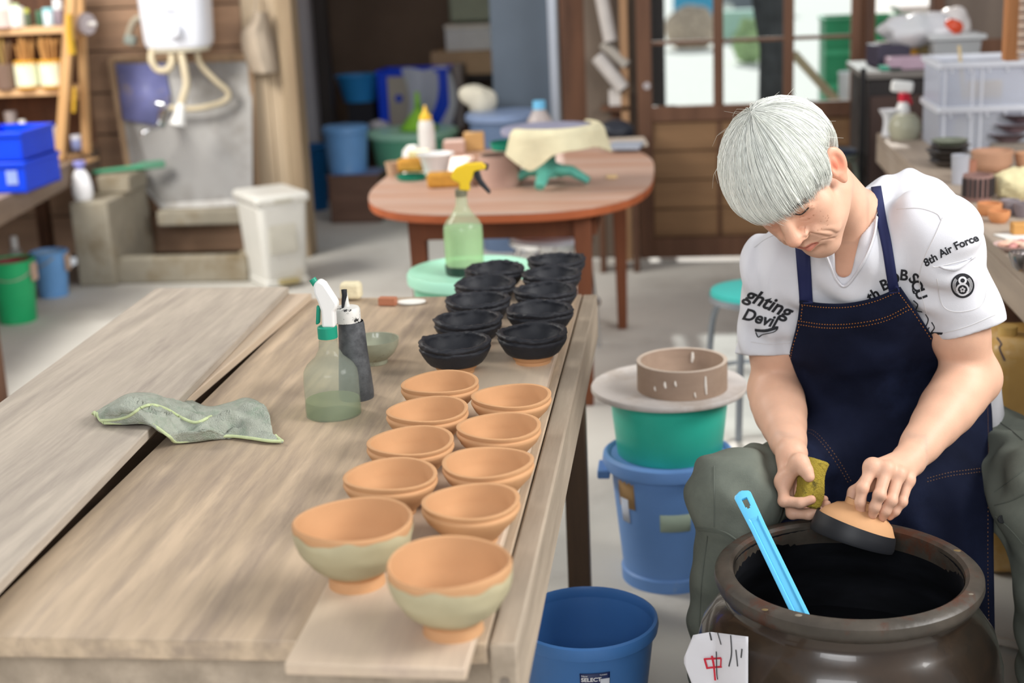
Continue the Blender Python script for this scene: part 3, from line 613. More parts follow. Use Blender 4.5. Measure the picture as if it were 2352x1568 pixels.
for p_ in ((pl[0]-0.02, pl[1]), (-3.25, 6.9)): obj('leg', MB().bb((p_[0]+3.2-0.03, p_[1]-5.2-0.03, 0), (p_[0]+3.2+0.03, p_[1]-5.2+0.03, BZ-0.1)), M_post, lb, bev=0.004)
obj('leg', MB().bb((-1.3, -.7, 0), (-1.23, -.63, BZ-0.03)), M_post, lb, bev=0.004)
YS = 6.72
sh = thing('shelf_rack', 'light pine rack with three shelves on the side bench', 'shelf', (float(A(60, 300, YS)[0]), YS+0.1, BZ)); so = np.array(sh.location)
obj('upright', MB().tube([A(168, -60, YS)-so, np.array([A(140, 378, YS)[0], YS, BZ+.012])-so], 0.030, 4, up=(1, 1, 0)), M_pale, sh)
obj('upright', MB().tube([A(180, -60, YS+0.2)-so, np.array([A(200, 350, YS+.2)[0], YS+.2, BZ+.012])-so], 0.026, 4, up=(1, 1, 0)), M_pale, sh)
shelf_z = []
for yy, x_r in ((62, 155), (204, 148), (372, 158)):
    xa, xb = float(A(-140, yy, YS)[0]), float(A(x_r, yy, YS)[0]); zz = float(A(70, yy, YS)[2]); shelf_z.append(zz)
    obj('shelf_board', MB().bb((xa-so[0], -0.1, zz-0.035-so[2]), (xb-so[0], 0.16, zz-so[2])), M_palex, sh, bev=0.003)
    obj('cleat', MB().bb((xb-so[0]-0.05, -0.06, zz-0.075-so[2]), (xb-so[0]-0.015, 0.14, zz-0.036-so[2])), M_pale, sh, bev=0.002)
obj('back_panel', MB().bb((float(A(-140, 200, YS)[0])-so[0], 0.2, 0.05), (0.22, 0.215, 0.9)), M_post, sh)
obj('foot_block', MB().box((0.02, 0.0, float(0.5*(shelf_z[2]-0.035-so[2]))), (0.5, 0.2, max(0.01, shelf_z[2]-0.036-so[2]))), M_palex, sh)
def jar_on(name, label, cat, cx, yb, yt, hw, zsh, parts, Y=YS+0.02, grp=None):
    x = float(A(cx, yb, Y)[0]); s = SC(A(cx, yb, Y)); h = (yb-yt)*s/math.cos(math.radians(8)); r = hw*s
    t = thing(name, label, cat, (x, Y, zsh+0.0008), 0, grp)
    for pn, f0, f1, r0, r1, m in parts: obj(pn, MB().lathe([(0, f0*h), (r0*r*0.94, f0*h), (r0*r, f0*h+0.003), (r1*r, f1*h-0.003), (r1*r*0.93, f1*h), (0, f1*h)], 28), m, t, fix=True)
    return t, r, h
def flat(c, rough=0.5, var=0.06): return mat('p_'+c.strip('#'), c, rough=rough, var=var, scale=14)
z0_, z1_, z2_ = shelf_z
jar_on('jar', 'big white jar at the left end of the top shelf', 'jar', 10, 58, -15, 26, z0_, [('body', 0, .55, 1, 1, flat('#d9c0b8')), ('lid', .55, 1, .9, .85, flat('#efeae0'))])
jar_on('jar', 'white round jar with green lid on the top shelf', 'jar', 42, 58, 5, 17, z0_, [('body', 0, .85, 1, .95, flat('#f2f2ec')), ('lid', .85, 1, .5, .4, flat('#b9c9a0'))])
jar_on('jar', 'small dark jar with yellow green lid on the top shelf', 'jar', 64, 54, 14, 9, z0_, [('body', 0, .75, 1, 1, flat('#5b6650')), ('lid', .75, 1, .8, .7, flat('#c8c860'))], YS+.04)
jar_on('jar', 'small dark green jar on the top shelf', 'jar', 93, 52, 18, 9, z0_, [('body', 0, .8, 1, 1, flat('#41684f')), ('lid', .8, 1, .9, .9, flat('#4e7b5e'))], YS+.06)
jar_on('jar', 'pale cyan tin on the top shelf', 'jar', 114, 58, 18, 13, z0_, [('body', 0, .8, 1, 1, flat('#cfe0e6')), ('lid', .8, 1, .98, .98, flat('#8fd0d8'))])
jar_on('jar', 'slim jar with white lid beside the rack upright on the top shelf', 'jar', 138, 54, -4, 11, z0_, [('body', 0, .6, 1, 1, flat('#8d7f88')), ('lid', .6, 1, 1.1, 1, flat('#eceff2'))])
M_tin = mat('orange_tin', '#e0a53a', rough=0.35, var=0.1); M_lab = mat('paper_label', '#e9edcf', rough=0.6, var=0.08, scale=20)
M_stick = wood('bamboo_sticks', '#c9995e', '#a97742', axis=2, grain=20)
def stick_tin(cx, lab):
    t, r, h = jar_on('stick_tin', lab, 'tin', cx, 196, 132, 27, z1_, [('tin_body', 0, .98, .96, 1, M_tin)])
    obj('label_patch', MB().lathe([(r*1.01, h*.1), (r*1.015, h*.88)], 14, fn=lambda q, z, a, i: (q, z)), M_lab, t)
    rr = random.Random(cx)
    for k in range(26):
        a = rr.uniform(0, 6.28); q = r*0.8*math.sqrt(rr.random()); tl_ = rr.uniform(0.10, 0.135); sp_ = rr.uniform(.5, 1.25)
        b_ = Vector((q*math.cos(a)*.6, q*math.sin(a)*.6, h*0.4)); e = Vector((q*math.cos(a)*1.1*sp_, q*math.sin(a)*1.1*sp_, h+tl_-0.03))
        obj('stick', MB().tube([b_, e], 0.005, 5), M_stick, t)
    return t
def label_front(t, r, h): pass
stick_tin(66, 'orange tin full of wooden sticks, nearer the brush pot on the rack'); stick_tin(122, 'orange tin full of wooden sticks, next to the rack upright')
t, r, h = jar_on('brush_pot', 'brown clay pot holding brushes at the left of the middle shelf', 'pot', 16, 194, 138, 25, z1_, [('pot_body', 0, 1, .9, 1, flat('#7b6457', .8))])
for k in range(7):
    a = k*0.9; obj('brush', MB().tube([(0.01*math.cos(a), 0.01*math.sin(a), h*.6), (0.045*math.cos(a), 0.03*math.sin(a), h+0.10+0.012*(k % 3))], [0.004, 0.008], 6), [flat('#8b6a4a'), flat('#4a4038'), flat('#b89a5a')][k % 3], t)
jar_on('plastic_bottle', 'white bottle with blue print standing on the bottom shelf', 'bottle', 62, 362, 268, 16, z2_, [('body', 0, .78, 1, 1, flat('#dfe0ea')), ('label_patch', .35, .7, 1.02, 1.02, flat('#9fb0dc')), ('cap', .78, 1, .6, .45, flat('#e8e6e0'))])
jar_on('plastic_cup', 'tall white cup on the bottom shelf beside the rack upright', 'cup', 122, 360, 282, 17, z2_, [('body', 0, 1, .9, 1, flat('#eef0ee'))])
jar_on('plastic_tub', 'low white tub on the bottom shelf', 'tub', 92, 362, 330, 17, z2_, [('body', 0, .8, .9, 1, flat('#ecebe4')), ('lid', .8, 1, 1.05, 1.05, flat('#f2f2ee'))], YS-.04)
jar_on('glass_tumbler', 'greyish tumbler behind the white bottle on the bottom shelf', 'glass', 92, 356, 290, 13, z2_, [('body', 0, 1, .9, 1, flat('#b3a9a6'))], YS+.08)
jar_on('funnel_cup', 'cloudy tall beaker at the back of the bottom shelf', 'beaker', 36, 350, 240, 14, z2_, [('body', 0, 1, .8, 1, flat('#8d827f'))], YS+.1)
jar_on('white_pot', 'white squat pot above the blue crates', 'pot', 12, 300, 262, 24, z2_+.06, [('body', 0, 1, 1, .6, flat('#efeeea'))], YS-.08)
jar_on('plastic_tub', 'small blue and white tub behind the rack upright', 'tub', 178, 338, 305, 13, BZ+.03, [('body', 0, .7, 1, 1, flat('#8a94c4')), ('lid', .7, 1, 1, 1, flat('#d9dbe6'))], YS+.2)
yb_ = [A(158, 32, YS-.04)-so, A(160, 80, YS-.05)-so, A(166, 125, YS-.05)-so]
obj('yellow_strap', MB().tube(yb_, [0.018, 0.022, 0.026], 10, flat=.35), mat('yellow_rubber', '#e8b73a', rough=0.5, var=0.08), sh, label='yellow rubber glove hung on the upright')
obj('yellow_cord', MB().tube([A(170, 200, YS+.02)-so, A(168, 258, YS+.02)-so], 0.010, 8, flat=.4), MATS['yellow_rubber'], sh)
pp = A(196, 55, YS+.1); fn_ = thing('hanging_funnel', 'grey white funnel hanging on the side of the rack', 'funnel', pp)
obj('cone', MB().tube([(0, 0, 0), (0.02, -.01, 0)], [0.055, 0.05], 24), flat('#b9aeb0'), fn_); obj('spout', MB().tube([(0.02, -.01, 0), (0.062, -0.02, 0)], [0.012, 0.010], 12), flat('#ece8e4'), fn_)
# royal blue crates on the bench
def crate(name, label, lo, hi, m, wall=0.006, group=None):
    c = ((lo[0]+hi[0])/2, (lo[1]+hi[1])/2, lo[2]); t = thing(name, label, 'crate', c, 0, group)
    w_, d2, h = hi[0]-lo[0], hi[1]-lo[1], hi[2]-lo[2]
    obj('base', MB().box((0, 0, wall/2), (w_, d2, wall)), m, t)
    for sx in (-1, 1): obj('side', MB().box((sx*(w_-wall)/2, 0, h/2), (wall, d2, h)), m, t, bev=0.002)
    for sy in (-1, 1): obj('side', MB().box((0, sy*(d2-wall)/2, h/2), (w_-2*wall, wall, h)), m, t, bev=0.002)
    for sy in (-1, 1): obj('rim', MB().box((0, sy*(d2/2+0.003), h-0.010), (w_+0.012, 0.012, 0.02)), m, t, bev=0.003)
    for sx in (-1, 1): obj('rim', MB().box((sx*(w_/2+0.003), 0, h-0.010), (0.012, d2, 0.02)), m, t, bev=0.003)
    return t, w_, d2, h
x0, x1, z0, z1 = pxbox(-80, 366, 58, 438, 5.75)
zc_ = BZ+0.001; hh = (z1-z0)*0.98
t, w_, d2, h = crate('plastic_crate', 'royal blue plastic crate with a grey label, lower of the two', (x0, 5.75, zc_), (x1, 6.1, zc_+hh), M_royal)
obj('label_plate', MB().box((w_*0.28, -d2/2-0.003, h*0.5), (0.05, 0.004, h*0.45)), flat('#8ea2d8'), t)
x0, x1, _, _ = pxbox(-80, 300, 44, 366, 5.75)
crate('plastic_crate', 'royal blue plastic crate on top of another', (x0, 5.77, zc_+hh+.001), (x1, 6.1, zc_+hh*1.95), M_royal)
# soap bottle on the slab
Yb = 6.62; xb_ = float(A(190, 440, Yb)[0]); s = SC(A(190, 440, Yb)); zt = zs_
sbt = thing('soap_bottle', 'white soap bottle with lilac cap standing on the concrete slab', 'bottle', (xb_, Yb, zt+0.001))
obj('body', MB().lathe([(0, 0), (20*s, 0), (25*s, 0.03), (25*s, 0.07), (20*s, 0.12), (14*s, 0.14), (11*s, 0.15), (0, 0.15)], 30, sy=.6), flat('#e6e5e8', .35), sbt, fix=True)
obj('cap', MB().lathe([(0, .15), (8*s, .15), (8*s, .165), (14*s, .17), (14*s, .19), (0, .192)], 24), flat('#9a9be0', .4), sbt, fix=True)
pp = np.array([lx1-0.03, 6.92, zs_+0.092]); br = thing('scrub_brush', 'green handled scrubbing brush lying on the sink block', 'brush', pp, 0.5)
obj('handle', MB().tube([(-0.16, 0, 0.012), (0.02, 0, 0.014), (0.16, 0.01, 0.02)], [0.01, 0.013, 0.02], 10), flat('#4f9c78'), br); obj('bristle_block', MB().box((0.14, 0.01, 0.02), (0.12, 0.05, 0.038)), flat('#5a8f74'), br, bev=.006)
# ---- buckets under the bench
M_green = mat('green_plastic', '#1fa567', rough=0.4, var=0.1, scale=8, col2='#4fb487', mixlo=0.62, mixhi=0.8)
def bucket(label, cx, yb, yt, hwt, hwb, m, inner, hnd_ang, Yoff=0.0):
    g = G(cx, yb-6, 0.0); Y = float(g[1])+Yoff
    t, base, pr = vessel('bucket', label, 'bucket', cx, Y, [(yt, hwt), (yt+8, hwt*0.98), (yb-8, hwb)], m, wall=0.004)
    R_, H_ = pr[0]; rimring(t, R_, H_, 0.006, m)
    obj('lining', MB().lathe([(0, 0.006), (pr[-1][0]-0.006, 0.006), (R_-0.007, H_-0.004)], 40), inner, t)
    bail(t, R_, H_-0.015, M_wire, hnd_ang); obj('ear', MB().box((R_+.004, 0, H_-0.05), (0.012, 0.05, 0.08)), flat('#b49a88'), t, bev=.003)
    return t
bucket('green bucket with dark red inside under the side bench', 42, 742, 598, 52, 42, M_green, flat('#8e2f3c'), 0.3)
bucket('pale blue bucket with wire handle beside the concrete sink', 124, 684, 578, 41, 33, M_blue2, flat('#8aa4c0'), -0.9)
jb = G(46, 640, 0.0); jar_on('plastic_bottle', 'clear bottle with white cap behind the green bucket', 'bottle', 44, 640, 542, 15, 0.0, [('body', 0, .7, 1, .9, haze_plastic('clear_pet', '#d6d8d8', .4)), ('cap', .72, 1, .55, .5, flat('#e4e4e4'))], float(jb[1]))
# ---- white pedal bin
g = G(628, 640, 0.0); pb = thing('pedal_bin', 'yellowed white plastic bin with flat lid beside the sink', 'bin', (g[0]+.04, g[1]-0.06, 0), 0.62)
M_bin = mat('yellowed_white', '#dbd9d2', rough=0.4, var=0.06, scale=3, col2='#cbb894', mixlo=0.58, mixhi=0.75)
obj('body', MB().box((0, 0, 0.215), (0.25, 0.33, 0.40), taper=(0.84, 0.88)), M_bin, pb, bev=0.03, seg=4)
obj('lid', MB().box((0, 0, 0.425), (0.275, 0.35, 0.05), taper=(1, 1)), M_bin, pb, bev=0.022, seg=4)
obj('lid_latch', MB().box((0, -0.174, 0.42), (0.09, 0.012, 0.02)), flat('#b5b1a4'), pb, bev=.003)
obj('front_panel', MB().box((-0.01, -0.157, 0.26), (0.14, 0.01, 0.18), rx=-0.05), flat('#c9c5b8'), pb, bev=.004)
obj('pedal', MB().box((0.0, -0.168, 0.03), (0.10, 0.05, 0.02)), flat('#a39468'), pb, bev=.005)
obj('base_skirt', MB().box((0, 0, 0.02), (0.22, 0.30, 0.04)), M_bin, pb, bev=.01)
# ================================================================== round table and what stands on it
RZ = 0.70
M_rt = wood('dusty_round_top', '#b88d76', '#c9b3a6', axis=0, grain=9, rough=0.5, var=0.08); M_rte = wood('orange_teak_edge', '#a85a36', '#8a4526', axis=0, grain=12)
M_rtl = wood('teak_leg', '#6d3f28', '#54301f', axis=2, grain=14)
cxr, cyr, ax_, ay_ = -0.60, 5.22, 0.505, 0.775
rt = thing('round_table', 'old oval teak dining table used for tools', 'table', (cxr, cyr, 0))
def sup(a, k, n=2.9): c_, s_ = math.cos(a), math.sin(a); q = (abs(c_)**n+abs(s_)**n)**(-1/n); return (k*ax_*q*c_, k*ay_*q*s_)
N_ = 72; po = [sup(2*math.pi*i/N_, 1.0) for i in range(N_)]
obj('tabletop', MB().prism(po, RZ-0.006, RZ), M_rt, rt); obj('edge_band', MB().prism(po, RZ-0.034, RZ-0.0065), M_rte, rt, bev=.004)
legs = [(1388, 905), (1408, 770)]
for nm, x, y in (('leg', -0.34+0.02, 4.62), ('leg', -0.88, 4.66), ('leg', -0.24, 5.62), ('leg', -0.92, 5.75)):
    obj(nm, MB().tube([(x-cxr, y-cyr, 0), (x-cxr, y-cyr, RZ-0.034)], [0.026, 0.042], 4, up=(1, 1, 0)), M_rtl, rt, bev=.004)
obj('apron_rail', MB().bb((-0.88-cxr, 4.63-cyr, RZ-0.12), (-0.32-cxr, 4.66-cyr, RZ-0.035)), M_rtl, rt); obj('apron_rail', MB().bb((-0.92-cxr, 5.74-cyr, RZ-0.12), (-0.24-cxr, 5.77-cyr, RZ-0.035)), M_rtl, rt)
for x in (-0.9, -0.29): obj('apron_rail', MB().bb((x-.012-cxr, 4.66-cyr, RZ-0.12), (x+.012-cxr, 5.74-cyr, RZ-0.035)), M_rtl, rt)
def on_rt(cx, yb): g = G(cx, yb, RZ); return g
def lp(name, label, cat, cx, yb, prof, m, open_top=False, wall=.003, z=RZ, tilt=None, grp=None, Y=None):
    g = G(cx, yb, z); Y = float(g[1]) if Y is None else Y
    return vessel(name, label, cat, cx, Y, prof, m, wall=wall, z0=z+0.0008, open_top=open_top, group=grp)
def blk(name, label, cat, px, py, size, m, rz=0, z=RZ, bev=.004, **k):
    g = G(px, py, z); o = obj(name, MB().box((0, 0, size[2]/2), size), m, bev=bev, loc=(g[0], g[1], z+.0008), rot=(0, 0, rz)); return tag(o, label, cat, **k)
M_amb = mat('amber_sponge', '#c28c3a', rough=0.9, var=0.14, scale=40, bump=0.4, bscale=160)
blk('sponge', 'amber brown sponge block near the front of the round table', 'sponge', 1022, 430, (0.125, 0.05, 0.055), M_amb, 0.12, bev=.012)
blk('sponge', 'yellow sponge lying in the green dish on the round table', 'sponge', 946, 394, (0.10, 0.06, 0.05), M_amb, -0.1, z=RZ+0.022, bev=.012)
lp('paper_cup', 'small brown paper cup with white rim at the left end of the round table', 'cup', 908, 402, [(372, 23), (378, 21), (402, 18)], flat('#b6977c', .8), True)
t, b_, pr = lp('green_dish', 'shallow green dish at the left of the round table', 'dish', 946, 412, [(402, 38), (412, 30)], M_teal, True)
lp('glass_jar', 'cloudy jar with yellowish contents on the round table', 'jar', 965, 385, [(345, 24), (352, 26), (384, 26)], haze_plastic('yellow_jar', '#d8cf9a', .6))
t, b_, pr = lp('plastic_cup', 'white disposable cup with wide rim among the jars', 'cup', 1003, 408, [(352, 44), (356, 42), (362, 36), (408, 24)], flat('#e8e6e4', .45), True)
lp('bowl', 'small white upturned bowl behind the white disposable cup', 'bowl', 948, 365, [(335, 12), (345, 22), (365, 25)], flat('#ded9d4'))
t, b_, pr = lp('glue_bottle', 'slim cloudy bottle with yellow tip on the round table', 'bottle', 982, 350, [(275, 14), (284, 18), (300, 19), (350, 20)], haze_plastic('cloudy_white', '#e6e2de', .75))
h_ = pr[0][1]; obj('tip', MB().lathe([(0.026, h_-.002), (0.026, h_+0.015), (0.012, h_+0.03), (0.004, h_+0.06), (0, h_+0.06)], 20), flat('#e5b93c', .4), t, fix=True)
blk('cardboard_box', 'small tan cardboard box on the round table', 'box', 1090, 345, (0.085, 0.06, 0.075), flat('#c09660', .9), 0.1)
blk('wooden_box', 'low pinkish wooden box behind the white cup', 'box', 1045, 350, (0.09, 0.1, 0.05), M_clay, 0.1)
lp('clay_pot', 'dusty brown clay cylinder under the teal bowl on the round table', 'pot', 1150, 425, [(355, 48), (365, 50), (425, 50)], M_clay, True, .008)
blk('clay_slab', 'dusty clay box left of the brown cylinder', 'clay', 1120, 420, (0.12, 0.1, 0.075), flat('#8f6f5c', .9), 0.3)
t, b_, pr = lp('plastic_bowl', 'teal plastic bowl resting on the clay cylinder', 'bowl', 1170, 378, [(325, 44), (345, 40), (360, 26)], M_teal, True, z=RZ+0.125, Y=5.02)
# banding wheel with cloth covered disc
g = G(1262, 430, RZ); bw = thing('banding_wheel', 'teal banding wheel on four feet with a grey blue disc', 'turntable', (g[0], g[1]+0.04, RZ+.0008))
M_tealp = mat('worn_teal_paint', '#5fae9c', rough=0.5, var=0.15, scale=20, col2='#3f8a80', mixlo=0.5, mixhi=0.7)
for k in range(4):
    a = -1.75+k*math.pi/2; c_, s_ = math.cos(a), math.sin(a)
    obj('foot', MB().tube([(0, 0, 0.055), (0.08*c_, 0.08*s_, 0.05), (0.14*c_, 0.14*s_, 0.016)], [0.024, 0.02, 0.014], 8, flat=1.3), M_tealp, bw)
obj('column', MB().lathe([(0, 0.03), (0.03, 0.03), (0.022, 0.09), (0.022, 0.185), (0, 0.185)], 20), M_tealp, bw)
obj('disc', MB().lathe([(0, 0.185), (0.165, 0.185), (0.168, 0.195), (0.165, 0.205), (0, 0.206)], 48), mat('grey_blue_disc', '#8f90a6', rough=0.6, var=0.12, scale=12), bw)
# draped cloth over the wheel's right half
rows_ = []
for j, (yy) in enumerate(np.linspace(0, 1, 9)):
    row = []
    for i, a in enumerate(np.linspace(-2.35, 0.7, 15)):
        R_ = 0.145+0.03*min(1, yy*5); z = 0.2125 if yy < .13 else 0.2125-(yy-.1)*(0.075+0.075*math.exp(-((a+1.9)/.35)**2)+0.04*math.exp(-((a-.1)/.4)**2)); sw = 0.014*math.sin(5*a+1)*yy
        row.append(((R_+sw+0.02*yy)*math.cos(a)+.01, (R_+sw+0.02*yy)*math.sin(a), max(0.06, z)))
    rows_.append(row)
P = catmull(np.array(rows_), 30); P = np.swapaxes(catmull(np.swapaxes(P, 0, 1), 60), 0, 1)
cl = obj('draped_cloth', MB().grid(P), mat('cream_rag', '#d8cfae', rough=0.95, var=0.1, scale=14, bump=0.3, bscale=60), loc=tuple(bw.location), solid=.005); tag(cl, 'cream rag draped over the edge of the banding wheel', 'cloth')
blk('red_tool', 'small red plastic piece behind the banding wheel', 'tool', 1180, 356, (0.05, 0.03, 0.03), flat('#d8404a', .4))
t, b_, pr = lp('pet_bottle', 'clear plastic bottle with light blue cap behind the banding wheel', 'bottle', 1242, 342, [(250, 13), (262, 20), (275, 28), (300, 32), (342, 30)], haze_plastic('pet_body', '#d9cfcb', .5))
h_ = pr[0][1]; obj('cap', MB().lathe([(0, h_+0.034), (0.026, h_+0.034), (0.027, h_), (0, h_-.001)], 20), flat('#6cb7df', .4), t, fix=True)
for k, (a, b2) in enumerate((((1440, 330)), (1438, 338))):
    blk('newspaper', ['folded newspaper at the right rear of the round table', 'greyish paper pad on top of the folded newspaper'][k], 'paper', a, b2, (0.16-.03*k, 0.22-.05*k, 0.012), flat(['#c7b8a8', '#9fa6b3'][k], .9), 0.1-.2*k, z=RZ+0.0128*k, bev=.001)
blk('wood_scrap', 'small pale wood chip on the right of the round table', 'scrap', 1405, 410, (0.04, 0.02, 0.012), flat('#d5b98a', .8))
# ---- chrome stool under the round table, tub stool
def stool(label, x, y, h, r, mseat, mleg, splay=1.2, group=None, ring=True, cone=True):
    t = thing('stool', label, 'stool', (x, y, 0), 0.4, group)
    obj('seat', MB().lathe([(0, h-0.035), (r*0.93, h-0.035), (r, h-0.02), (r*0.98, h-0.005), (r*0.85, h), (0, h+0.002)], 40), mseat, t, fix=True)
    obj('seat_rim', MB().lathe([(r*0.9, h-0.042), (r*1.02, h-0.038), (r*1.03, h-0.02), (r*0.99, h-0.018)], 40), mleg, t)
    for k in range(4):
        a = math.pi/4+k*math.pi/2; c_, s_ = math.cos(a), math.sin(a)
        obj('leg', MB().tube(path([(0.3*r*c_, 0.3*r*s_, h-0.045), (0.75*r*c_, 0.75*r*s_, h-0.05), (0.98*r*c_, 0.98*r*s_, h-0.10), (1.08*r*c_, 1.08*r*s_, h-0.22), (splay*r*c_, splay*r*s_, 0)], 16), 0.011, 10), mleg, t)
    if ring: obj('foot_ring', MB().lathe([(1.12*r+0.007*math.cos(a), 0.16+0.007*math.sin(a)) for a in np.linspace(0, 6.283, 9)[:-1]], 40, closed=True), mleg, t)
    return t
M_steel = mat('grey_steel_tube', '#9aa1aa', rough=0.35, metal=0.7, var=0.05)
stool('chrome stool with pale seat under the round table', -0.50, 5.42, 0.44, 0.16, flat('#c7cad6', .3), M_chrome)
gt = G(1690, 668, 0.45); stool('teal seat stool with grey tube legs behind the person', float(gt[0])+0.07, float(gt[1])+.04, 0.45, 0.15, mat('teal_vinyl', '#3fb5ad', rough=0.45, var=0.04), M_steel)
gk = G(1940, 340, 0.66); stool('tall stool with dark navy cushion in front of the glazed door', float(gk[0])-.03, float(gk[1])-.02, 0.66, 0.08, mat('navy_vinyl', '#2a3044', rough=0.3, var=0.05), flat('#6d7468', .5))
# ---- mint tub with lid on a stool behind the work table, yellow sprayer on it
TX, TY, TZ2 = float(G(1086, 616, 0.655)[0]), float(G(1086, 616, 0.655)[1]), 0.655
stool('steel stool carrying the pale mint tub', TX+0.02, TY, 0.42, 0.16, M_steel, M_chrome, group=None)
mt_ = thing('lidded_tub', 'pale mint round tub with lid behind the work table', 'tub', (TX, TY, 0.423))
obj('body', MB().lathe([(0, 0), (0.14, 0), (0.15, 0.01), (0.17, 0.2), (0, 0.2)], 48), M_mint, mt_, fix=True)
obj('lid', MB().lathe([(0.176, 0.196), (0.184, 0.2), (0.185, 0.222), (0.180, 0.231), (0.172, 0.229), (0.16, 0.222), (0, 0.222)], 56), M_mintl, mt_, fix=True)
M_ylw = mat('yellow_plastic', '#e9c32c', rough=0.35, var=0.04)
spray_bottle('green tinted spray bottle with yellow trigger head on the mint tub', 1069, TY-0.02, TZ2-0.0095, [(450, 13), (470, 14), (490, 24), (505, 38), (518, 45), (540, 46), (600, 45), (630, 43), (633, 38)],
    haze_plastic('green_clear', '#dfeed4', .25, .12), 520, haze_plastic('green_liquid', '#cfeebb', .4, .1), 0, M_ylw, mat('black_plastic', '#26272c', rough=.4), mat('grey_collar', '#77745f', rough=.5),
    (436, 450, 14), [(1036, 405), (1045, 385), (1070, 375), (1105, 372), (1118, 378), (1116, 388), (1090, 392), (1084, 412), (1078, 420), (1080, 437), (1056, 437), (1056, 420), (1040, 412)],
    [(1086, 390), (1100, 388), (1108, 412), (1128, 440), (1124, 446), (1102, 425), (1090, 408)], ((1108, 381), (1121, 384), 0.009), 0.026, base_band=(606, mat('dark_green_base', '#20352c', rough=.4)))
# ================================================================== bins, boxes and clutter of the back room
def lidbin(label, cx, Y, z0, prof, m, mlid, lidpx):
    t, base, pr = vessel('lidded_bin', label, 'bin', cx, Y, prof, m, z0=z0, open_top=False)
    R_, H_ = pr[0]; obj('lid', MB().lathe([(R_*1.0, H_-0.01), (R_*1.08, H_-0.005), (R_*1.08, H_+0.02), (R_*1.02, H_+0.03), (R_*0.9, H_+0.028), (0, H_+0.035)], 48), mlid, t, fix=True); return t, R_, H_
gb_ = G(725, 480, 0); t, base, pr = vessel('tall_bin', 'deep blue tall open bin in the room behind', 'bin', 727, float(gb_[1]), [(336, 36), (345, 34), (480, 28)], M_deepblue); rimring(t, pr[0][0], pr[0][1], .01, M_deepblue)
gx = G(815, 512, 0); x0, x1, z0, z1 = pxbox(757, 402, 872, 512, float(gx[1]))
cr_, *_ = crate('wooden_crate', 'dark brown wooden crate carrying the blue lidded bucket', (x0, float(gx[1]), 0.0), (x1, float(gx[1])+0.3, z1), wood('crate_brown', '#6f5548', '#5b443a', axis=0)); 
obj('top_board', MB().box((0, 0, z1-0.008), (x1-x0-.014, 0.28, 0.012)), flat('#7a88b0'), cr_)
Yx = float(gx[1])+0.15; bz_ = z1+.001
lidbin('blue lidded bucket standing on the wooden crate', 800, Yx, bz_, [(300, 50), (310, 50), (392, 44)], M_blue2, M_blue2, 0)
gm = G(955, 470, 0); Ym = float(gm[1]); _, _, HM = lidbin('mint green lidded tub in front of the back room', 958, Ym, 0.0, [(308, 98), (318, 95), (468, 72)], M_mint, M_mintl, 0)
zt_ = float(A(958, 300, Ym)[2])
fg = A(965, 285, Ym); ff = thing('lime_funnel', 'lime green funnel upside down on the mint tub lid', 'funnel', (fg[0], Ym-0.05, HM+.037))
obj('cone', MB().lathe([(0.118, 0), (0.115, 0.01), (0.03, 0.11), (0.018, 0.13)], 32), mat('lime_plastic', '#9be04a', rough=.35, var=.05), ff, solid=.003)
obj('spout', MB().lathe([(0.019, 0.128), (0.011, 0.225)], 20), MATS['lime_plastic'], ff, solid=.002)
gg = G(1165, 470, 0); Yg = 7.3; lidbin('slate blue lidded tub left of the brown post', 1165, Yg, 0.0, [(270, 82), (280, 80), (440, 62)], flat('#5f7290', .45), flat('#7d8fb0', .4), 0)
# clutter on a low shelf in the dark room
Yc = 9.25
zsf = float(A(900, 300, Yc)[2])
sf = thing('storage_table', 'dark low table standing in the room behind', 'table', (-1.75, Yc+.2, 0))
obj('top', MB().bb((-0.6, -0.3, zsf-.04), (0.60, 0.03, zsf)), M_post, sf); 
for x in (-0.55, 0.56):
    for y in (-.26, 0.0): obj('leg', MB().bb((x-.03, y-.03, 0), (x+.03, y+.03, zsf-.04)), M_post, sf)
x0, x1, z0, z1 = pxbox(785, 172, 865, 235, Yc)
basin, base, pr = vessel('wash_basin', 'bright blue plastic basin in the room behind', 'basin', 828, Yc+.1, [(172, 56), (178, 52), (232, 38)], mat('sky_blue_plastic', '#2f8ad0', rough=.4, var=.05), z0=float(A(828, 232, Yc+.1)[2]))
bs = MB().bb((x0+.03, Yc, zsf+.001), (x1-.03, Yc+.25, float(A(828, 232, Yc+.1)[2])-.001)); o = obj('dark_box', bs, flat('#23252e', .7), bev=.004); tag(o, 'dark box under the blue basin', 'box')
x0, x1, z0, z1 = pxbox(868, 160, 1030, 270, Yc-.1)
t, w_, d2, h = crate('plastic_crate', 'royal blue crate in the room behind with a clear bag over it', (x0, Yc-.1, zsf+.001), (x1, Yc+.2, z1), M_royal)
obj('front_label', MB().box((-w_*.2, -d2/2-.008, h*.5), (w_*.3, .006, h*.8)), flat('#a9a49c'), t); obj('blue_mark', MB().tube([(-w_*.2, -d2/2-.016, h*.55), (-w_*.2, -d2/2-.011, h*.55)], 0.026, 16), flat('#1d43c4'), t)
P = np.array([[[ (u-.5)*0.30+0.05*math.sin(3*v)+w_*.18, -d2/2-0.02-0.03*math.sin(5*u+2*v), h*1.02-v*h*0.95+0.01*math.sin(9*u)] for u in np.linspace(0, 1, 24)] for v in np.linspace(0, 1, 20)])
obj('clear_bag', MB().grid(P), haze_plastic('clear_film', '#e2ecf6', .7, .2), t, label='crumpled clear plastic bag')
x0, x1, z0, z1 = pxbox(1040, 150, 1062, 260, Yc); o = obj('grey_partition', MB().bb((x0, Yc, zsf+.001), (x1, Yc+.2, z1)), flat('#8f8a88', .7), bev=.004); tag(o, 'grey upright panel beside the blue crate', 'panel')
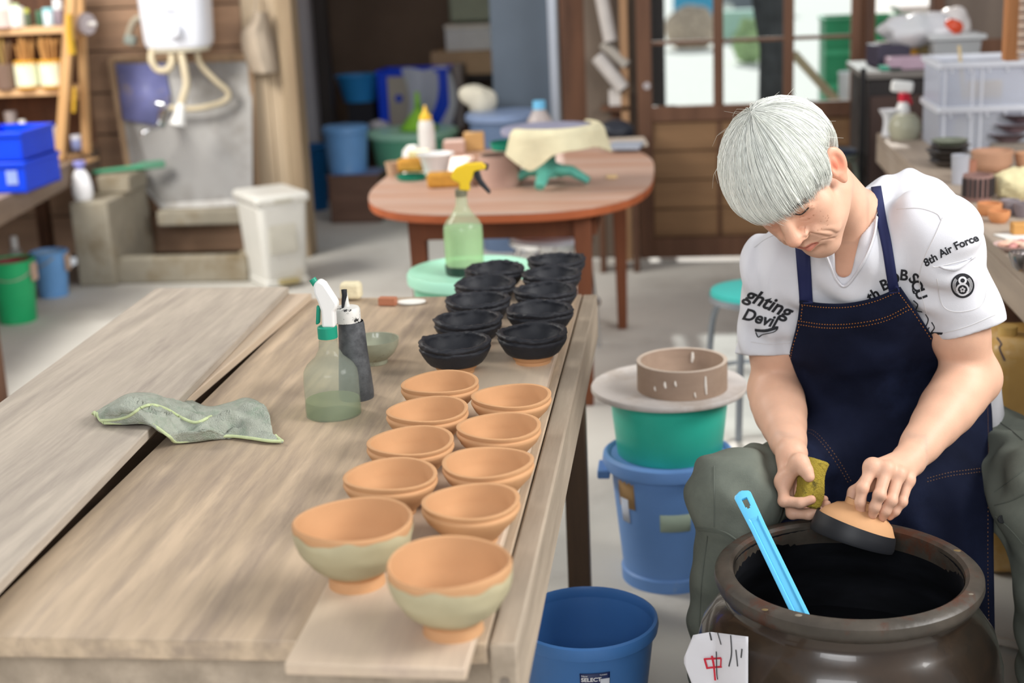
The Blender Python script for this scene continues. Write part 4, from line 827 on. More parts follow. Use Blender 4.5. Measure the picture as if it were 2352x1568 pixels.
x0, x1, z0, z1 = pxbox(990, 118, 1136, 172, 9.5); o = obj('cardboard_box', MB().bb((0, 0, 0), (x1-x0, .35, z1-z0)), M_card, bev=.004, loc=(x0, 9.5, z0)); tag(o, 'flat tan cardboard box under the white foam box', 'box')
sv = thing('storage_rack', 'dark rack standing behind the slate blue tub', 'rack', ((x0+x1)/2, 9.69, 0)); obj('shelf', MB().box((0, 0, z0-.02), (x1-x0+.06, .4, .035)), M_dark, sv)
for a in (-1, 1):
    for b2 in (-1, 1): obj('leg', MB().box((a*(x1-x0)/2, b2*.18, (z0-.038)/2), (.03, .03, z0-.038)), M_dark, sv)
zz1 = z1
x0, x1, z0, z1 = pxbox(1024, 56, 1132, 120, 9.55); fb = thing('foam_box', 'white foam box on the tan cardboard box', 'box', ((x0+x1)/2, 9.68, zz1+.001)); hh = z1-zz1
obj('body', MB().box((0, 0, hh*.42), (x1-x0, .3, hh*.84)), flat('#cdd6da', .8), fb, bev=.006); obj('lid', MB().box((0, 0, hh*.92), (x1-x0+.012, .31, hh*.155)), flat('#d9dcd6', .8), fb, bev=.006)
p = A(1110, 218, 7.6); cl = MB().ball((0, 0, 0), 0.085, 24, 16, (1, .7, 1)); 
me = cl.v; cl.v = [tuple(Vector(v)*(1+0.45*mnoise.noise(Vector(v)*14+Vector((3, 1, 2))))) for v in me]
o = obj('crumpled_paper', cl, flat('#cfc9b8', .9), loc=(p[0], 7.42, p[2]-.005)); tag(o, 'crumpled off white paper ball on the slate blue tub', 'paper')
x0, x1, z0, z1 = pxbox(1030, -40, 1130, 50, 9.6); o = obj('green_cabinet', MB().bb((x0, 9.6, z0), (x1+.1, 9.895, z1)), flat('#8d9b8c', .6), bev=.02); tag(o, 'pale green cabinet deep in the room behind', 'cabinet')
p = A(868, 248, Yc-.2); cl = MB().ball((0, 0, 0), 0.055, 20, 12, (1.4, .8, .8)); cl.v = [tuple(Vector(v)*(1+0.4*mnoise.noise(Vector(v)*20))) for v in cl.v]
o = obj('plastic_bag', cl, flat('#b9bac4', .5), loc=(p[0], Yc-.14, zsf+.045)); tag(o, 'small grey white plastic bag in front of the blue crate', 'bag')
# rolled screens and cloth leaning by the post
def roll(label, a, b, Ya, Yb2, r, m, cat='roll'):
    p0, p1 = A(*a, Ya), A(*b, Yb2); t = thing('rolled_sheet', label, cat, p1)
    obj('roll', MB().tube([p0-p1, (0, 0, 0)], r, 18), m, t); obj('end_cap', MB().tube([(0, 0, 0), (p1-p0)/np.linalg.norm(p1-p0)*.01], r*.6, 14), flat('#5c534c'), t); return t
M_roll = flat('#b8b2ae', .7)
roll('tall grey white rolled sheet leaning by the post', (1375, -40), (1402, 95), 6.95, 6.93, .032, M_roll)
roll('short pale roll leaning across beside the post', (1372, 130), (1432, 205), 6.93, 6.9, .034, M_roll)
roll('grey roll tied with cord below the tall roll', (1385, 100), (1440, 150), 6.96, 6.93, .026, flat('#9d978f', .8))
x0, x1, z0, z1 = pxbox(1398, 208, 1434, 245, 6.9); o = obj('white_carton', MB().bb((0, 0, 0), (x1-x0, .08, z1-z0)), flat('#c9c3bf', .7), loc=(x0, 6.93, z0), bev=.003); tag(o, 'small white carton beside the door batten', 'carton')
tt = thing('tool_stand', 'dark stand beside the door holding rolls and a carton', 'stand', (x0+.03, 6.97, 0)); obj('post', MB().box((0, .05, z0/2), (.05, .05, z0-.002)), M_post, tt); obj('shelf', MB().box((0, 0, z0-.012), (.14, .1, .02)), M_post, tt)
p = A(1415, 298, 6.6); cl = MB().ball((0, 0, 0), 0.09, 22, 14, (1, .8, .55)); cl.v = [tuple(Vector(v)*(1+0.25*mnoise.noise(Vector(v)*14))) for v in cl.v]
o = obj('refuse_bag', cl, flat('#2c2f38', .35), loc=(p[0], 6.72, float(A(1415, 298, 6.72)[2]))); tag(o, 'black plastic refuse bag behind the round table', 'bag')
ob_ = thing('low_stool', 'low dark block stool under the black bag', 'stool', (p[0], 6.72, 0)); zz = float(A(1415, 298, 6.72)[2])-.05
obj('seat', MB().box((0, 0, zz-.02), (.2, .16, .03)), M_post, ob_)
for a in (-1, 1): obj('side', MB().box((a*.08, 0, (zz-.036)/2), (.025, .14, zz-.036)), M_post, ob_)
# ================================================================== between table and person
def flat_text(body, font_size, mname, loc_fn, name, parent, m, flip=False): pass
g = G(1538, 1318, 0.0); YB = float(g[1]); zrim = float(A(1538, 1030, YB)[2])
bb_ = thing('slip_bin', 'scuffed blue round bin carrying a teal tub', 'bin', (g[0], YB, 0)); s = SC(A(1538, 1040, YB))
M_scuff = mat('scuffed_blue', '#6a94cf', rough=0.5, var=0.07, scale=7, col2='#8fa6c8', mixlo=0.63, mixhi=0.72)
Rr = 150*s
obj('body', MB().lathe([(0, 0.004), (0.108*1.04, 0.004), (0.112*1.04, 0.0), (0.118, 0.03), (0.113, 0.035), (Rr*0.86, zrim-0.06), (Rr*0.88, zrim-0.03), (Rr*0.9, zrim-0.012), (Rr*.8, zrim-.012), (0.1, 0.01), (0, 0.01)], 56), M_scuff, bb_, fix=True)
obj('rim', MB().lathe([(Rr*0.86, zrim-0.032), (Rr*0.985, zrim-0.034), (Rr, zrim-0.022), (Rr*0.985, zrim-0.006), (Rr*0.93, zrim), (Rr*0.88, zrim-0.004), (Rr*.86, zrim-.012)], 56, closed=True), M_scuff, bb_, fix=True)
for sx in (-1, 1): obj('grip', MB().box((sx*Rr*0.97, -0.02, zrim-0.045), (0.03, 0.08, 0.022)), M_scuff, bb_, bev=.004)
obj('inner_lid', MB().lathe([(0, zrim-0.016), (Rr*0.87, zrim-0.014), (Rr*0.87, zrim-0.006), (0, zrim-0.010)], 48), M_scuff, bb_)
def wrap(t, R0, R1, z0, z1, a0, a1, m, nm, label=None):
    P = np.array([[[ (R0+(R1-R0)*v)*math.cos(a), (R0+(R1-R0)*v)*math.sin(a), z0+(z1-z0)*v] for a in np.linspace(a0, a1, 14)] for v in (0, .5, 1)])
    return obj(nm, MB().grid(P), m, t, solid=.0012, label=label)
def rad_at(z): return np.interp(z, [0.035, zrim-0.06], [0.113, Rr*0.86])
za = lambda y: float(A(1430, y, YB-0.1)[2])
wrap(bb_, rad_at(za(1170))+.001, rad_at(za(1100))+.001, za(1170), za(1100), -2.62, -2.2, flat('#a8875c', .8), 'tape_patch', 'brown tape patch')
wrap(bb_, rad_at(za(1205))+.001, rad_at(za(1150))+.001, za(1205), za(1150), -2.58, -2.36, flat('#cdd6e6', .7), 'paper_label', 'torn white paper label')
wrap(bb_, rad_at(za(1212))+.001, rad_at(za(1172))+.001, za(1212), za(1172), -1.72, -1.15, flat('#a9b9a6', .8), 'paint_patch', 'pale yellowish glue patch')
# teal tub, bat and hoop
zt0 = zrim-0.009; tt = thing('plastic_tub', 'teal plastic tub under a round board', 'tub', (g[0]+0.005, YB, zt0)); ztop = float(A(1540, 893, YB)[2])-zt0
M_tealtub = mat('teal_tub', '#38c4aa', rough=0.35, var=0.05, scale=6); Rt = 136*s
obj('body', MB().lathe([(0, 0), (Rt*0.84, 0), (Rt*0.88, 0.006), (Rt*0.97, ztop*0.8), (Rt, ztop-.012), (Rt*1.03, ztop-.010), (Rt*1.03, ztop-.001), (Rt*.97, ztop-.001), (Rt*.93, ztop*.8), (Rt*.84, .006), (0, .006)], 56), M_tealtub, tt, fix=True)
zb0 = zt0+ztop; bt_ = thing('round_board', 'round dusty board lying on the teal tub', 'board', (g[0]+0.005, YB, zb0)); Rb = 176*s
obj('disc', MB().lathe([(0, 0), (Rb*.99, 0), (Rb, 0.003), (Rb, 0.010), (Rb*.99, 0.013), (0, 0.013)], 64), mat('dusty_board', '#c9c2bd', rough=.8, var=.1, scale=7, col2='#a99a8c', mixlo=.5, mixhi=.7), bt_)
hz = zb0+0.0135; gh = G(1567, 890, hz); hp_ = thing('sieve_hoop', 'round thin wooden hoop standing on the dusty board', 'hoop', (gh[0], gh[1], hz)); Rh = 103*SC(gh); Hh = 0.068
M_hoop = wood('hoop_wood', '#a58e7c', '#8c7666', axis=0, grain=10, var=.08)
obj('hoop', MB().lathe([(Rh, 0), (Rh, Hh), (Rh-.009, Hh), (Rh-.009, 0)], 64, closed=True), M_hoop, hp_, fix=True)
obj('rim_edge', MB().lathe([(Rh, Hh-.0005), (Rh, Hh+.001), (Rh-.009, Hh+.001), (Rh-.009, Hh-.0005)], 64, closed=True), flat('#c3b2a2', .8), hp_)
M_drip = flat('#e4ddd4', .6)
for a, z0, z1, w2 in ((-1.95, .045, .03, .003), (-1.72, .048, .036, .0025), (-1.05, .055, .012, .003), (-2.2, .03, .02, .0025), (-1.3, .02, .008, .002), (1.3, .06, .035, .004)):
    rr_ = Rh+.0008 if a < 0 else Rh-.0095; obj('slip_drip', MB().tube([(rr_*math.cos(a), rr_*math.sin(a), z0), (rr_*math.cos(a), rr_*math.sin(a), (z0+z1)/2), (rr_*math.cos(a+.02), rr_*math.sin(a+.02), z1)], [w2*.6, w2, w2*.6], 8), M_drip, hp_)
# blue bucket with label
zr_ = 0.27; gk = G(1346, 1414, zr_); Rk = 166*SC(gk); bk = thing('bucket', 'blue bucket with a navy and red label below the table edge', 'bucket', (gk[0], gk[1], 0))
M_bk = mat('bucket_blue', '#4a7fc0', rough=.4, var=.05, scale=6, col2='#6f9ad0', mixlo=.66, mixhi=.8)
obj('body', MB().lathe([(0, 0), (Rk*.70, 0), (Rk*.73, .01), (Rk*.93, zr_-.03), (Rk*.955, zr_-.02), (Rk*.935, zr_-.02), (Rk*.90, zr_-.04), (Rk*.70, .012), (0, .008)], 56), M_bk, bk, fix=True)
obj('rim', MB().lathe([(Rk*.93, zr_-.022), (Rk*.985, zr_-.026), (Rk, zr_-.014), (Rk*.985, zr_-.003), (Rk*.95, zr_), (Rk*.925, zr_-.006)], 56, closed=True), M_bk, bk, fix=True)
zl = 0.055; Rl = np.interp(zl, [.012, zr_-.04], [Rk*.70, Rk*.90])-.001
obj('dark_slip', MB().lathe([(0, zl), (Rl, zl)], 48), mat('dark_liquid', '#15161b', rough=.15, var=.2), bk)
Rb_at = lambda z: np.interp(z, [.01, zr_-.03], [Rk*.73, Rk*.93])+.0012
kz = lambda y: float(A(1365, y, gk[1]-Rk*.85)[2])
aL = lambda px: math.asin(max(-1, min(1, (float(A(px, 1555, gk[1]-Rk*.85)[0])-gk[0])/(Rk*.84))))-math.pi/2
zt1, zt2 = kz(1542), kz(1600)
wrap(bk, Rb_at(zt2), Rb_at(zt1), zt2, zt1, aL(1333), aL(1396), flat('#1d2c5c', .4), 'label', 'navy label')
zt3 = kz(1566); wrap(bk, Rb_at(kz(1578))+.0008, Rb_at(zt3)+.0008, kz(1578), zt3, aL(1334), aL(1384), flat('#c4283a', .4), 'label_stripe', 'red stripe'); wrap(bk, Rb_at(kz(1596))+.0009, Rb_at(kz(1556))+.0009, kz(1596), kz(1556), aL(1376), aL(1395), flat('#dfe2ea', .5), 'label_photo', 'pale corner of the label')
FONTM = {}
def text_mesh(body, size, bold=0.0, shear=0.0, depth=0.0):
    c = bpy.data.curves.new('t', 'FONT'); c.body = body; c.size = size; c.offset = bold; c.shear = shear; c.align_x = 'CENTER'; c.align_y = 'CENTER'; c.resolution_u = 4; c.fill_mode = 'FRONT'
    o = bpy.data.objects.new('t', c); COL.objects.link(o); dg = bpy.context.evaluated_depsgraph_get(); dg.update()
    me = bpy.data.meshes.new_from_object(o.evaluated_get(dg)); bpy.data.objects.remove(o); bpy.data.curves.remove(c)
    bm = bmesh.new(); bm.from_mesh(me)
    bmesh.ops.triangulate(bm, faces=bm.faces)
    for _ in range(3):
        es = [e for e in bm.edges if e.calc_length() > size*0.16]
        if es: bmesh.ops.subdivide_edges(bm, edges=es, cuts=1, use_grid_fill=False); bmesh.ops.triangulate(bm, faces=bm.faces)
    bm.to_mesh(me); bm.free(); return me
def wrap_text(body, size, a_mid, z_mid, Rfun, t, m, nm='lettering', bold=0.0):
    me = text_mesh(body, size, bold)
    for v in me.vertices:
        z = z_mid+v.co.y; R_ = Rfun(z)+.0016; a = a_mid+v.co.x/R_; v.co = (R_*math.cos(a), R_*math.sin(a), z)
    return obj(nm, me, m, t, smooth=False)
M_ink = flat('#f2f2f4', .5)
wrap_text('SELECT', 0.0115, aL(1357), kz(1556.5), Rb_at, bk, M_ink, bold=.0004); wrap_text('New', 0.006, aL(1343), kz(1547), Rb_at, bk, M_ink); wrap_text('TONBO', 0.004, aL(1382), kz(1546), Rb_at, bk, M_ink)
# ================================================================== big glazed jar, slip, ladle, paper tag
JX, JY, JZ = 0.265, 2.205, 0.5
jr = thing('slip_jar', 'big dark brown glazed stoneware jar full of black slip', 'jar', (JX, JY, 0))
M_jar = mat('dark_brown_glaze', '#35291f', rough=.25, var=.25, scale=5, col2='#211f1b', mixlo=.4, mixhi=.62, coat=.25, spec=.5, bump=.03, bscale=20)
M_jrim = mat('worn_glazed_rim', '#433d36', rough=.4, var=.3, scale=22, col2='#4a3024', mixlo=.52, mixhi=.62, bump=.1, bscale=60)
M_slip = mat('black_slip', '#101115', rough=.5, var=.35, scale=14, spec=.35); M_jin = mat('slip_smeared_inside', '#131418', rough=.55, var=.6, scale=9, spec=.3, stretch=(1, 1, 3))
def wob(r, z, a, i): return r*(1+.004*math.cos(2*a+.6)+.003*math.cos(3*a)), z
obj('body', MB().lathe([(0, 0), (.15, 0), (.16, .008), (.20, .09), (.238, .2), (.252, .29), (.250, .345), (.238, .39), (.214, .425), (.2, .44), (.196, .452), (.200, .468)], 96, fn=wob), M_jar, jr, fix=True)
obj('rim', MB().lathe([(.198, .462), (.212, .470), (.2165, .482), (.2155, .493), (.209, .499), (.192, .5005), (.186, .496), (.184, .484), (.186, .462)], 96, fn=wob, closed=True), M_jrim, jr, fix=True)
obj('inside', MB().lathe([(.185, .49), (.187, .45), (.205, .415), (.232, .36), (.238, .28)], 72), M_jin, jr)
P = []
rs_ = np.linspace(0, .237, 24); 
def slipz(r, z, a, i): return r, z+.006*mnoise.noise(Vector((r*math.cos(a)*14, r*math.sin(a)*14, 2)))
obj('slip', MB().lathe([(0, .315)]+[(r, .315) for r in rs_[1:]], 64, fn=slipz), M_slip, jr, label='black liquid slip')
for a, rr_, sz in ((-2.05, .2, .006), (.35, .2, .007), (-.5, .2045, .004), (-2.3, .214, .005)): obj('slip_splash', MB().ball((rr_*math.cos(a), rr_*math.sin(a), .4995), sz*.75, 10, 6, (1.4, 1, .2)), flat(['#7a7264', '#6e5c3a'][int(sz*1000) % 2], .6), jr)
ld = A(1702, 1130, 2.325); le = A(1843, 1420, 2.10); lad = thing('ladle', 'light blue plastic ladle standing in the black slip', 'ladle', le)
M_lad = mat('light_blue_plastic', '#62bbe6', rough=.3, var=.04, scale=8); dv = Vector(ld-le); L_ = dv.length; ud = dv.normalized()
sd = ud.cross(Vector((0, -1, 0.45))).normalized(); nd = sd.cross(ud).normalized()
if nd.y > 0: nd = -nd
def hq(t_, w_, n_): return ud*(t_*L_)+sd*w_+nd*n_
# handle: channelled strip with a hanging hole near its rounded end
vs = []; fs = []; idx = {}; NT, NW = 90, 12
def hw(t): return .0125*(1+.18*max(0, (t-.7)/.3))*(math.sqrt(max(0.02, 1-((t-.965)/.035)**2)) if t > .965 else 1)
for j in range(NT+1):
    t_ = -.3+1.3*j/NT
    for i in range(NW+1):
        w_ = -1+2*i/NW; g_ = (.0035 if abs(w_) < .62 and t_ < .78 else 0.0)
        idx[j, i] = len(vs); vs.append(hq(t_, w_*hw(t_), -g_-.002*w_*w_))
for j in range(NT):
    for i in range(NW):
        tc_ = -.3+1.3*(j+.5)/NT; wc = -1+2*(i+.5)/NW
        if ((tc_-.90)/.045)**2+(wc/.40)**2 < 1: continue
        fs.append((idx[j, i], idx[j, i+1], idx[j+1, i+1], idx[j+1, i]))
obj('handle', MB().add(vs, fs), M_lad, lad, solid=.006, bev=.0012)
obj('cup', MB().lathe([(0, 0), (.03, .004), (.042, .02), (.045, .045)], 28, c=(0.03, .03, -.16)), M_lad, lad, solid=.003)
# paper tag on the jar
def jar_hit(px, py, R_=.2565):
    d = ray(px, py); ox, oy = CAM[0]-JX, CAM[1]-JY; a = d[0]**2+d[1]**2; b = 2*(ox*d[0]+oy*d[1]); c = ox*ox+oy*oy-R_*R_; q = b*b-4*a*c
    if q < 0: t_ = -b/(2*a)
    else: t_ = (-b-math.sqrt(q))/(2*a)
    return CAM+d*t_
tgp = A(1650, 1540, 2.05); tg = thing('paper_tag', 'white paper tag with red brush mark stuck on the dark jar', 'paper tag', tgp)
top = lambda x: np.interp(x, [1570, 1592, 1632, 1718], [1512, 1458, 1451, 1462])
def bot(x): return np.interp(x, [1570, 1610, 1718], [1520, 1625, 1640])
PP = []
for v in np.linspace(0, 1, 10):
    row = []
    for x in np.linspace(1571, 1718, 22):
        y = top(x)*(1-v)+bot(x)*v; p = jar_hit(x, y, .259)
        if x < 1640: pr_ = jar_hit(1640, y, .259); pl_ = jar_hit(1650, y, .259); p = A(x, y, float(pr_[1]+(pr_[1]-pl_[1])*(1640-x)/10*.22))
        row.append(p-tgp)
    PP.append(row)
obj('paper', MB().grid(np.array(PP)), flat('#d8d7dc', .8, .04), tg, solid=.0008)
def onpaper(pts, r, m, nm, n=12):
    Q = []
    for x, y in pts:
        p = jar_hit(x, y, .2605)
        if x < 1640: pr_ = jar_hit(1640, y, .2605); pl_ = jar_hit(1650, y, .2605); p = A(x, y, float(pr_[1]+(pr_[1]-pl_[1])*(1640-x)/10*.22)-.001)
        Q.append(p-tgp)
    return obj(nm, MB().tube(path(Q, n), r, 6, flat=.4), m, tg)
M_red = flat('#c42438', .6); M_smr = flat('#3a3a3c', .7)
for st_ in ([(1618, 1512), (1624, 1533)], [(1618, 1513), (1640, 1512), (1656, 1511)], [(1656, 1511), (1655, 1531)], [(1622, 1534), (1640, 1532), (1657, 1531)], [(1635, 1506), (1640, 1530), (1643, 1562)]): onpaper(st_, .0017, M_red, 'brush_stroke')
for st_ in ([(1630, 1452), (1634, 1470)], [(1648, 1452), (1656, 1480)], [(1645, 1496), (1646, 1545), (1648, 1560)], [(1678, 1458), (1680, 1500), (1674, 1530)], [(1690, 1492), (1694, 1530)], [(1704, 1490), (1702, 1510)]): onpaper(st_, .0013, M_smr, 'slip_smear')
# ================================================================== bench on the right
WZ = 0.75; bx0 = 0.772
wbn = thing('wall_bench', 'long thick grey workbench along the right wall with pots', 'bench', (1.15, 4.0, 0))
M_bt = wood('grey_bench_top', '#a8998a', '#8c8075', axis=1, grain=14, var=.1)
def wb_(lo, hi): return MB().bb((lo[0]-1.15, lo[1]-4.0, lo[2]), (hi[0]-1.15, hi[1]-4.0, hi[2]))
obj('bench_top', wb_((bx0, 1.9, WZ-.03), (1.6, 5.74, WZ)), M_bt, wbn, bev=.004); obj('front_beam', wb_((bx0, 1.9, WZ-.115), (bx0+.05, 5.74, WZ-.031)), M_bt, wbn, bev=.004); obj('end_beam', wb_((bx0+.05, 5.69, WZ-.115), (1.6, 5.74, WZ-.031)), M_bt, wbn, bev=.004)
for y in (2.0, 3.9, 5.6): obj('leg', wb_((bx0+.02, y-.035, 0), (bx0+.09, y+.035, WZ-.115)), M_post, wbn, bev=.004); obj('leg', wb_((1.5, y-.035, 0), (1.57, y+.035, WZ-.03)), M_post, wbn, bev=.004)
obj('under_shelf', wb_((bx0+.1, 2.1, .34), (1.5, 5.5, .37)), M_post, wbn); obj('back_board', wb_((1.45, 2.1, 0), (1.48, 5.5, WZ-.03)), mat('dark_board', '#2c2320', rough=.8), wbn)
def wp(name, label, cat, cx, yb, prof, m, open_top=True, wall=.004, grp=None): g = G(cx, yb, WZ); return vessel(name, label, cat, cx, float(g[1]), prof, m, wall=wall, z0=WZ+.0008, open_top=open_top, group=grp)
M_tc = mat('small_terracotta', '#c98a5c', rough=.75, var=.06); M_pk = mat('pink_brown_glaze', '#93736c', rough=.5, var=.16, scale=16)
wp('cup', 'small terracotta cup behind another on the bench edge', 'cup', 2272, 494, [(466, 28), (474, 28), (488, 26), (496, 20)], M_tc); wp('cup', 'small terracotta cup nearest the bench edge', 'cup', 2294, 511, [(484, 25), (492, 25), (503, 22), (512, 16)], M_tc)
t, b_, pr = wp('cup', 'pink brown cup with dark vertical stripes', 'cup', 2244, 460, [(400, 33), (410, 34), (445, 34), (458, 30), (464, 22)], M_pk); 
for k in range(9):
    a = -2.9+k*.33; rr_ = pr[1][0]+.0008; obj('stripe', MB().tube([(rr_*math.cos(a), rr_*math.sin(a), pr[3][1]+.012), (rr_*1.0*math.cos(a), rr_*math.sin(a), pr[0][1]-.008)], .0045, 6, flat=1), flat('#2b2728', .5), t)
wp('cup', 'tall pale grey cup beside the stack of plates', 'cup', 2204, 422, [(355, 21), (365, 20), (424, 18)], flat('#a9aab2', .4)); wp('cup', 'reddish clay cup between pale grey cup and big bowl', 'cup', 2224, 412, [(368, 18), (412, 17)], flat('#a3705a', .7))
wp('bowl', 'wide brown terracotta bowl with thick rim on the bench', 'bowl', 2278, 396, [(345, 47), (352, 47), (358, 44), (372, 45), (388, 36), (398, 24)], mat('pale_brown_clay', '#b98f74', rough=.7, var=.1), wall=.007)
gpl = G(2182, 385, WZ)
for k in range(5):
    t = thing('plate', ['dark glazed plate at the bottom of the stack', 'dark glazed plate, second from the bottom of the stack', 'dark glazed plate in the middle of the stack', 'dark glazed plate, second from the top of the stack', 'dark green glazed plate, topmost of the plate stack'][k], 'plate', (gpl[0]+.006*math.sin(k*2.3), gpl[1]+.03, WZ+.001+.0165*k), k*.7, 'stacked plates')
    r_ = .072-.004*abs(k-1.5); obj('body', MB().lathe([(0, .003), (.03, .003), (.031, 0), (.036, 0), (.038, .005), (r_*.85, .012), (r_, .021), (r_*.97, .0225), (r_*.8, .015), (0, .010)], 40), [mat('dark_plate', '#46403c', rough=.3, var=.25), mat('green_plate', '#6f7566', rough=.25, var=.3, scale=18)][k == 4], t, fix=True)
gsp = G(2330, 455, WZ); cl = MB().ball((0, 0, 0), .052, 26, 18, (1.1, .8, .9)); cl.v = [tuple(Vector(v)*(1+.28*mnoise.noise(Vector(v)*32)+.12*mnoise.noise(Vector(v)*90))) for v in cl.v]
o = obj('natural_sponge', cl, mat('cream_sponge', '#ded3a8', rough=.95, var=.15, scale=30, bump=.5, bscale=200), loc=(gsp[0], gsp[1], WZ+.043)); tag(o, 'cream natural sponge between the cups on the bench', 'sponge')
wp('cup', 'small grey cup left of the dark grey one behind the terracotta cups', 'cup', 2318, 490, [(458, 22), (465, 21), (492, 17)], flat('#8d8488', .5)); wp('cup', 'small dark grey cup at the right picture edge', 'cup', 2350, 498, [(466, 22), (475, 22), (498, 17)], flat('#7a7074', .5))
wp('bowl', 'small peach bowl at the right picture edge', 'bowl', 2356, 392, [(350, 26), (360, 26), (392, 18)], flat('#c99a78', .7))
g = G(2322, 350, WZ); 
for k in range(3):
    t = thing('boat_dish', ['mauve and black boat shaped dish, bottom of the stack', 'mauve and black boat shaped dish in the middle of the stack', 'mauve and black boat shaped dish, top of the stack'][k], 'dish', (g[0]+.02*k, g[1]+.05, WZ+.03+.034*k), .1*k, 'stacked boat dishes')
    obj('body', MB().lathe([(0, 0), (.03, 0), (.06, .02), (.07, .03), (.066, .03), (.055, .02), (0, .006)], 32, sy=.7), flat(['#7d686c', '#8d767c', '#6f5d64'][k], .4), t, fix=True)
    obj('black_band', MB().lathe([(.058, .0185), (.0665, .0262)], 20, sy=.7), flat('#231f22', .4), t, solid=.001)
o = obj('kiln_block', MB().box((0, 0, .014), (.16, .12, .028)), flat('#8a8076', .8), loc=(g[0]+.02, g[1]+.05, WZ+.001), bev=.003); tag(o, 'grey kiln block under the boat dishes', 'block')
o = blk('wood_block', 'small honey coloured wood block at the right picture edge', 'block', 2350, 538, (.06, .04, .03), flat('#c18e50', .7), z=WZ)
o = blk('paper_sheet', 'white sheet of paper on the bench edge', 'paper', 2332, 545, (.07, .09, .002), flat('#dcdad6', .9), .3, z=WZ, bev=0)
t, b_, pr = wp('plate', 'shallow pale plate holding pink shells', 'plate', 2335, 575, [(560, 52), (568, 40), (574, 30)], flat('#c4a7a0', .4), wall=.004)
for k in range(6):
    a = k*1.05; cl = MB().ball((0, 0, 0), .013, 12, 8, (1.4, .8, .6)); o = obj('shell', cl, flat(['#d9b09a', '#b9827c', '#e0c9b4'][k % 3], .4), loc=(b_[0]+.028*math.cos(a)*(k > 0), b_[1]+.024*math.sin(a)*(k > 0), WZ+.016), rot=(0, 0, a)); tag(o, ['pink shell in the middle of the pale plate', 'brownish pink shell on the right of the pale plate', 'cream shell at the far right of the plate', 'pink shell at the far left of the pale plate', 'brownish shell on the left of the pale plate', 'cream shell nearest the front of the plate'][k], 'shell', 'shells on the plate')
wp('metal_bowl', 'small shiny steel bowl in front of the plate of shells', 'bowl', 2348, 622, [(578, 32), (590, 31), (612, 22), (624, 12)], mat('steel_bowl', '#a79f9c', rough=.2, metal=.9, var=.05), wall=.003)
# translucent crates
gcr = G(2154, 352, WZ); cy0, cx0 = float(gcr[1]), float(gcr[0]); M_trans = haze_plastic('milky_plastic', '#e4e8f2', .36, .3); M_rib = haze_plastic('milky_rib', '#f0f3fa', .65, .3)
hC = (float(A(2154, 150, cy0)[2])-WZ)/2
def milk_crate(label, z, n):
    t = thing('storage_box', label, 'storage box', (cx0+.26, cy0+.2, z), 0, 'translucent storage boxes'); W_, D_ = .52, .36
    obj('base', MB().box((0, 0, .003), (W_*.94, D_*.94, .005)), M_trans, t)
    for sx in (-1, 1): obj('side', MB().box((sx*W_*.485, 0, hC*.48), (.004, D_*.95, hC*.95)), M_trans, t)
    for sy in (-1, 1): obj('side', MB().box((0, sy*D_*.48, hC*.48), (W_*.96, .004, hC*.95)), M_trans, t)
    for sy in (-1, 1): obj('rim', MB().box((0, sy*D_*.49, hC*.96), (W_, .022, .022)), M_rib, t, bev=.003)
    for sx in (-1, 1): obj('rim', MB().box((sx*W_*.49, 0, hC*.96), (.022, D_, .022)), M_rib, t, bev=.003)
    for k in range(8): obj('rib', MB().box((-W_*.42+k*W_*.12, -D_*.49, hC*.86), (.008, .014, hC*.14)), M_rib, t)
    for x in (-.46, -.28, -.22, .1, .45): obj('rib', MB().box((x*W_, -D_*.487, hC*.45), (.008, .01, hC*.86)), M_rib, t)
    return t
milk_crate('milky translucent storage box at the bottom of the stack', WZ+.0008, 0); milk_crate('milky translucent storage box on top of the stack', WZ+.0018+hC, 1)
o = obj('wood_scrap', MB().box((0, 0, .03), (.12, .04, .06)), flat('#c8ad80', .7), loc=(cx0+.2, cy0+.25, WZ+hC+.01), bev=.002); tag(o, 'pale wood offcut inside the upper storage box', 'offcut')
o = obj('wood_stick', MB().tube([(0, 0, 0), (-.02, .02, .19)], .006, 8), flat('#cfb98f', .7), loc=(cx0+.12, cy0+.2, WZ+hC+.012)); tag(o, 'thin wooden stick leaning in the upper storage box', 'stick')
o = obj('clay_lump', MB().ball((0, 0, 0), .06, 18, 12, (1, .6, .8)), flat('#a08c72', .8), loc=(cx0+.38, cy0+.12, WZ+hC+.055)); tag(o, 'tan clay lump inside the upper storage box', 'clay')
o = obj('clay_lump', MB().box((0, 0, .045), (.36, .16, .09)), flat('#b0aa94', .8), loc=(cx0+.28, cy0+.2, WZ+.008), bev=.02); tag(o, 'grey clay block inside the lower storage box', 'clay')
# left of the boxes
wp('bowl', 'upturned greenish grey glazed bowl beside the storage boxes', 'bowl', 2078, 318, [(262, 22), (275, 34), (295, 38), (318, 30)], mat('pale_celadon', '#a9a893', rough=.3, var=.15), open_top=False)
wp('vase', 'small white flaring vase at the end of the bench', 'vase', 2040, 312, [(252, 22), (270, 12), (285, 11), (312, 15)], flat('#d9dade', .35))
Y_ = 5.66; t, b_, pr = vessel('spray_bottle', 'white spray bottle with red neck by the dark cabinet', 'spray bottle', 2072, Y_, [(232, 9), (244, 14), (266, 18), (312, 20)], M_white, z0=WZ+.0008, open_top=False)
h_ = pr[0][1]; obj('collar', MB().lathe([(.018, h_-.002), (.019, h_+.03), (0, h_+.03)], 18), flat('#c8283c', .4), t); obj('pump_head', MB().box((-.005, 0, h_+.055), (.085, .026, .045), ry=.12), M_white, t, bev=.01); obj('trigger', MB().box((.022, 0, h_+.01), (.012, .014, .05), ry=-.3), flat('#c8283c', .4), t, bev=.003)
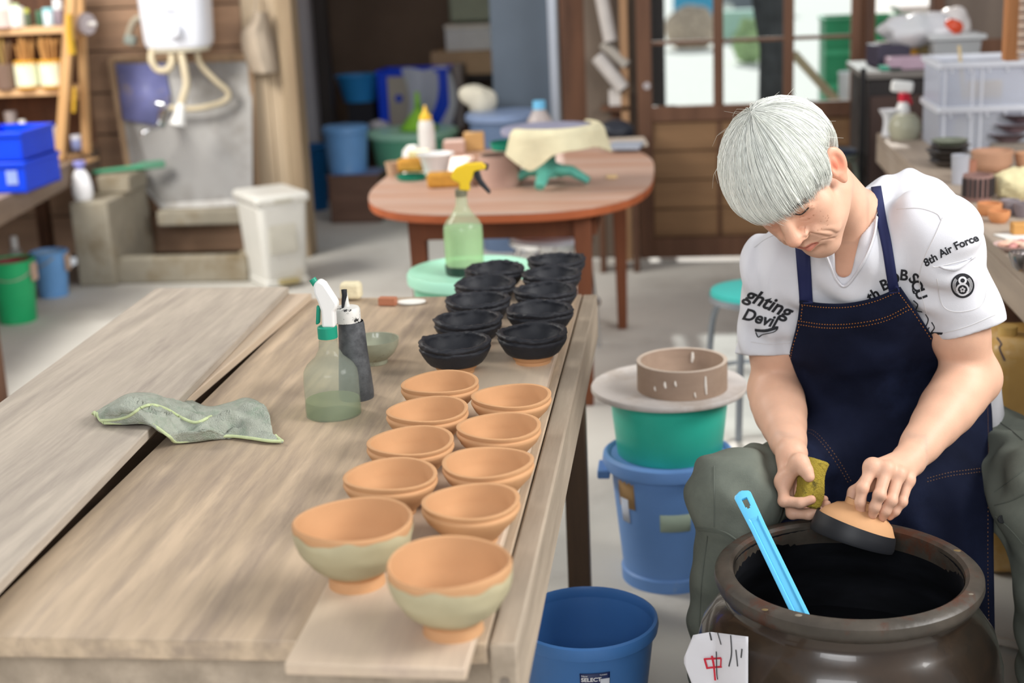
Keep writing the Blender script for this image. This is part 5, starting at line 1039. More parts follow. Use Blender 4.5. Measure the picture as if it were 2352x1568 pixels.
# cabinet at the end with bags
x0, x1, z0, z1 = pxbox(1992, 165, 2125, 400, 5.95); cb = thing('dark_cabinet', 'dark brown low cabinet behind the bench end', 'cabinet', ((x0+x1)/2+.15, 6.25, 0)); W_ = x1-x0+.3
obj('body', MB().box((0, 0, (z1-.03)/2), (W_, .56, z1-.03)), M_dark, cb, bev=.004); obj('top', MB().box((0, 0, z1-.014), (W_+.04, .6, .027)), mat('grey_worktop', '#6b6662', rough=.5), cb, bev=.004)
for sx in (-1, 1):
    dd_ = obj('door', MB().box((sx*W_*.25, -.284, z1*.5), (W_*.46, .012, z1*.8)), flat('#4c3a34', .6), cb, bev=.003); obj('knob', MB().ball((sx*W_*.06, -.298, z1*.6), .012, 12, 8), M_chrome, dd_)
obj('side_rail', MB().tube([(-W_/2-.02, -.3, .0), (-W_/2-.02, -.3, z1+.02)], .012, 8), mat('black_metal', '#1e1e20', rough=.4), cb)
CZ = z1
def cbk(name, label, cat, px, py, size, c, rz=0, bev=.006, dz=0, Y=6.1):
    p = A(px, py, Y); o = obj(name, MB().box((0, 0, size[2]/2), size), flat(c, .6), bev=bev, loc=(p[0], Y, CZ+.001+dz), rot=(0, 0, rz)); return tag(o, label, cat)
cbk('pink_box', 'mauve pink flat box on the dark cabinet', 'box', 2085, 140, (.17, .12, .05), '#a58d9c', Y=6.06); cbk('green_tray', 'green plastic tray lying on the dark cabinet', 'tray', 2045, 152, (.09, .08, .018), '#2f8f76', Y=6.04)
cbk('dark_case', 'dark purple case on the dark cabinet', 'case', 2040, 118, (.14, .16, .09), '#3b3646', .2, Y=6.25); cbk('yellow_packet', 'yellow packet on the dark cabinet', 'packet', 2088, 100, (.06, .05, .12), '#c99233', .3, Y=6.24); cbk('brown_packet', 'brown paper packet under the plastic bags', 'packet', 2130, 95, (.1, .08, .14), '#8d7a4e', -.2, Y=6.26)
x0, x1, z0, z1 = pxbox(2145, 86, 2272, 140, 6.0); t = thing('storage_box', 'grey translucent plastic container on the dark cabinet', 'storage box', ((x0+x1)/2, 6.2, CZ+.001))
hh = z1-CZ; obj('body', MB().box((0, 0, hh*.47), (x1-x0-.02, .24, hh*.93), taper=(.9, .9)), haze_plastic('grey_translucent', '#b3b6b8', .7), t, bev=.01); obj('rim', MB().box((0, 0, hh*.95), (x1-x0+.01, .26, .02)), haze_plastic('grey_translucent2', '#c3c6c8', .8), t, bev=.004)
p = A(2125, 60, 6.2)
def bag(label, px, py, Y, r, sq, c, seed):
    p = A(px, py, Y); cl = MB().ball((0, 0, 0), r, 30, 20, sq); cl.v = [tuple(Vector(v)*(1+.35*mnoise.noise(Vector(v)*13+Vector((seed, 0, 0)))+.12*abs(mnoise.noise(Vector(v)*40)))) for v in cl.v]
    o = obj('plastic_bag', cl, haze_plastic('bag_'+c[1:], c, .75, .25), loc=p, smooth=True); return tag(o, label, 'bag')
bag('crumpled white plastic bag heaped on the dark cabinet', 2108, 68, 6.25, .13, (1.2, .7, .55), '#d5d5da', 1); bag('white plastic bag with orange print on the cabinet', 2185, 52, 6.3, .075, (1, .7, .8), '#dcd6d4', 5)
bag('orange part of a bag beside the white bags', 2186, 64, 6.2, .042, (1, .6, .8), '#d64a20', 9)
# jerry can, boxes under the bench
gj = G(2318, 960, 0.2); yj = 3.3; p = A(2322, 860, yj); jc = thing('jerry_can', 'yellowish translucent plastic jerry can under the bench', 'jerry can', (p[0]+.02, yj+.05, 0.0))
zj = float(A(2322, 770, yj)[2]); obj('body', MB().box((0, 0, zj*.5), (.15, .2, zj)), mat('amber_plastic', '#c49a55', rough=.35, var=.2, scale=6, col2='#d9c29a', mixlo=.5, mixhi=.7), jc, bev=.04, seg=5); obj('neck', MB().lathe([(.022, zj-.005), (.022, zj+.02), (0, zj+.02)], 20, c=(-.03, -.04, 0)), flat('#c8a35e', .4), jc)
obj('cord', MB().tube(path([A(2290, 775, yj-.06)-np.array(jc.location), A(2300, 790, yj-.07)-np.array(jc.location), A(2296, 800, yj-.07)-np.array(jc.location), A(2308, 828, yj-.07)-np.array(jc.location)], 16), .002, 6), flat('#2a3358', .7), jc)
for k, (px, py, sz, c) in enumerate(((2290, 745, (.2, .2, .12), '#3a2a22'), (2340, 700, (.16, .2, .1), '#5a4a44'))):
    p = A(px, py, 3.6); o = obj('storage_carton', MB().box((0, 0, sz[2]/2), sz), flat(c, .8), loc=(max(p[0], bx0+.2)+.1*k, 3.5+.4*k, .371), bev=.004); tag(o, ['dark brown carton on the shelf under the bench', 'grey brown carton further back under the bench'][k], 'carton')
ghs = G(2320, 1480, 0.008); hs = obj('floor_pipe', MB().tube(path([(ghs[0]-.1, ghs[1]+.06, .011), (ghs[0], ghs[1], .011), (ghs[0]+.12, ghs[1]-.06, .011), (ghs[0]+.4, ghs[1]-.1, .011)], 20), .010, 10), flat('#c8bfb2', .5)); tag(hs, 'thin off white pipe lying on the floor behind the jar', 'pipe')
# bamboo blind
t = thing('bamboo_blind', 'thin bamboo slat blind hanging at the right window', 'blind', (float(A(2400, 60, 4.55)[0]), 4.55, float(A(2340, 140, 4.55)[2])))
Msl = [flat('#9c8676', .7), flat('#7d6a5e', .7), flat('#b8a696', .7)]; bl = float(t.location.z)
for k in range(60): obj('slat', MB().tube([(-.078, random.uniform(-.002, .002), .01+k*.0085), (.30, 0, .01+k*.0085)], .0035, 5), Msl[k % 3], t)
for x in (-.05, .02, .1): obj('cord', MB().tube([(x, -.005, 0), (x, -.005, .53)], .002, 5), flat('#d8d0c4', .8), t)
# ================================================================== outdoors beyond the door glass
def outbox(name, label, cat, x0, y0, x1, y1, Y, d, c, z=None, rough=.7):
    a, b, z0, z1 = pxbox(x0, y0, x1, y1, Y); z0 = max(z0, -.018) if z is None else z
    o = obj(name, MB().bb((0, 0, 0), (b-a, d, z1-z0)), flat(c, rough), loc=(a, Y, z0), bev=.01); return tag(o, label, cat)
outbox('blue_sheet', 'blue corrugated sheet standing far outside the door', 'sheet', 1545, -90, 1642, 60, 27, .1, '#58b4dd', -.018)
outbox('dark_pillar', 'dark grey post outside the left door pane', 'post', 1490, -60, 1527, 260, 7.6, .1, '#4a4444', -.004)
x0, x1, z0, z1 = pxbox(1740, -40, 1808, 232, 7.9); tr = thing('tree_trunk', 'dark grey tree trunk outside the middle door pane', 'tree trunk', ((x0+x1)/2, 7.9, -.004))
def knob(r, z, a, i): return r*(1+.12*mnoise.noise(Vector((math.cos(a)*2, math.sin(a)*2, z*5)))), z
obj('trunk', MB().lathe([((x1-x0)*.62, 0), ((x1-x0)*.55, .2), ((x1-x0)*.48, .6), ((x1-x0)*.42, 1.1), ((x1-x0)*.36, 1.9)], 28, fn=knob), mat('bark', '#56595c', rough=.9, var=.3, scale=12, bump=.6), tr); obj('branch', MB().tube([(0, 0, .9), (-.06, 0, 1.2), (-.12, .02, 1.5)], [.06, .05, .04], 12), MATS['bark'], tr)
t, w_, d2, h = crate('plastic_crate', 'green plastic crate stack outside the right door pane', (pxx(1895, 120, 8.4), 8.4, -.004), (pxx(2060, 120, 8.4), 8.75, float(A(1960, 40, 8.4)[2])), mat('crate_green', '#3fa878', rough=.5, var=.1))
for k in range(5): obj('slot_bar', MB().box((0, -d2/2-.01, h*(.1+.18*k)), (w_, .012, .03)), flat('#58c896', .5), t)
vessel('white_pail', 'white plastic pail outside the right door pane', 'pail', 1950, 7.75, [(165, 27), (172, 26), (300, 22)], flat('#eef0f4', .5), z0=-.004)
p0, p1 = A(1822, 122, 7.25), A(1912, 222, 7.25); kf = (p1[2]+.0)/(p0[2]-p1[2]); o = obj('wooden_pole', MB().tube([p0-p1, (0, 0, 0), (p1-p0)*kf], .022, 8), flat('#cbb896', .7), loc=p1); tag(o, 'pale wooden pole leaning outside the door', 'pole')
gp = A(1590, 95, 22); cl = MB().ball((0, 0, 0), .38, 26, 14, (1.05, .6, .9)); cl.v = [tuple(Vector(v)*(1+.2*mnoise.noise(Vector(v)*4))) for v in cl.v]; o = obj('brushwood_heap', cl, flat('#c9b6a4', .9, .3), loc=(gp[0], 22, .27)); tag(o, 'heap of pale brushwood outside the left pane', 'heap')
outbox('cyan_cover', 'pale cyan covered stack outside the middle pane', 'stack', 1655, 25, 1735, 130, 23, .5, '#b5dccd', -.018); vessel('white_tank', 'white rounded tank outside the middle pane', 'tank', 1670, 26.0, [(8, 8), (14, 14), (118, 15)], flat('#e9efe6', .6), z0=-.018, open_top=False)
outbox('grey_shed', 'pale grey shed wall far outside the door', 'shed', 1660, -120, 1800, 60, 32, .2, '#8d9398', -.018); cl = MB().ball((0, 0, 0), .26, 24, 16, (.8, .7, 1.1)); cl.v = [tuple(Vector(v)*(1+.35*mnoise.noise(Vector(v)*9))) for v in cl.v]; gq = A(1722, 125, 19); o = obj('green_bush', cl, flat('#a9c490', .9, .3), loc=(gq[0], 19, .24)); tag(o, 'pale green bush far outside the middle pane', 'bush')
outbox('green_tank', 'green cart standing outside beyond the cabinet', 'cart', 2075, 30, 2200, 95, 8.3, .4, '#4cc487', -.004); outbox('white_cover', 'white board lying on the green cart outside', 'board', 2070, 12, 2205, 29, 8.28, .45, '#f0f0f0', float(A(2137, 29.5, 8.3)[2])+.002)
# ================================================================== the person
# ---- distance field modelling: smooth unions of tapered limbs and ellipsoids, meshed with surface nets
class Fld:
    def __init__(s): s.ops = []
    def _add(s, fn, lo, hi, k, mode): s.ops.append((fn, np.array(lo), np.array(hi), k, mode)); return s
    def cone(s, a, b, ra, rb, k=.01, mode='u', flat=None):
        a = np.asarray(a, float); b = np.asarray(b, float); ba = b-a; L2 = max(1e-9, ba@ba); m = max(ra, rb)
        def fn(X, Y, Z):
            px, py, pz = X-a[0], Y-a[1], Z-a[2]
            t = np.clip((px*ba[0]+py*ba[1]+pz*ba[2])/L2, 0, 1)
            dx, dy, dz = px-ba[0]*t, py-ba[1]*t, pz-ba[2]*t
            if flat is not None:
                ax, f = flat; q = dx*ax[0]+dy*ax[1]+dz*ax[2]
                d = np.sqrt(np.maximum(dx*dx+dy*dy+dz*dz+q*q*(1/f**2-1), 1e-12)); return (d-(ra+(rb-ra)*t))*min(1, f*1.3)
            return np.sqrt(dx*dx+dy*dy+dz*dz)-(ra+(rb-ra)*t)
        return s._add(fn, np.minimum(a, b)-m, np.maximum(a, b)+m, k, mode)
    def chain(s, pts, rs, k=.006, mode='u', flat=None):
        for i in range(len(pts)-1): s.cone(pts[i], pts[i+1], rs[i], rs[i+1], k, mode, flat)
        return s
    def ell(s, c, rad, axes=None, k=.02, mode='u'):
        c = np.asarray(c, float); rad = np.asarray(rad, float); Ax = np.eye(3) if axes is None else np.asarray(axes, float)
        def fn(X, Y, Z):
            p = (X-c[0], Y-c[1], Z-c[2]); q = [p[0]*Ax[i][0]+p[1]*Ax[i][1]+p[2]*Ax[i][2] for i in range(3)]
            k0 = np.sqrt(sum((q[i]/rad[i])**2 for i in range(3))+1e-12); k1 = np.sqrt(sum((q[i]/rad[i]**2)**2 for i in range(3))+1e-12)
            return k0*(k0-1)/k1
        e = np.sqrt(((Ax*rad[:, None])**2).sum(0)); return s._add(fn, c-e, c+e, k, mode)
    def fn(s, f, lo, hi, k=.001, mode='u'): return s._add(f, lo, hi, k, mode)
    def eval(s, x, y, z):
        f = np.full((len(x), len(y), len(z)), .2, np.float32)
        for fn, lo, hi, k, mode in s.ops:
            m = max(.012, k*1.2); idx = []
            for ax, l, h in ((x, lo[0], hi[0]), (y, lo[1], hi[1]), (z, lo[2], hi[2])):
                i0, i1 = np.searchsorted(ax, l-m), np.searchsorted(ax, h+m); idx.append(slice(i0, i1))
            if any(q.stop <= q.start for q in idx): continue
            X, Y, Z = x[idx[0]][:, None, None], y[idx[1]][None, :, None], z[idx[2]][None, None, :]
            d = np.broadcast_to(fn(X, Y, Z), tuple(q.stop-q.start for q in idx)).astype(np.float32); g = f[tuple(idx)]
            if mode == 'u': h = np.clip(.5+.5*(g-d)/k, 0, 1); g2 = g*(1-h)+d*h-k*h*(1-h)
            elif mode == 's': h = np.clip(.5-.5*(g+d)/k, 0, 1); g2 = g*(1-h)+(-d)*h+k*h*(1-h)
            elif mode == 'i': g2 = np.maximum(g, d)
            elif mode == 'a': g2 = g+d
            f[tuple(idx)] = g2
        return f
    def mesh(s, lo, hi, h, relax=2):
        x, y, z = [np.arange(lo[i]-h, hi[i]+2*h, h) for i in range(3)]
        return nets(s.eval(x, y, z), x[0], y[0], z[0], h, relax)
def nets(f, x0, y0, z0, h, relax):
    s = f < 0; nx, ny, nz = f.shape
    c = np.zeros((nx-1, ny-1, nz-1), np.int8)
    for i in (0, 1):
        for j in (0, 1):
            for k in (0, 1): c += s[i:nx-1+i, j:ny-1+j, k:nz-1+k]
    act = (c > 0) & (c < 8); idx = -np.ones(act.shape, np.int64); I, J, K = np.nonzero(act); n = len(I); idx[I, J, K] = np.arange(n)
    if n == 0: return np.zeros((0, 3)), np.zeros((0, 4), int)
    acc = np.zeros((n, 3)); cnt = np.zeros(n)
    corners = [(i, j, k) for i in (0, 1) for j in (0, 1) for k in (0, 1)]
    for a in corners:
        for d in range(3):
            if a[d]: continue
            b = list(a); b[d] = 1
            fa = f[I+a[0], J+a[1], K+a[2]]; fb = f[I+b[0], J+b[1], K+b[2]]; m = (fa < 0) != (fb < 0)
            t = np.where(m, fa/np.where(m, fa-fb, 1), 0); p = np.array(a, float)[None, :].repeat(n, 0); p[:, d] += t
            acc[m] += p[m]; cnt[m] += 1
    V = acc/np.maximum(cnt, 1)[:, None]+np.stack([I, J, K], 1)
    Q = []
    for d in range(3):
        sl0 = [slice(None)]*3; sl1 = [slice(None)]*3; sl0[d] = slice(0, -1); sl1[d] = slice(1, None)
        A0, B0 = s[tuple(sl0)], s[tuple(sl1)]; e = np.nonzero(A0 != B0); e = np.stack(e, 1)
        u, v = (d+1) % 3, (d+2) % 3
        ok = (e[:, u] > 0) & (e[:, v] > 0) & (e[:, u] < f.shape[u]-1) & (e[:, v] < f.shape[v]-1); e = e[ok]
        def cell(du, dv): q = e.copy(); q[:, u] -= du; q[:, v] -= dv; return idx[q[:, 0], q[:, 1], q[:, 2]]
        q = np.stack([cell(1, 1), cell(0, 1), cell(0, 0), cell(1, 0)], 1); ins = A0[e[:, 0], e[:, 1], e[:, 2]]
        q[~ins] = q[~ins][:, ::-1]; Q.append(q)
    Q = np.concatenate(Q); Q = Q[(Q >= 0).all(1)]
    for _ in range(relax):
        S = np.zeros_like(V); C = np.zeros(len(V))
        for a in range(4):
            i, j = Q[:, a], Q[:, (a+1) % 4]
            for ax in range(3): S[:, ax] += np.bincount(i, V[j, ax], len(V))+np.bincount(j, V[i, ax], len(V))
            C += np.bincount(i, minlength=len(V))+np.bincount(j, minlength=len(V))
        V = .45*V+.55*S/np.maximum(C, 1)[:, None]
    return V*h+np.array([x0, y0, z0]), Q
def np_mesh(name, V, Q):
    me = bpy.data.meshes.new(name); me.vertices.add(len(V)); me.vertices.foreach_set('co', V.astype(np.float32).ravel())
    me.loops.add(Q.size); me.loops.foreach_set('vertex_index', Q.astype(np.int32).ravel())
    me.polygons.add(len(Q)); me.polygons.foreach_set('loop_start', np.arange(len(Q), dtype=np.int32)*4)
    me.update(calc_edges=True); me.validate(); me.polygons.foreach_set('use_smooth', np.ones(len(Q), bool)); return me
def vcol(me, cols, name='tint'):
    a = me.color_attributes.new(name, 'FLOAT_COLOR', 'POINT'); c = np.ones((len(me.vertices), 4), np.float32); c[:, :3] = cols; a.data.foreach_set('color', c.ravel())
def mix(parts):
    V = []; Q = []; o = 0
    for v, q in parts: V.append(v); Q.append(q+o); o += len(v)
    return np.concatenate(V), np.concatenate(Q)

# ---- joints
HO = np.array([0.197, 2.468, 1.105]); HL_, HF_, HU_ = np.array([.81, -.502, .305]), np.array([-.151, -.68, -.718]), np.array([-.567, -.535, .626])
HAX = np.stack([HL_, HF_, HU_]); HAX = np.stack([v/np.linalg.norm(v) for v in HAX])
def hd(l, f, u): return HO+HAX[0]*l+HAX[1]*f+HAX[2]*u
SR, SL = A(1792, 612, 2.68), A(2146, 540, 2.57); ER, WR = A(1778, 893, 2.71), A(1818, 1042, 2.46); EL, WL = A(2230, 866, 2.62), A(2088, 1056, 2.41)
NB = A(1966, 520, 2.63); UC = (SR+SL)/2; BE = A(2062, 900, 2.84); PE = A(2075, 1030, 2.90)
KR, AR = A(1690, 1138, 2.47), A(1662, 1760, 2.47); KL, AL = A(2440, 1150, 2.52), A(2425, 1790, 2.55)
AR[2] = .08; AL[2] = .08; HPR, HPL = A(1965, 1070, 2.87), A(2262, 1060, 2.94)
tl = (SL-SR)/np.linalg.norm(SL-SR); tu = NB-PE; tu -= tl*(tu@tl); tu /= np.linalg.norm(tu); tf = np.cross(tl, tu); TAX = np.stack([tl, tf, tu])

def arm_hand(F, k=.008):
    pass
body = Fld()
# torso and legs (mostly under the clothes)
body.ell(UC-tu*.06+tf*.0, (.15, .085, .13), TAX, .03).ell(BE, (.15, .10, .17), TAX, .05).ell(PE, (.16, .11, .1), TAX, .05)
body.cone(UC+tu*.01, NB, .07, .052, .03).cone(HPR, KR, .07, .05, .03).cone(KR, AR, .048, .032, .02).cone(HPL, KL, .07, .05, .03).cone(KL, AL, .048, .032, .02)
for a_ in (AR, AL): body.cone(a_+np.array([0, .03, -.045]), a_+np.array([-.01, -.13, -.055]), .03, .022, .02)
# neck with the shaded hollow and tendons
nk0 = hd(.004, -.03, -.045); body.cone(nk0, NB, .054, .058, .03).cone(NB, NB-tu*.05+tf*.02, .06, .07, .03)
body.cone(hd(.055, -.03, -.035), NB-tu*.02+tf*.05+tl*.012, .012, .010, .03)
# arms
def limb(a, b, rs):
    P = [a+(b-a)*t for t in np.linspace(0, 1, len(rs))]; body.chain(P, rs, .025)
limb(SR, ER, [.05, .048, .047, .044]); limb(SL, EL, [.052, .05, .05, .047])
limb(ER, WR, [.044, .0475, .044, .036, .029, .0275]); limb(EL, WL, [.046, .0485, .046, .038, .031, .029])
body.ell(EL+np.array([.012, .0, -.006]), (.036, .036, .036), None, .03).ell(ER+np.array([-.004, .01, -.01]), (.036, .036, .036), None, .03)
# hands
def finger(pts, r, k=.0045):
    P = [np.asarray(p) for p in pts]; R_ = [r*1.22, r*1.08, r*1.0, r*.86]
    for i in range(3): body.cone(P[i], P[i+1], R_[i], R_[i+1], k)
    body.ell(P[1], (r*1.12,)*3, None, k)
lf = {'i': [A(2004, 1072, 2.345), A(1981, 1121, 2.318), A(1976, 1153, 2.312), A(1977, 1176, 2.317)], 'm': [A(2036, 1077, 2.34), A(2020, 1137, 2.305), A(2009, 1164, 2.302), A(2004, 1182, 2.306)],
      'r': [A(2064, 1088, 2.345), A(2047, 1149, 2.312), A(2034, 1173, 2.31), A(2027, 1188, 2.314)], 'p': [A(2086, 1102, 2.36), A(2072, 1152, 2.335), A(2056, 1174, 2.332), A(2044, 1186, 2.333)]}
for q, r in (('i', .0091), ('m', .0093), ('r', .0089), ('p', .0078)):
    finger(lf[q], r); body.cone(WL, lf[q][0], .022, r*1.25, .012)
    body.ell(lf[q][0]+np.array([0, -.002, .001]), (r*1.3,)*3, None, .006)
lth = [WL+np.array([-.012, .012, -.004]), A(2000, 1105, 2.385), A(1962, 1130, 2.372), A(1950, 1160, 2.36)]
body.chain(lth, [.017, .0135, .0108, .0092], .006); body.cone(lth[1], lf['i'][0], .013, .011, .016)
rf = {'i': [A(1799, 1106, 2.415), A(1801, 1150, 2.388), A(1838, 1155, 2.374), A(1864, 1147, 2.375)], 'm': [A(1804, 1122, 2.43), A(1820, 1178, 2.40), A(1858, 1181, 2.388), A(1882, 1172, 2.387)],
      'r': [A(1813, 1120, 2.447), A(1838, 1176, 2.425), A(1876, 1174, 2.412), A(1899, 1158, 2.405)], 'p': [A(1822, 1112, 2.462), A(1848, 1160, 2.452), A(1878, 1160, 2.44), A(1894, 1146, 2.436)]}
for q, r in (('i', .0093), ('m', .0095), ('r', .0090), ('p', .0079)):
    finger(rf[q], r); body.cone(WR, rf[q][0], .021, r*1.28, .012)
rth = [WR+np.array([.006, -.012, -.006]), A(1837, 1062, 2.405), A(1851, 1080, 2.39), A(1858, 1094, 2.384)]
body.chain(rth, [.018, .0142, .0118, .0102], .006); body.cone(rth[1], rf['i'][0], .013, .012, .014)
# head
def he(c, r, k=.02, mode='u', tilt=None): return body.ell(hd(*c), r, HAX if tilt is None else tilt @ HAX, k, mode)
def hc(a, b, ra, rb, k=.01, mode='u', flat=None): return body.cone(hd(*a), hd(*b), ra, rb, k, mode, flat)
he((0, -.022, .048), (.075, .096, .082)); he((0, .046, -.012), (.058, .050, .082), .03); he((0, .030, -.062), (.054, .056, .046), .03)
he((0, .078, -.100), (.022, .018, .019), .025); hc((-.05, .0, -.06), (-.014, .07, -.1), .017, .016, .03); hc((.05, .0, -.06), (.014, .07, -.1), .017, .016, .03)
for sx in (-1, 1):
    he((sx*.044, .058, -.010), (.022, .020, .017), .03); he((sx*.034, .066, -.045), (.02, .018, .026), .03)
    he((sx*.033, .100, .022), (.020, .015, .013), .014, 's'); he((sx*.032, .0775, .0215), (.0155, .0135, .0125), .004)
    hc((sx*.014, .094, .037), (sx*.046, .078, .040), .009, .008, .014)
    # heavy upper lid fold, lower bag
    hc((sx*.018, .0900, .024), (sx*.047, .081, .023), .0042, .0036, .004); hc((sx*.020, .0865, .008), (sx*.046, .078, .010), .004, .0035, .006)
    # smile fold and cheek pouch
    hc((sx*.0185, .101, -.022), (sx*.034, .086, -.046), .0022, .0026, .006, 's'); hc((sx*.034, .086, -.046), (sx*.041, .074, -.074), .0026, .0018, .006, 's')
    hc((sx*.030, .094, -.030), (sx*.046, .074, -.066), .006, .006, .012)
    hc((sx*.0265, .0925, -.060), (sx*.034, .081, -.074), .0018, .0012, .004, 's')
hc((0, .092, .030), (0, .113, -.014), .0095, .0125, .012); he((0, .116, -.020), (.0125, .012, .0115), .010)
for sx in (-1, 1): he((sx*.0145, .104, -.0235), (.0088, .0115, .0088), .006); he((sx*.0075, .111, -.0325), (.0042, .0055, .004), .003, 's')
# mouth: muzzle, lips, parting line
he((0, .080, -.055), (.034, .022, .027), .02)
hc((-.020, .0955, -.0575), (0, .1035, -.0525), .0045, .0062, .005); hc((.020, .0955, -.0575), (0, .1035, -.0525), .0045, .0062, .005)
hc((-.018, .0945, -.064), (0, .1015, -.0655), .0048, .0075, .005); hc((.018, .0945, -.064), (0, .1015, -.0655), .0048, .0075, .005)
hc((-.026, .0935, -.0600), (0, .1095, -.0585), .0016, .0018, .003, 's'); hc((.026, .0935, -.0600), (0, .1095, -.0585), .0016, .0018, .003, 's')
hc((-.012, .0985, -.0785), (.012, .0985, -.0785), .0045, .0045, .010, 's')
# ears: flaring shell with a hollow, inner fold and lobe
for sx in (-1, 1):
    ca, sa = math.cos(.55), math.sin(.55); R1 = np.array([[ca, sx*sa, 0], [-sx*sa, ca, 0], [0, 0, 1]]); R2 = np.array([[1, 0, 0], [0, math.cos(.2), math.sin(.2)], [0, -math.sin(.2), math.cos(.2)]]); TL = R2 @ R1
    he((sx*.083, .000, .008), (.0080, .0215, .0335), .006, 'u', TL); he((sx*.0905, .0055, .010), (.0085, .0135, .023), .004, 's', TL)
    he((sx*.0835, .004, .014), (.0040, .0055, .013), .004, 'u', TL); he((sx*.0785, .007, -.023), (.0070, .0100, .0130), .006); he((sx*.077, .017, .002), (.005, .004, .008), .005)
boxes = [(np.minimum(hd(0, 0, 0)-.17, hd(0, 0, 0)-.17), hd(0, 0, 0)+.17, .0017)]
def bx(pts, pad): P = np.array(pts); return P.min(0)-pad, P.max(0)+pad
hbL = bx(sum(lf.values(), [])+lth[1:]+[WL], .03); hbR = bx(sum(rf.values(), [])+rth[1:]+[WR], .03)
HB = (HO-np.array([.135, .14, .135]), HO+np.array([.135, .13, .135]))
regs = [(hbL, .0014, 2), (hbR, .0014, 2), (HB, .0016, 2)]
parts = []
for (lo, hi), h, rl in regs: parts.append(body.mesh(lo, hi, h, rl))
lo, hi = bx([SR, SL, ER, EL, WR, WL, NB, PE, KR, KL, AR, AL], .16); lo[2] = -.001
V, Q = body.mesh(lo, hi, .0055, 1); cen = V[Q].mean(1); keep = np.ones(len(Q), bool)
ab = [bx([SR, ER, WR], .08), bx([SL, EL, WL], .08), bx([NB, nk0], .09)]
fine = regs+[((l, h_), .003, 2) for l, h_ in ab]
def inside(c, b, pad=0): return ((c > b[0]+pad) & (c < b[1]-pad)).all(1)
for i, (b, h, rl) in enumerate(fine): keep &= ~inside(cen, b, .006)
parts.append((V, Q[keep]))
for i in range(3, 6):
    b = fine[i][0]; V, Q = body.mesh(b[0], b[1], .003, 2); cen = V[Q].mean(1); keep = np.ones(len(Q), bool)
    for j in range(i): keep &= ~inside(cen, fine[j][0], .0045)
    parts.append((V, Q[keep]))
BV, BQ = mix(parts)
lc = (BV-HO) @ HAX.T
def crease(pts, depth, w_, bulge=0.0, boff=0.0):
    for sx in (-1, 1):
        m = (lc[:, 1] > .02) & (lc[:, 0]*sx > -.002) & (lc[:, 0]*sx < .075) & (np.abs(lc[:, 2]) < .12); ids = np.nonzero(m)[0]; q = lc[ids][:, [0, 2]]*np.array([sx, 1])
        best = np.full(len(ids), 9.); side = np.zeros(len(ids)); P_ = catmull(np.array(pts, float), 14); fade = np.zeros(len(ids))
        for k in range(13):
            a, b = P_[k], P_[k+1]; ba = b-a; t = np.clip(((q-a) @ ba)/(ba @ ba), 0, 1); d = q-a-t[:, None]*ba; dd = np.linalg.norm(d, axis=1); u = dd < best
            best[u] = dd[u]; side[u] = (ba[0]*d[u, 1]-ba[1]*d[u, 0]); s_ = (k+t)/13; fade[u] = np.sin(np.pi*np.clip(.12+.76*s_[u], 0, 1))
        amt = -depth*np.exp(-(best/w_)**2)*fade
        if bulge: amt += bulge*np.exp(-((best-boff)/(boff*.6))**2)*(side > 0)*fade
        dr = HAX[1]*.85+HAX[0]*sx*.5; BV[ids] += amt[:, None]*dr
crease([(.016, -.019), (.025, -.032), (.033, -.047), (.037, -.064)], .0030, .0024, .0016, .006)
crease([(.027, -.060), (.034, -.071), (.036, -.085)], .0022, .0020, .0010, .005); crease([(.039, -.036), (.047, -.054), (.046, -.076)], .0016, .0020, .0008, .005)
crease([(.017, .007), (.032, .002), (.046, .008)], .0013, .0017); crease([(.020, -.002), (.033, -.008), (.044, -.004)], .0009, .0018); crease([(.017, .030), (.032, .034), (.048, .028)], .0016, .0016)
crease([(.049, .022), (.056, .019), (.062, .018)], .0009, .0012); crease([(.049, .017), (.056, .011), (.061, .008)], .0009, .0012); crease([(.0, .040), (.012, .041), (.03, .046)], .0008, .002)
bme = np_mesh('body', BV, BQ)
used = np.zeros(len(BV), bool); used[BQ.ravel()] = True
# skin tints: redder ears, knuckles, nose, lips, cheeks; grey stubble
cols = np.ones((len(BV), 3)); loc_ = (BV-HO) @ HAX.T
def blob(c, r, tint, w=1.0, P=loc_):
    c = np.array(c); r = np.array(r if hasattr(r, '__len__') else (r,)*3); d = (((P-c)/r)**2).sum(1); m = np.exp(-d)*w; cols[:] = cols*(1-m[:, None])+cols*np.array(tint)*m[:, None]
for sx in (-1, 1):
    blob((sx*.088, .0, .0), (.016, .026, .04), (1.12, .74, .68), .85); blob((sx*.086, .006, .010), (.009, .010, .017), (1.0, .55, .5), .8); blob((sx*.036, .085, -.008), .022, (1.08, .88, .84), .6)
    blob((sx*.033, .088, .004), (.02, .012, .008), (.95, .80, .76), .5)
blob((0, .118, -.02), .017, (1.1, .84, .79), .7); blob((0, .1, -.046), (.03, .02, .012), (.86, .86, .88), .6); blob((0, .085, -.09), (.045, .03, .026), (.86, .85, .86), .55)
lm = ((np.abs(loc_[:, 0]) < .021) & (loc_[:, 1] > .08) & (np.abs(loc_[:, 2]+.0595) < .0085-.012*(np.abs(loc_[:, 0])/.03)**2)); cols[lm] *= np.array((.84, .52, .52))
blob((0, .108, -.0588), (.026, .014, .0013), (.45, .35, .35), .9)  # lip parting line darkened, crease shade put into the skin tint
for dct in (lf, rf):
    for q in dct:
        blob(dct[q][0], .010, (1.06, .82, .78), .55, BV); blob(dct[q][1], .009, (1.04, .82, .78), .55, BV); blob(dct[q][3], .009, (1.04, .84, .8), .5, BV)
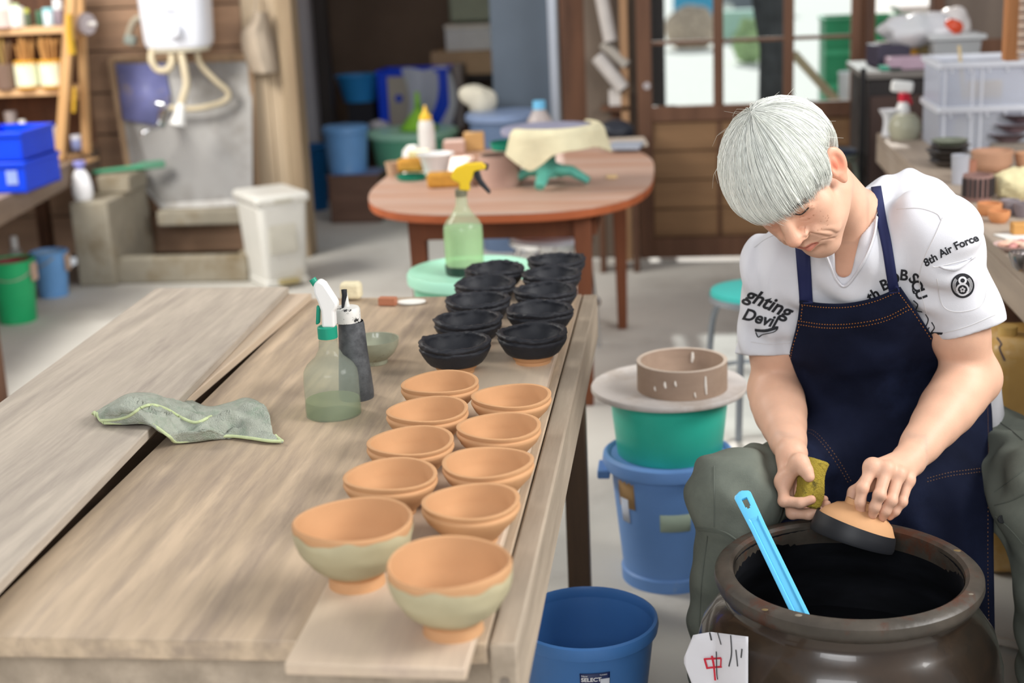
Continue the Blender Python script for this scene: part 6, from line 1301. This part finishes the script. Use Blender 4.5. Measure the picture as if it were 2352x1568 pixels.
blob(rf['i'][2], .012, (.6, .58, .58), .5, BV); blob(rf['m'][3], .012, (.6, .56, .56), .5, BV); blob(lf['m'][1]+np.array([0, -.008, -.003]), .006, (.3, .3, .32), .8, BV); blob(lf['m'][2], .008, (.7, .6, .55), .5, BV)
blob((WR+rf['i'][0])/2+np.array([.012, -.01, -.01]), .022, (1.02, .78, .74), .6, BV); blob(NB+tf*.06-tu*.05, .07, (1.0, .8, .72), .6, BV)
rg = np.random.default_rng(3)
for _ in range(26): c = (rg.uniform(.015, .06), .07, rg.uniform(-.04, .02)); d = loc_-np.array(c); m = (d[:, 0]**2+d[:, 2]**2 < rg.uniform(.0007, .0013)**2) & (loc_[:, 1] > .03); cols[m] *= np.array((.72, .62, .56))
vcol(bme, cols)
M_skin = mat('skin', '#d0a58c', rough=.5, var=.05, scale=30, spec=.35, sub=.12, bump=.06, bscale=420, attr='tint')
person = thing('person', 'seated person with white hair in white shirt and denim apron, bending over a jar', 'person', (PE[0], PE[1], 0)); po = np.array([PE[0], PE[1], 0])
def wobj(name, me, m, parent=person, off=po, **k):
    if isinstance(me, bpy.types.Mesh): me.transform(Matrix.Translation(-Vector(off)))
    else: me.v = [tuple(np.array(v)-off) for v in me.v]
    return obj(name, me, m, parent, **k)
bo = wobj('body', bme, M_skin, smooth=False, label='body with skin at face, neck, arms and hands')
# eye slits, lashes, brows, nails
M_lash = flat('#2a201c', .6)
for sx in (-1, 1): obj('eyelash', MB().tube(path([hd(sx*.019, .0915, .0195)-po, hd(sx*.032, .0925, .0145)-po, hd(sx*.046, .0845, .0165)-po], 12), .0011, 6), M_lash, bo)
def brow_hair(n=70):
    mb = MB(); r = random.Random(4)
    for sx in (-1, 1):
        for k in range(n):
            t = r.random(); a = hd(sx*(.016+.036*t), .1015-.016*t+r.uniform(-.002, .002), .037+.006*math.sin(t*2.6)+r.uniform(-.004, .003)); d = HAX[0]*sx*.008+HAX[1]*.002+HAX[2]*r.uniform(-.004, .002)
            mb.tube([tuple(a-po), tuple(a+d*.6+HAX[1]*.001-po), tuple(a+d-po)], [.00035, .0003, .0001], 3, cap=False)
    return mb
obj('eyebrows', brow_hair(), flat('#55524e', .7), bo)
M_nail = mat('nail', '#d9ab95', rough=.25, var=.03)
def nail(tip, prev, nrm, r):
    t = Vector(tip-prev).normalized(); n_ = Vector(nrm); n_ = (n_-t*n_.dot(t)).normalized(); b = t.cross(n_); c = Vector(tip)+n_*(r*.60)+t*(r*.20)
    mb = MB(); P = np.array([[c+t*(u*r*.75)+b*(math.sin(v)*r*.62)+n_*((math.cos(v)-1)*r*.55-.10*r*abs(u)) for v in np.linspace(-1.1, 1.1, 7)] for u in np.linspace(-1, 1, 6)]); P -= po
    obj('fingernail', mb.grid(P), M_nail, bo, solid=.0005)
toc = -np.array(CM[2])
for q, r in (('i', .0080), ('m', .0082), ('r', .0078)): nail(lf[q][3], lf[q][2], toc+np.array([-.2, 0, .2]), r)
nail(rth[3], rth[2], toc+np.array([.1, 0, .5]), .0092)

# ---- hair: a thick cap with strands running from the whorl
hcn = np.array([-.008, -.004, .036]); hr = np.array([.0970, .118, .107]); wv = np.array([0, -.40, .916]); fa = np.array([0, .916, .40]); lb_ = np.array([1., 0, 0])
def phi_end(th):
    th = (th+math.pi) % (2*math.pi)-math.pi; a = abs(th)
    return math.radians(np.interp(a, [0, .35, .8, 1.1, 1.22, 1.34, 1.42, 1.9, 2.05, 2.3, 2.6, 3.15], [115, 114, 110, 111, 118, 114, 88, 84, 102, 114, 117, 118]))
def hpt(th, ph, off=0.0):
    d = wv*math.cos(ph)+(fa*math.cos(th)+lb_*math.sin(th))*math.sin(ph); r = 1/math.sqrt(((d/hr)**2).sum())
    pe = phi_end(th); k = max(0, (ph-1.2)/(pe-1.2)) if ph > 1.2 else 0
    p = hcn+d*(r+off-.006*k*k); return hd(*p)
NA, NP = 96, 26
capP = np.array([[hpt(2*math.pi*i/NA, phi_end(2*math.pi*i/NA)*(.985)*j/(NP-1)+.001, -.0045) for i in range(NA+1)] for j in range(NP)])
inP = np.array([[hpt(2*math.pi*i/NA, phi_end(2*math.pi*i/NA)*(.985)*j/(NP-1)+.001, -.014) for i in range(NA+1)] for j in range(NP)])
cap = MB().grid(np.concatenate([capP, inP[::-1]])-po)
M_hair = mat('white_grey_hair', '#eceee8', rough=.4, var=.06, scale=20, spec=.45, attr='tint')
me = cap.mesh('hair'); vcol(me, np.array([.86, .87, .88])[None].repeat(len(me.vertices), 0))  # cap tinted darker than the strands, shade of depth put into colour
hair = obj('hair', me, M_hair, person, label='thick straight white grey hair with fringe')
def strands(n, seed, lift=.0, spread=1.0, r0=.00042):
    R_ = np.random.default_rng(seed); V = []; Q = []; C = []; o = 0; m = 9
    clump = R_.uniform(-math.pi, math.pi, 520); coff = R_.normal(0, 1, 520); ctint = R_.uniform(.9, 1.06, 520)
    for i in range(n):
        ci = R_.integers(520); th = clump[ci]+R_.normal(0, .045); pe = phi_end(th)*(1+R_.normal(0, .022)+.03*coff[ci]*.5); p0 = R_.uniform(0, .95)**1.15*pe*.82
        off = R_.uniform(-.004, .0035)+lift+.0012*coff[ci]; sw = R_.normal(0, .035)+.04*coff[ci]*.5
        tint = ctint[ci]*R_.uniform(.9, 1.06); 
        if R_.random() < .09: tint *= .66
        P = []
        for j in range(m):
            t = j/(m-1); ph = p0+(pe-p0)*t; P.append(hpt(th+sw*t*t+.16*math.sin(th)*t*0, ph, off*(1-.2*t)+(.0025*math.sin(t*3.1))))
        P = np.array(P)-po; T_ = np.gradient(P, axis=0); T_ /= np.linalg.norm(T_, axis=1)[:, None]
        B1 = np.cross(T_, HAX[2]+.3*HAX[0]); B1 /= np.linalg.norm(B1, axis=1)[:, None]; B2 = np.cross(T_, B1)
        rr = r0*R_.uniform(.7, 1.3)*np.array([.7, 1, 1, 1, 1, 1, .9, .7, .25])[:, None]
        for a in (0, 2.094, 4.189): V.append(P+rr*(B1*math.cos(a)+B2*math.sin(a)))
        idx = np.arange(m-1)
        for a in range(3): b = (a+1) % 3; Q.append(np.stack([o+a*m+idx, o+b*m+idx, o+b*m+idx+1, o+a*m+idx+1], 1))
        C.append(np.full((3*m, 3), tint)); o += 3*m
    V, Q, C = np.concatenate(V), np.concatenate(Q), np.concatenate(C)
    me = np_mesh('hair_strands', V, Q); vcol(me, C*np.array([1.0, 1.0, .985])); return me
so_ = obj('hair_strands', strands(7200, 2), M_hair, hair, smooth=False); so_['kind'] = 'stuff'
fl = MB(); R_ = random.Random(11)
for k in range(46):
    th = R_.uniform(-3.1, 3.1); ph = R_.uniform(.05, 1.2); a = hpt(th, ph, .0); b = hpt(th+.2, ph+.25, R_.uniform(.006, .02)); c = hpt(th+.3, ph+.4, R_.uniform(.005, .03))
    fl.tube([tuple(a-po), tuple(b-po), tuple(c-po)], [.00025, .0002, .0001], 3, cap=False)
me = fl.mesh('stray'); vcol(me, np.array([.8, .78, .72])[None].repeat(len(me.vertices), 0)); o = obj('stray_hairs', me, M_hair, hair); o['kind'] = 'stuff'

# ---- shirt
sh_ = Fld(); hemR, hemL = A(1769, 812, 2.705), A(2222, 757, 2.607)
sh_.ell(UC-tu*.075+tf*(-.005), (.165, .100, .135), TAX, .05).ell((UC+BE)/2-tu*.02, (.172, .108, .15), TAX, .06).ell(BE+tf*(-.01)+tl*.02, (.185, .115, .15), TAX, .06).ell(PE+tu*.04+tl*.02, (.19, .12, .08), TAX, .05)
sh_.cone(SR, UC, .068, .07, .05).cone(SL, UC, .070, .07, .05).cone(UC-tf*.02, NB-tf*.015-tu*.015, .085, .068, .05)
bk_ = A(2085, 508, 2.72); sh_.ell(bk_, (.085, .075, .068), None, .05).cone(bk_, BE-tf*.06, .09, .09, .05).cone(bk_, SL, .06, .06, .05)
sh_.cone(SR, hemR+(hemR-SR)*.15, .068, .064, .03).cone(SL, hemL+(hemL-SL)*.15, .071, .067, .03)
# soft folds
def folds(X, Y, Z):
    u = (X*tl[0]+Y*tl[1]+Z*tl[2]); v = (X*tu[0]+Y*tu[1]+Z*tu[2]); w_ = X*tf[0]+Y*tf[1]+Z*tf[2]
    return .0050*np.sin(62*u+35*v+2.2*np.sin(18*v+9*w_))*np.sin(21*v-12*u+3)+.0030*np.sin(42*v-55*u+3*np.sin(25*u))
sh_.fn(folds, np.array([-1, 1.5, 0]), np.array([2, 4, 2]), .001, 'a')
def plane(pt, nrm, c, rad):
    n_ = np.asarray(nrm)/np.linalg.norm(nrm)
    return (lambda X, Y, Z: (X-pt[0])*n_[0]+(Y-pt[1])*n_[1]+(Z-pt[2])*n_[2])
def imdir(dx, dy, df=0): v = CM[0]*dx-CM[1]*dy+CM[2]*df; return v/np.linalg.norm(v)
# hems: cut off the sleeve ends, hollow them
nR, nL = imdir(.03, 1, .05), imdir(47, 150, 10)
sh_.fn(lambda X, Y, Z: np.minimum(plane(hemR, nR, 0, 0)(X, Y, Z)*-1+.0, .0+np.sqrt((X-hemR[0])**2+(Y-hemR[1])**2+(Z-hemR[2])**2)*0+1), hemR-.1, hemR+.1, .002, 's') if False else None
def halfcut(pt, n_, rad):
    def f(X, Y, Z):
        d = -plane(pt, n_, 0, 0)(X, Y, Z); r = np.sqrt((X-pt[0])**2+(Y-pt[1])**2+(Z-pt[2])**2)-rad; return np.maximum(d, r)
    return f
sh_.fn(halfcut(hemR, nR, .105), hemR-.1, hemR+.1, .002, 's'); sh_.fn(halfcut(hemL, nL, .105), hemL-.1, hemL+.1, .002, 's')
dR, dL = (hemR-SR)/np.linalg.norm(hemR-SR), (hemL-SL)/np.linalg.norm(hemL-SL)
sh_.cone(hemR-dR*.05, hemR+dR*.1, .050, .060, .003, 's').cone(hemL-dL*.05, hemL+dL*.1, .052, .064, .003, 's')
# neck opening
va, vb = A(1948, 500, 2.55), A(1938, 618, 2.52); dc = imdir(0, 0, 1)
def vcut(X, Y, Z):
    def pr_(p): q = p-CAM; return q/(q@CM[2])
    a2, b2 = pr_(va), pr_(vb); zc_ = (X-CAM[0])*CM[2][0]+(Y-CAM[1])*CM[2][1]+(Z-CAM[2])*CM[2][2]
    px, py, pz = (X-CAM[0])/zc_-a2[0], (Y-CAM[1])/zc_-a2[1], (Z-CAM[2])/zc_-a2[2]; ba = b2-a2
    t = np.clip((px*ba[0]+py*ba[1]+pz*ba[2])/(ba@ba), 0, 1); d = np.sqrt((px-ba[0]*t)**2+(py-ba[1]*t)**2+(pz-ba[2]*t)**2)*2.6-(.029-.014*t)
    return np.maximum(d, zc_-float((NB-CAM)@CM[2])-.01)
sh_.fn(vcut, NB-np.array([.16, .25, .16]), NB+np.array([.1, .05, .12]), .003, 's')
sh_.cone(NB-tu*.045, hd(0, -.03, -.03), .058, .064, .004, 's')
lo, hi = bx([SR, SL, hemR, hemL, NB, PE, BE], .17); SV, SQ = sh_.mesh(lo, hi, .0038, 2)
sme = np_mesh('shirt', SV, SQ); M_shirt = mat('white_cotton', '#cfcfd4', rough=.85, var=.02, scale=8, spec=.15, bump=.10, bscale=700)
shirt_bvh = BVHTree.FromPolygons([tuple(v) for v in SV], [tuple(int(i) for i in q) for q in SQ])
shirt = wobj('shirt', sme, M_shirt, smooth=False, label='white short sleeved cotton shirt with black prints')
CV = Vector(CAM)
def hit(bvh, px, py, off=.0012, fallback=2.6):
    d = Vector(ray(px, py)).normalized(); h = bvh.ray_cast(CV, d)
    if h[0] is None: return None
    return np.array(h[0]-d*off)
def hitpath(bvh, pts, n, off):
    P = catmull(np.array(pts, float), n); out = []
    for x, y in P:
        h = hit(bvh, x, y, off)
        if h is not None: out.append(h)
    return out
# collar rib and seams
nl = hitpath(shirt_bvh, [(2014, 500), (2008, 540), (1992, 585), (1968, 627), (1941, 657), (1922, 643), (1908, 612), (1898, 588)], 50, .002)
if len(nl) > 4: obj('collar_rib', MB().tube([tuple(p-po) for p in nl], .0055, 8, flat=.5), M_shirt, shirt)
M_seam = flat('#c9c7c8', .9)
for pts in ([(2060, 480), (2110, 478), (2150, 490), (2162, 505)], [(2165, 500), (2148, 540), (2120, 600), (2112, 650), (2128, 720)], [(1732, 568), (1760, 548), (1790, 535)], [(2168, 765), (2225, 748), (2286, 722)], [(1724, 785), (1770, 790), (1818, 786)], [(2152, 640), (2160, 690), (2178, 712), (2215, 715), (2255, 700), (2268, 660)], [(2142, 612), (2156, 612), (2222, 596)]):
    q = hitpath(shirt_bvh, pts, 30, .0004)
    if len(q) > 3: obj('seam', MB().tube([tuple(p-po) for p in q], .0009, 6), M_seam, shirt)
# printed lettering and emblem, laid on the cloth
M_print = flat('#202126', .7)
def print_text(body_, size, cx, cy, ang, bvh=shirt_bvh, par=shirt, shear=0.0, bold=0.0, name='print', bend=0.0, m=M_print, off=.0011):
    me = text_mesh(body_, size, bold, shear); ok = True
    ca, sa = math.cos(ang), math.sin(ang); dead = []
    for v in me.vertices:
        x, y = v.co.x, v.co.y+bend*v.co.x*v.co.x; px, py = cx+x*ca+y*sa, cy+x*sa-y*ca
        h = hit(bvh, px, py, off)
        if h is None: dead.append(v.index); v.co = (0, 0, 0)
        else: v.co = h-po
    if dead:
        bm = bmesh.new(); bm.from_mesh(me); bm.verts.ensure_lookup_table(); bmesh.ops.delete(bm, geom=[bm.verts[i] for i in dead], context='VERTS'); bm.to_mesh(me); bm.free()
    return obj(name, me, m, par, smooth=False)
print_text('8th Air Force', 25, 2183, 572, -.46, shear=.0, bold=.75, bend=-.0009, name='sleeve_print')
print_text('ghting', 46, 1764, 696, .42, shear=.25, bold=1.3, name='sleeve_print'); print_text('Devil', 38, 1744, 731, .26, shear=.25, bold=1.2, name='sleeve_print')
for chs, cx, cy, an in (('th', 2006, 678, -.55), ('B', 2032, 655, -.42), ('O', 2053, 641, -.25), ('B', 2076, 633, .1), ('S', 2098, 640, .75), ('Q', 2106, 658, 1.0), ('U', 2114, 676, 1.2), ('A', 2150, 770, -1.1)): print_text(chs, 34, cx, cy, an, bold=1.0, name='chest_print')
q = hitpath(shirt_bvh, [(1734, 758), (1760, 759), (1786, 752), (1778, 762), (1752, 768), (1742, 774), (1736, 763)], 24, .001)
if len(q) > 4: obj('sleeve_print', MB().tube([tuple(p-po) for p in q], .003, 6, flat=.3), M_print, shirt)
for pts in ([(2098, 690), (2108, 700), (2104, 712), (2118, 716)], [(2106, 720), (2112, 745), (2124, 752), (2132, 735), (2126, 722)], [(2118, 752), (2128, 760), (2134, 752)], [(2140, 740), (2146, 752), (2140, 762)]):
    q = hitpath(shirt_bvh, pts, 16, .001)
    if len(q) > 3: obj('chest_print', MB().tube([tuple(p-po) for p in q], .0011, 5), M_print, shirt)
# round emblem on the sleeve pocket
def ring_px(cx, cy, rx, ry, w_, n=36, a0=0, a1=6.2832, m=M_print, nm='emblem', off=.0012):
    P = []
    for k in range(n+1):
        a = a0+(a1-a0)*k/n; row = []
        for f in (-.5, .5): h = hit(shirt_bvh, cx+(rx+f*w_)*math.cos(a), cy+(ry+f*w_)*math.sin(a), off); row.append(h if h is not None else np.array([np.nan]*3))
        P.append(row)
    P = np.array(P)
    if np.isnan(P).any(): return
    obj(nm, MB().grid(P-po), m, shirt, smooth=False)
ex, ey = 2211, 656
M_pw = flat('#d4d4d8', .8)
for r_ in (2.6, 7.8, 13.0, 18.2, 23.4): ring_px(ex, ey, r_*1.04, r_*1.1, 5.5, 40)
ring_px(ex, ey-12, 7.6, 7.2, 4.6, 24, m=M_pw, off=.0017); ring_px(ex, ey+9, 13.2, 12.6, 4.2, 30, m=M_pw, off=.0017)
for k in range(5):
    a = -1.57+k*1.2566; ring_px(ex+4.2*math.cos(a), ey+9+4.2*math.sin(a), 1.3, 1.3, 2.6, 8, m=M_pw, off=.0019)
for sgn in (-1, 1):
    for k in range(3):
        r_ = 17+k*2.6; a0 = (-.95 if sgn > 0 else math.pi-1.05)+(.06*k); a1 = (1.05 if sgn > 0 else math.pi+.75); ring_px(ex, ey-1, r_, r_+.6, 1.15, 14, a0, a1, m=M_pw, off=.0018)
# pocket flap
fp = [[(2168, 618), (2195, 622), (2212, 612), (2236, 592)], [(2156, 612), (2190, 610), (2212, 602), (2240, 590)]]
P = [[hit(shirt_bvh, x, y, .002+.003*(j == 0)) for x, y in catmull(np.array(r), 12)] for j, r in enumerate(fp)]
if all(p is not None for r in P for p in r): obj('pocket_flap', MB().grid(np.array(P)-po), M_shirt, shirt, solid=.003)

# ---- denim apron
rows_ = [[(1838, 690, 2.590), (1895, 697, 2.560), (1950, 696, 2.550), (2010, 683, 2.530), (2068, 659, 2.512)], [(1831, 742, 2.605), (1895, 752, 2.570), (1960, 750, 2.560), (2030, 738, 2.545), (2098, 703, 2.53)],
         [(1812, 820, 2.655), (1890, 830, 2.605), (1975, 830, 2.590), (2065, 818, 2.590), (2170, 812, 2.615)], [(1808, 868, 2.69), (1888, 880, 2.635), (1985, 880, 2.615), (2100, 872, 2.63), (2232, 862, 2.73)],
         [(1828, 950, 2.69), (1905, 958, 2.635), (2000, 955, 2.620), (2130, 948, 2.635), (2272, 910, 2.75)], [(1802, 1030, 2.505), (1890, 1045, 2.545), (1995, 1045, 2.595), (2130, 1045, 2.615), (2280, 1020, 2.70)],
         [(1768, 1120, 2.47), (1860, 1130, 2.515), (1975, 1132, 2.565), (2125, 1130, 2.575), (2283, 1115, 2.60)], [(1738, 1210, 2.465), (1840, 1225, 2.50), (1965, 1230, 2.55), (2120, 1228, 2.54), (2282, 1215, 2.56)],
         [(1730, 1330, 2.475), (1840, 1340, 2.50), (1965, 1340, 2.535), (2120, 1340, 2.525), (2283, 1330, 2.52)], [(1732, 1580, 2.48), (1840, 1590, 2.52), (1970, 1590, 2.53), (2125, 1590, 2.52), (2288, 1580, 2.505)], [(1732, 1680, 2.48), (1840, 1690, 2.52), (1970, 1690, 2.53), (2125, 1690, 2.52), (2292, 1680, 2.50)]]
P = np.array([[A(*c) for c in r] for r in rows_]); P = catmull(P, 150); P = np.swapaxes(catmull(np.swapaxes(P, 0, 1), 90), 0, 1)
nv, nu = P.shape[:2]; vv, uu = np.meshgrid(np.linspace(0, 1, nv), np.linspace(0, 1, nu), indexing='ij')
edge = np.minimum(1, np.minimum(uu, 1-uu)*8)*np.minimum(1, vv*8)
dsp = np.zeros((nv, nu))
for j in range(nv):
    for i in range(nu):
        p = Vector(P[j, i]); dsp[j, i] = .009*mnoise.noise(p*11)+.005*mnoise.noise(p*26+Vector((5, 2, 1)))
low = np.clip((vv-.45)/.3, 0, 1)
dsp += low*(.012*np.sin(uu*17+3*vv)+.007*np.sin(uu*31-9*vv+1)) + (1-low)*.004*np.sin(14*uu+26*vv)*np.exp(-((vv-.33)/.12)**2)
P[..., 1] += dsp*edge
AP = P; ap = MB().grid(P-po); apf = MB().grid(P)
M_denim = mat('dark_denim', '#151a2d', rough=.85, var=.3, scale=9, spec=.12, bump=.22, bscale=900, col2='#1f2740', mixlo=.5, mixhi=.75)
apron = obj('apron', ap, M_denim, person, solid=.0025, label='dark indigo denim bib apron with orange stitching')
ap_bvh = BVHTree.FromPolygons([Vector(v) for v in apf.v], apf.f)
M_thr = flat('#b9752c', .7); M_thr2 = flat('#8a6440', .7)
def stitch(pts, n, m=M_thr, r=.0007, step=2):
    L_ = sum(math.dist(a, b) for a, b in zip(pts, pts[1:])); k = max(8, int(L_/3.2)); q = hitpath(ap_bvh, pts, k, .0022); mb = MB()
    for i in range(0, len(q)-1, 2): mb.tube([tuple(q[i]-po), tuple(q[i]*.3+q[i+1]*.7-po)], r, 4)
    if mb.v: obj('stitching', mb, m, apron)
for pts in ([(1841, 700), (1895, 706), (1950, 705), (2010, 692), (2063, 670)], [(1834, 737), (1895, 745), (1960, 743), (2030, 730), (2092, 700)], [(1833, 745), (1895, 753), (1960, 751), (2030, 738), (2095, 708)], [(1843, 702), (1839, 738)], [(2064, 672), (2100, 720), (2140, 780), (2166, 812)], [(1835, 750), (1820, 800), (1814, 835)]): stitch(pts, 60)
for pts in ([(1845, 985), (1870, 990), (1900, 1020), (1930, 1062), (1955, 1105)], [(1845, 992), (1868, 998), (1895, 1026), (1924, 1068), (1948, 1108)], [(2130, 1098), (2180, 1085), (2230, 1078), (2276, 1072)], [(2130, 1106), (2180, 1093), (2230, 1086), (2276, 1080)], [(2268, 920), (2270, 1000), (2270, 1100), (2269, 1300), (2273, 1500)], [(1800, 1050), (1776, 1125), (1748, 1205)]): stitch(pts, 60, M_thr2, .0006)
# straps over the shirt
def strap(pts, w_, nm='strap'):
    C_ = catmull(np.array(pts, float), 26); T_ = np.gradient(C_, axis=0); T_ /= np.linalg.norm(T_, axis=1)[:, None]; N2 = np.stack([-T_[:, 1], T_[:, 0]], 1); P = []
    for c, n2 in zip(C_, N2):
        row = []
        for f in (-.5, -.2, .1, .5):
            x, y = c+n2*w_*f; h = hit(shirt_bvh, x, y, .004); h2 = hit(ap_bvh, x, y, .003)
            if h2 is not None and (h is None or np.linalg.norm(h2-CAM) < np.linalg.norm(h-CAM)): h = h2
            row.append(h)
        if all(r is not None for r in row): P.append(row)
    if len(P) > 3:
        P = np.array(P); obj(nm, MB().grid(P-po), mat('navy_webbing', '#1a2048', rough=.8, var=.06), apron, solid=.003)
strap([(2054, 672), (2046, 620), (2034, 550), (2020, 480), (2008, 405)], 23); strap([(1852, 696), (1848, 640), (1842, 565), (1836, 530)], 30)

# ---- trousers
tr_ = Fld()
tr_.ell(PE-tu*.02+np.array([.03, 0, 0]), (.205, .145, .105), TAX, .06).cone(HPR, KR, .102, .080, .05).cone(KR, AR+np.array([0, 0, .02]), .078, .066, .03).cone(HPL, KL, .118, .115, .05).cone(KL, AL+np.array([0, 0, .02]), .098, .075, .03)
tr_.ell(KR+np.array([-.004, -.004, .0]), (.081, .08, .078), None, .03)
def tfold(X, Y, Z): return .006*np.sin(60*Z+22*X+2.5*np.sin(14*X+20*Y))*np.sin(16*Y+9*Z+1)+.0022*np.sin(55*Z-40*X+3*np.sin(26*X+9*Z))+.003*np.sin(70*X+40*Y+20*Z)
tr_.fn(tfold, np.array([-1, 1.5, -.1]), np.array([2, 4, 1]), .001, 'a')
lo, hi = bx([PE, HPR, HPL, KR, KL, AR, AL], .17); lo[2] = .04; TV, TQ = tr_.mesh(lo, hi, .005, 2); trme = np_mesh('trousers', TV, TQ)
tbvh = BVHTree.FromPolygons([tuple(v) for v in TV], [tuple(int(i) for i in q) for q in TQ])
M_trs = mat('grey_green_cotton', '#6a6f66', rough=.9, var=.08, scale=6, spec=.12, bump=.14, bscale=500, col2='#5b6059', mixlo=.5, mixhi=.7)
trs = wobj('trousers', trme, M_trs, smooth=False, label='baggy grey green cargo trousers')
M_tseam = flat('#5a5f57', .9)
for pts in ([(1585, 1210), (1630, 1214), (1665, 1222), (1700, 1245)], [(1583, 1216), (1630, 1220), (1665, 1228), (1700, 1252)], [(1640, 1070), (1640, 1140), (1640, 1210)], [(1660, 1022), (1690, 1010), (1720, 1000)], [(1625, 1230), (1612, 1330), (1606, 1440)], [(2284, 1130), (2310, 1110), (2350, 1080)], [(2284, 1160), (2320, 1150), (2352, 1135)], [(2290, 965), (2320, 985), (2350, 1010)], [(2286, 1185), (2320, 1215), (2350, 1250)]):
    q = hitpath(tbvh, pts, 24, .0006)
    if len(q) > 3: obj('seam', MB().tube([tuple(p-po) for p in q], .0014, 6), M_tseam, trs)
q = hit(tbvh, 2300, 1192, .002)
if q is not None: obj('button', MB().tube([tuple(q-po), tuple(q+toc*.004-po)], .0075, 18), flat('#1d1f20', .4), trs, bev=.001)
for a_ in (AR, AL):
    sf_ = Fld(); c = a_.copy(); sf_.cone(np.array([c[0], c[1]+.04, .045]), np.array([c[0]-.01, c[1]-.14, .038]), .045, .036, .02); sf_.fn(lambda X, Y, Z: .004-Z+0*X+0*Y, c-np.array([.2, .3, .2]), c+np.array([.2, .2, .2]), .001, 'i')
    v, q = sf_.mesh(c-np.array([.08, .22, .085]), c+np.array([.08, .13, .04]), .005, 2); wobj('shoe', np_mesh('shoe', v, q), flat('#2d2c2c', .6), smooth=False)
# ---- stool under the person
stool('low metal stool the person sits on', float(PE[0])+.02, float(PE[1])+.03, float(PE[2])-.165, .15, flat('#3a3a3c', .6), mat('brown_metal', '#5a5148', rough=.4, metal=.5))
# ---- held bowl and sponge
bc = A(1955, 1240, 2.335); hb = thing('bowl', 'half dipped bowl with wet black rim held upside down over the jar', 'bowl', bc)
axv = Vector((imdir(.29, -1, -.05))).normalized(); q_ = axv.to_track_quat('Z', 'Y'); hb.rotation_mode = 'QUATERNION'; hb.rotation_quaternion = q_
Rw, Hw = .0725, .063; ft = .027
prc = [(Rw*.90, .012), (Rw*.985, .012), (Rw*.90, Hw*.55), (Rw*.66, Hw*.86), (ft*1.05, Hw*.97), (ft, Hw*1.08), (ft*.8, Hw*1.08), (ft*.75, Hw*1.0), (0, Hw*.99)]
obj('clay_body', MB().lathe([(Rw*.93, .012), (Rw*.985, .014), (Rw*.955, Hw*.40), (Rw*.82, Hw*.68), (Rw*.58, Hw*.90), (ft*1.08, Hw*.97), (ft*1.02, Hw*1.12), (ft*.8, Hw*1.12), (ft*.76, Hw*1.0), (0, Hw*.98)], 64), M_terra, hb, fix=True)
def wl(r, z, a, i): return (r, z+.004*math.sin(a+1)) if i in (0,) else (r, z)
obj('glaze_coat', MB().lathe([(Rw*.968, Hw*.50), (Rw*1.0, Hw*.28), (Rw*1.02, .004), (Rw*1.0, -.001), (Rw*.95, -.001), (Rw*.90, .012), (Rw*.8, Hw*.45), (Rw*.4, Hw*.75), (0, Hw*.8)], 64, fn=wl), mat('wet_black_rim', '#1a1b1f', rough=.5, var=.1), hb, fix=True, label='wet black slip rim')
spn = A(1862, 1108, 2.405); so2 = MB(); 
v = [np.array(p) for p in ((-1, -1, -1), (1, -1, -1), (1, 1, -1), (-1, 1, -1), (-1, -1, 1), (1, -1, 1), (1, 1, 1), (-1, 1, 1))]
ax1, ax2, ax3 = imdir(.95, .35, .35), imdir(.30, -1, .1), imdir(-.3, .1, 1)
s_ = Fld(); 
def spf(X, Y, Z):
    q = [(X-spn[0])*a[0]+(Y-spn[1])*a[1]+(Z-spn[2])*a[2] for a in (ax1, ax2, ax3)]; q1 = q[0]+.004*np.sin(q[1]*70)
    d = [np.abs(q1)-.0145, np.abs(q[1])-.037, np.abs(q[2])-.011]; o_ = np.sqrt(sum(np.maximum(k, 0)**2 for k in d)); return o_+np.minimum(np.maximum(np.maximum(d[0], d[1]), d[2]), 0)-.006+.0012*np.sin(X*900)*np.sin(Y*800)*np.sin(Z*850)
s_.fn(spf, spn-.07, spn+.07); v_, q_ = s_.mesh(spn-.07, spn+.07, .0018, 1); me = np_mesh('sponge', v_, q_); me.transform(Matrix.Translation(-Vector(spn)))
o = obj('sponge', me, mat('olive_sponge', '#94822e', rough=.95, var=.25, scale=34, col2='#2c2a16', mixlo=.56, mixhi=.66, bump=.5, bscale=400), loc=spn, smooth=False); tag(o, 'olive yellow sponge stained black, held in the right hand', 'sponge')
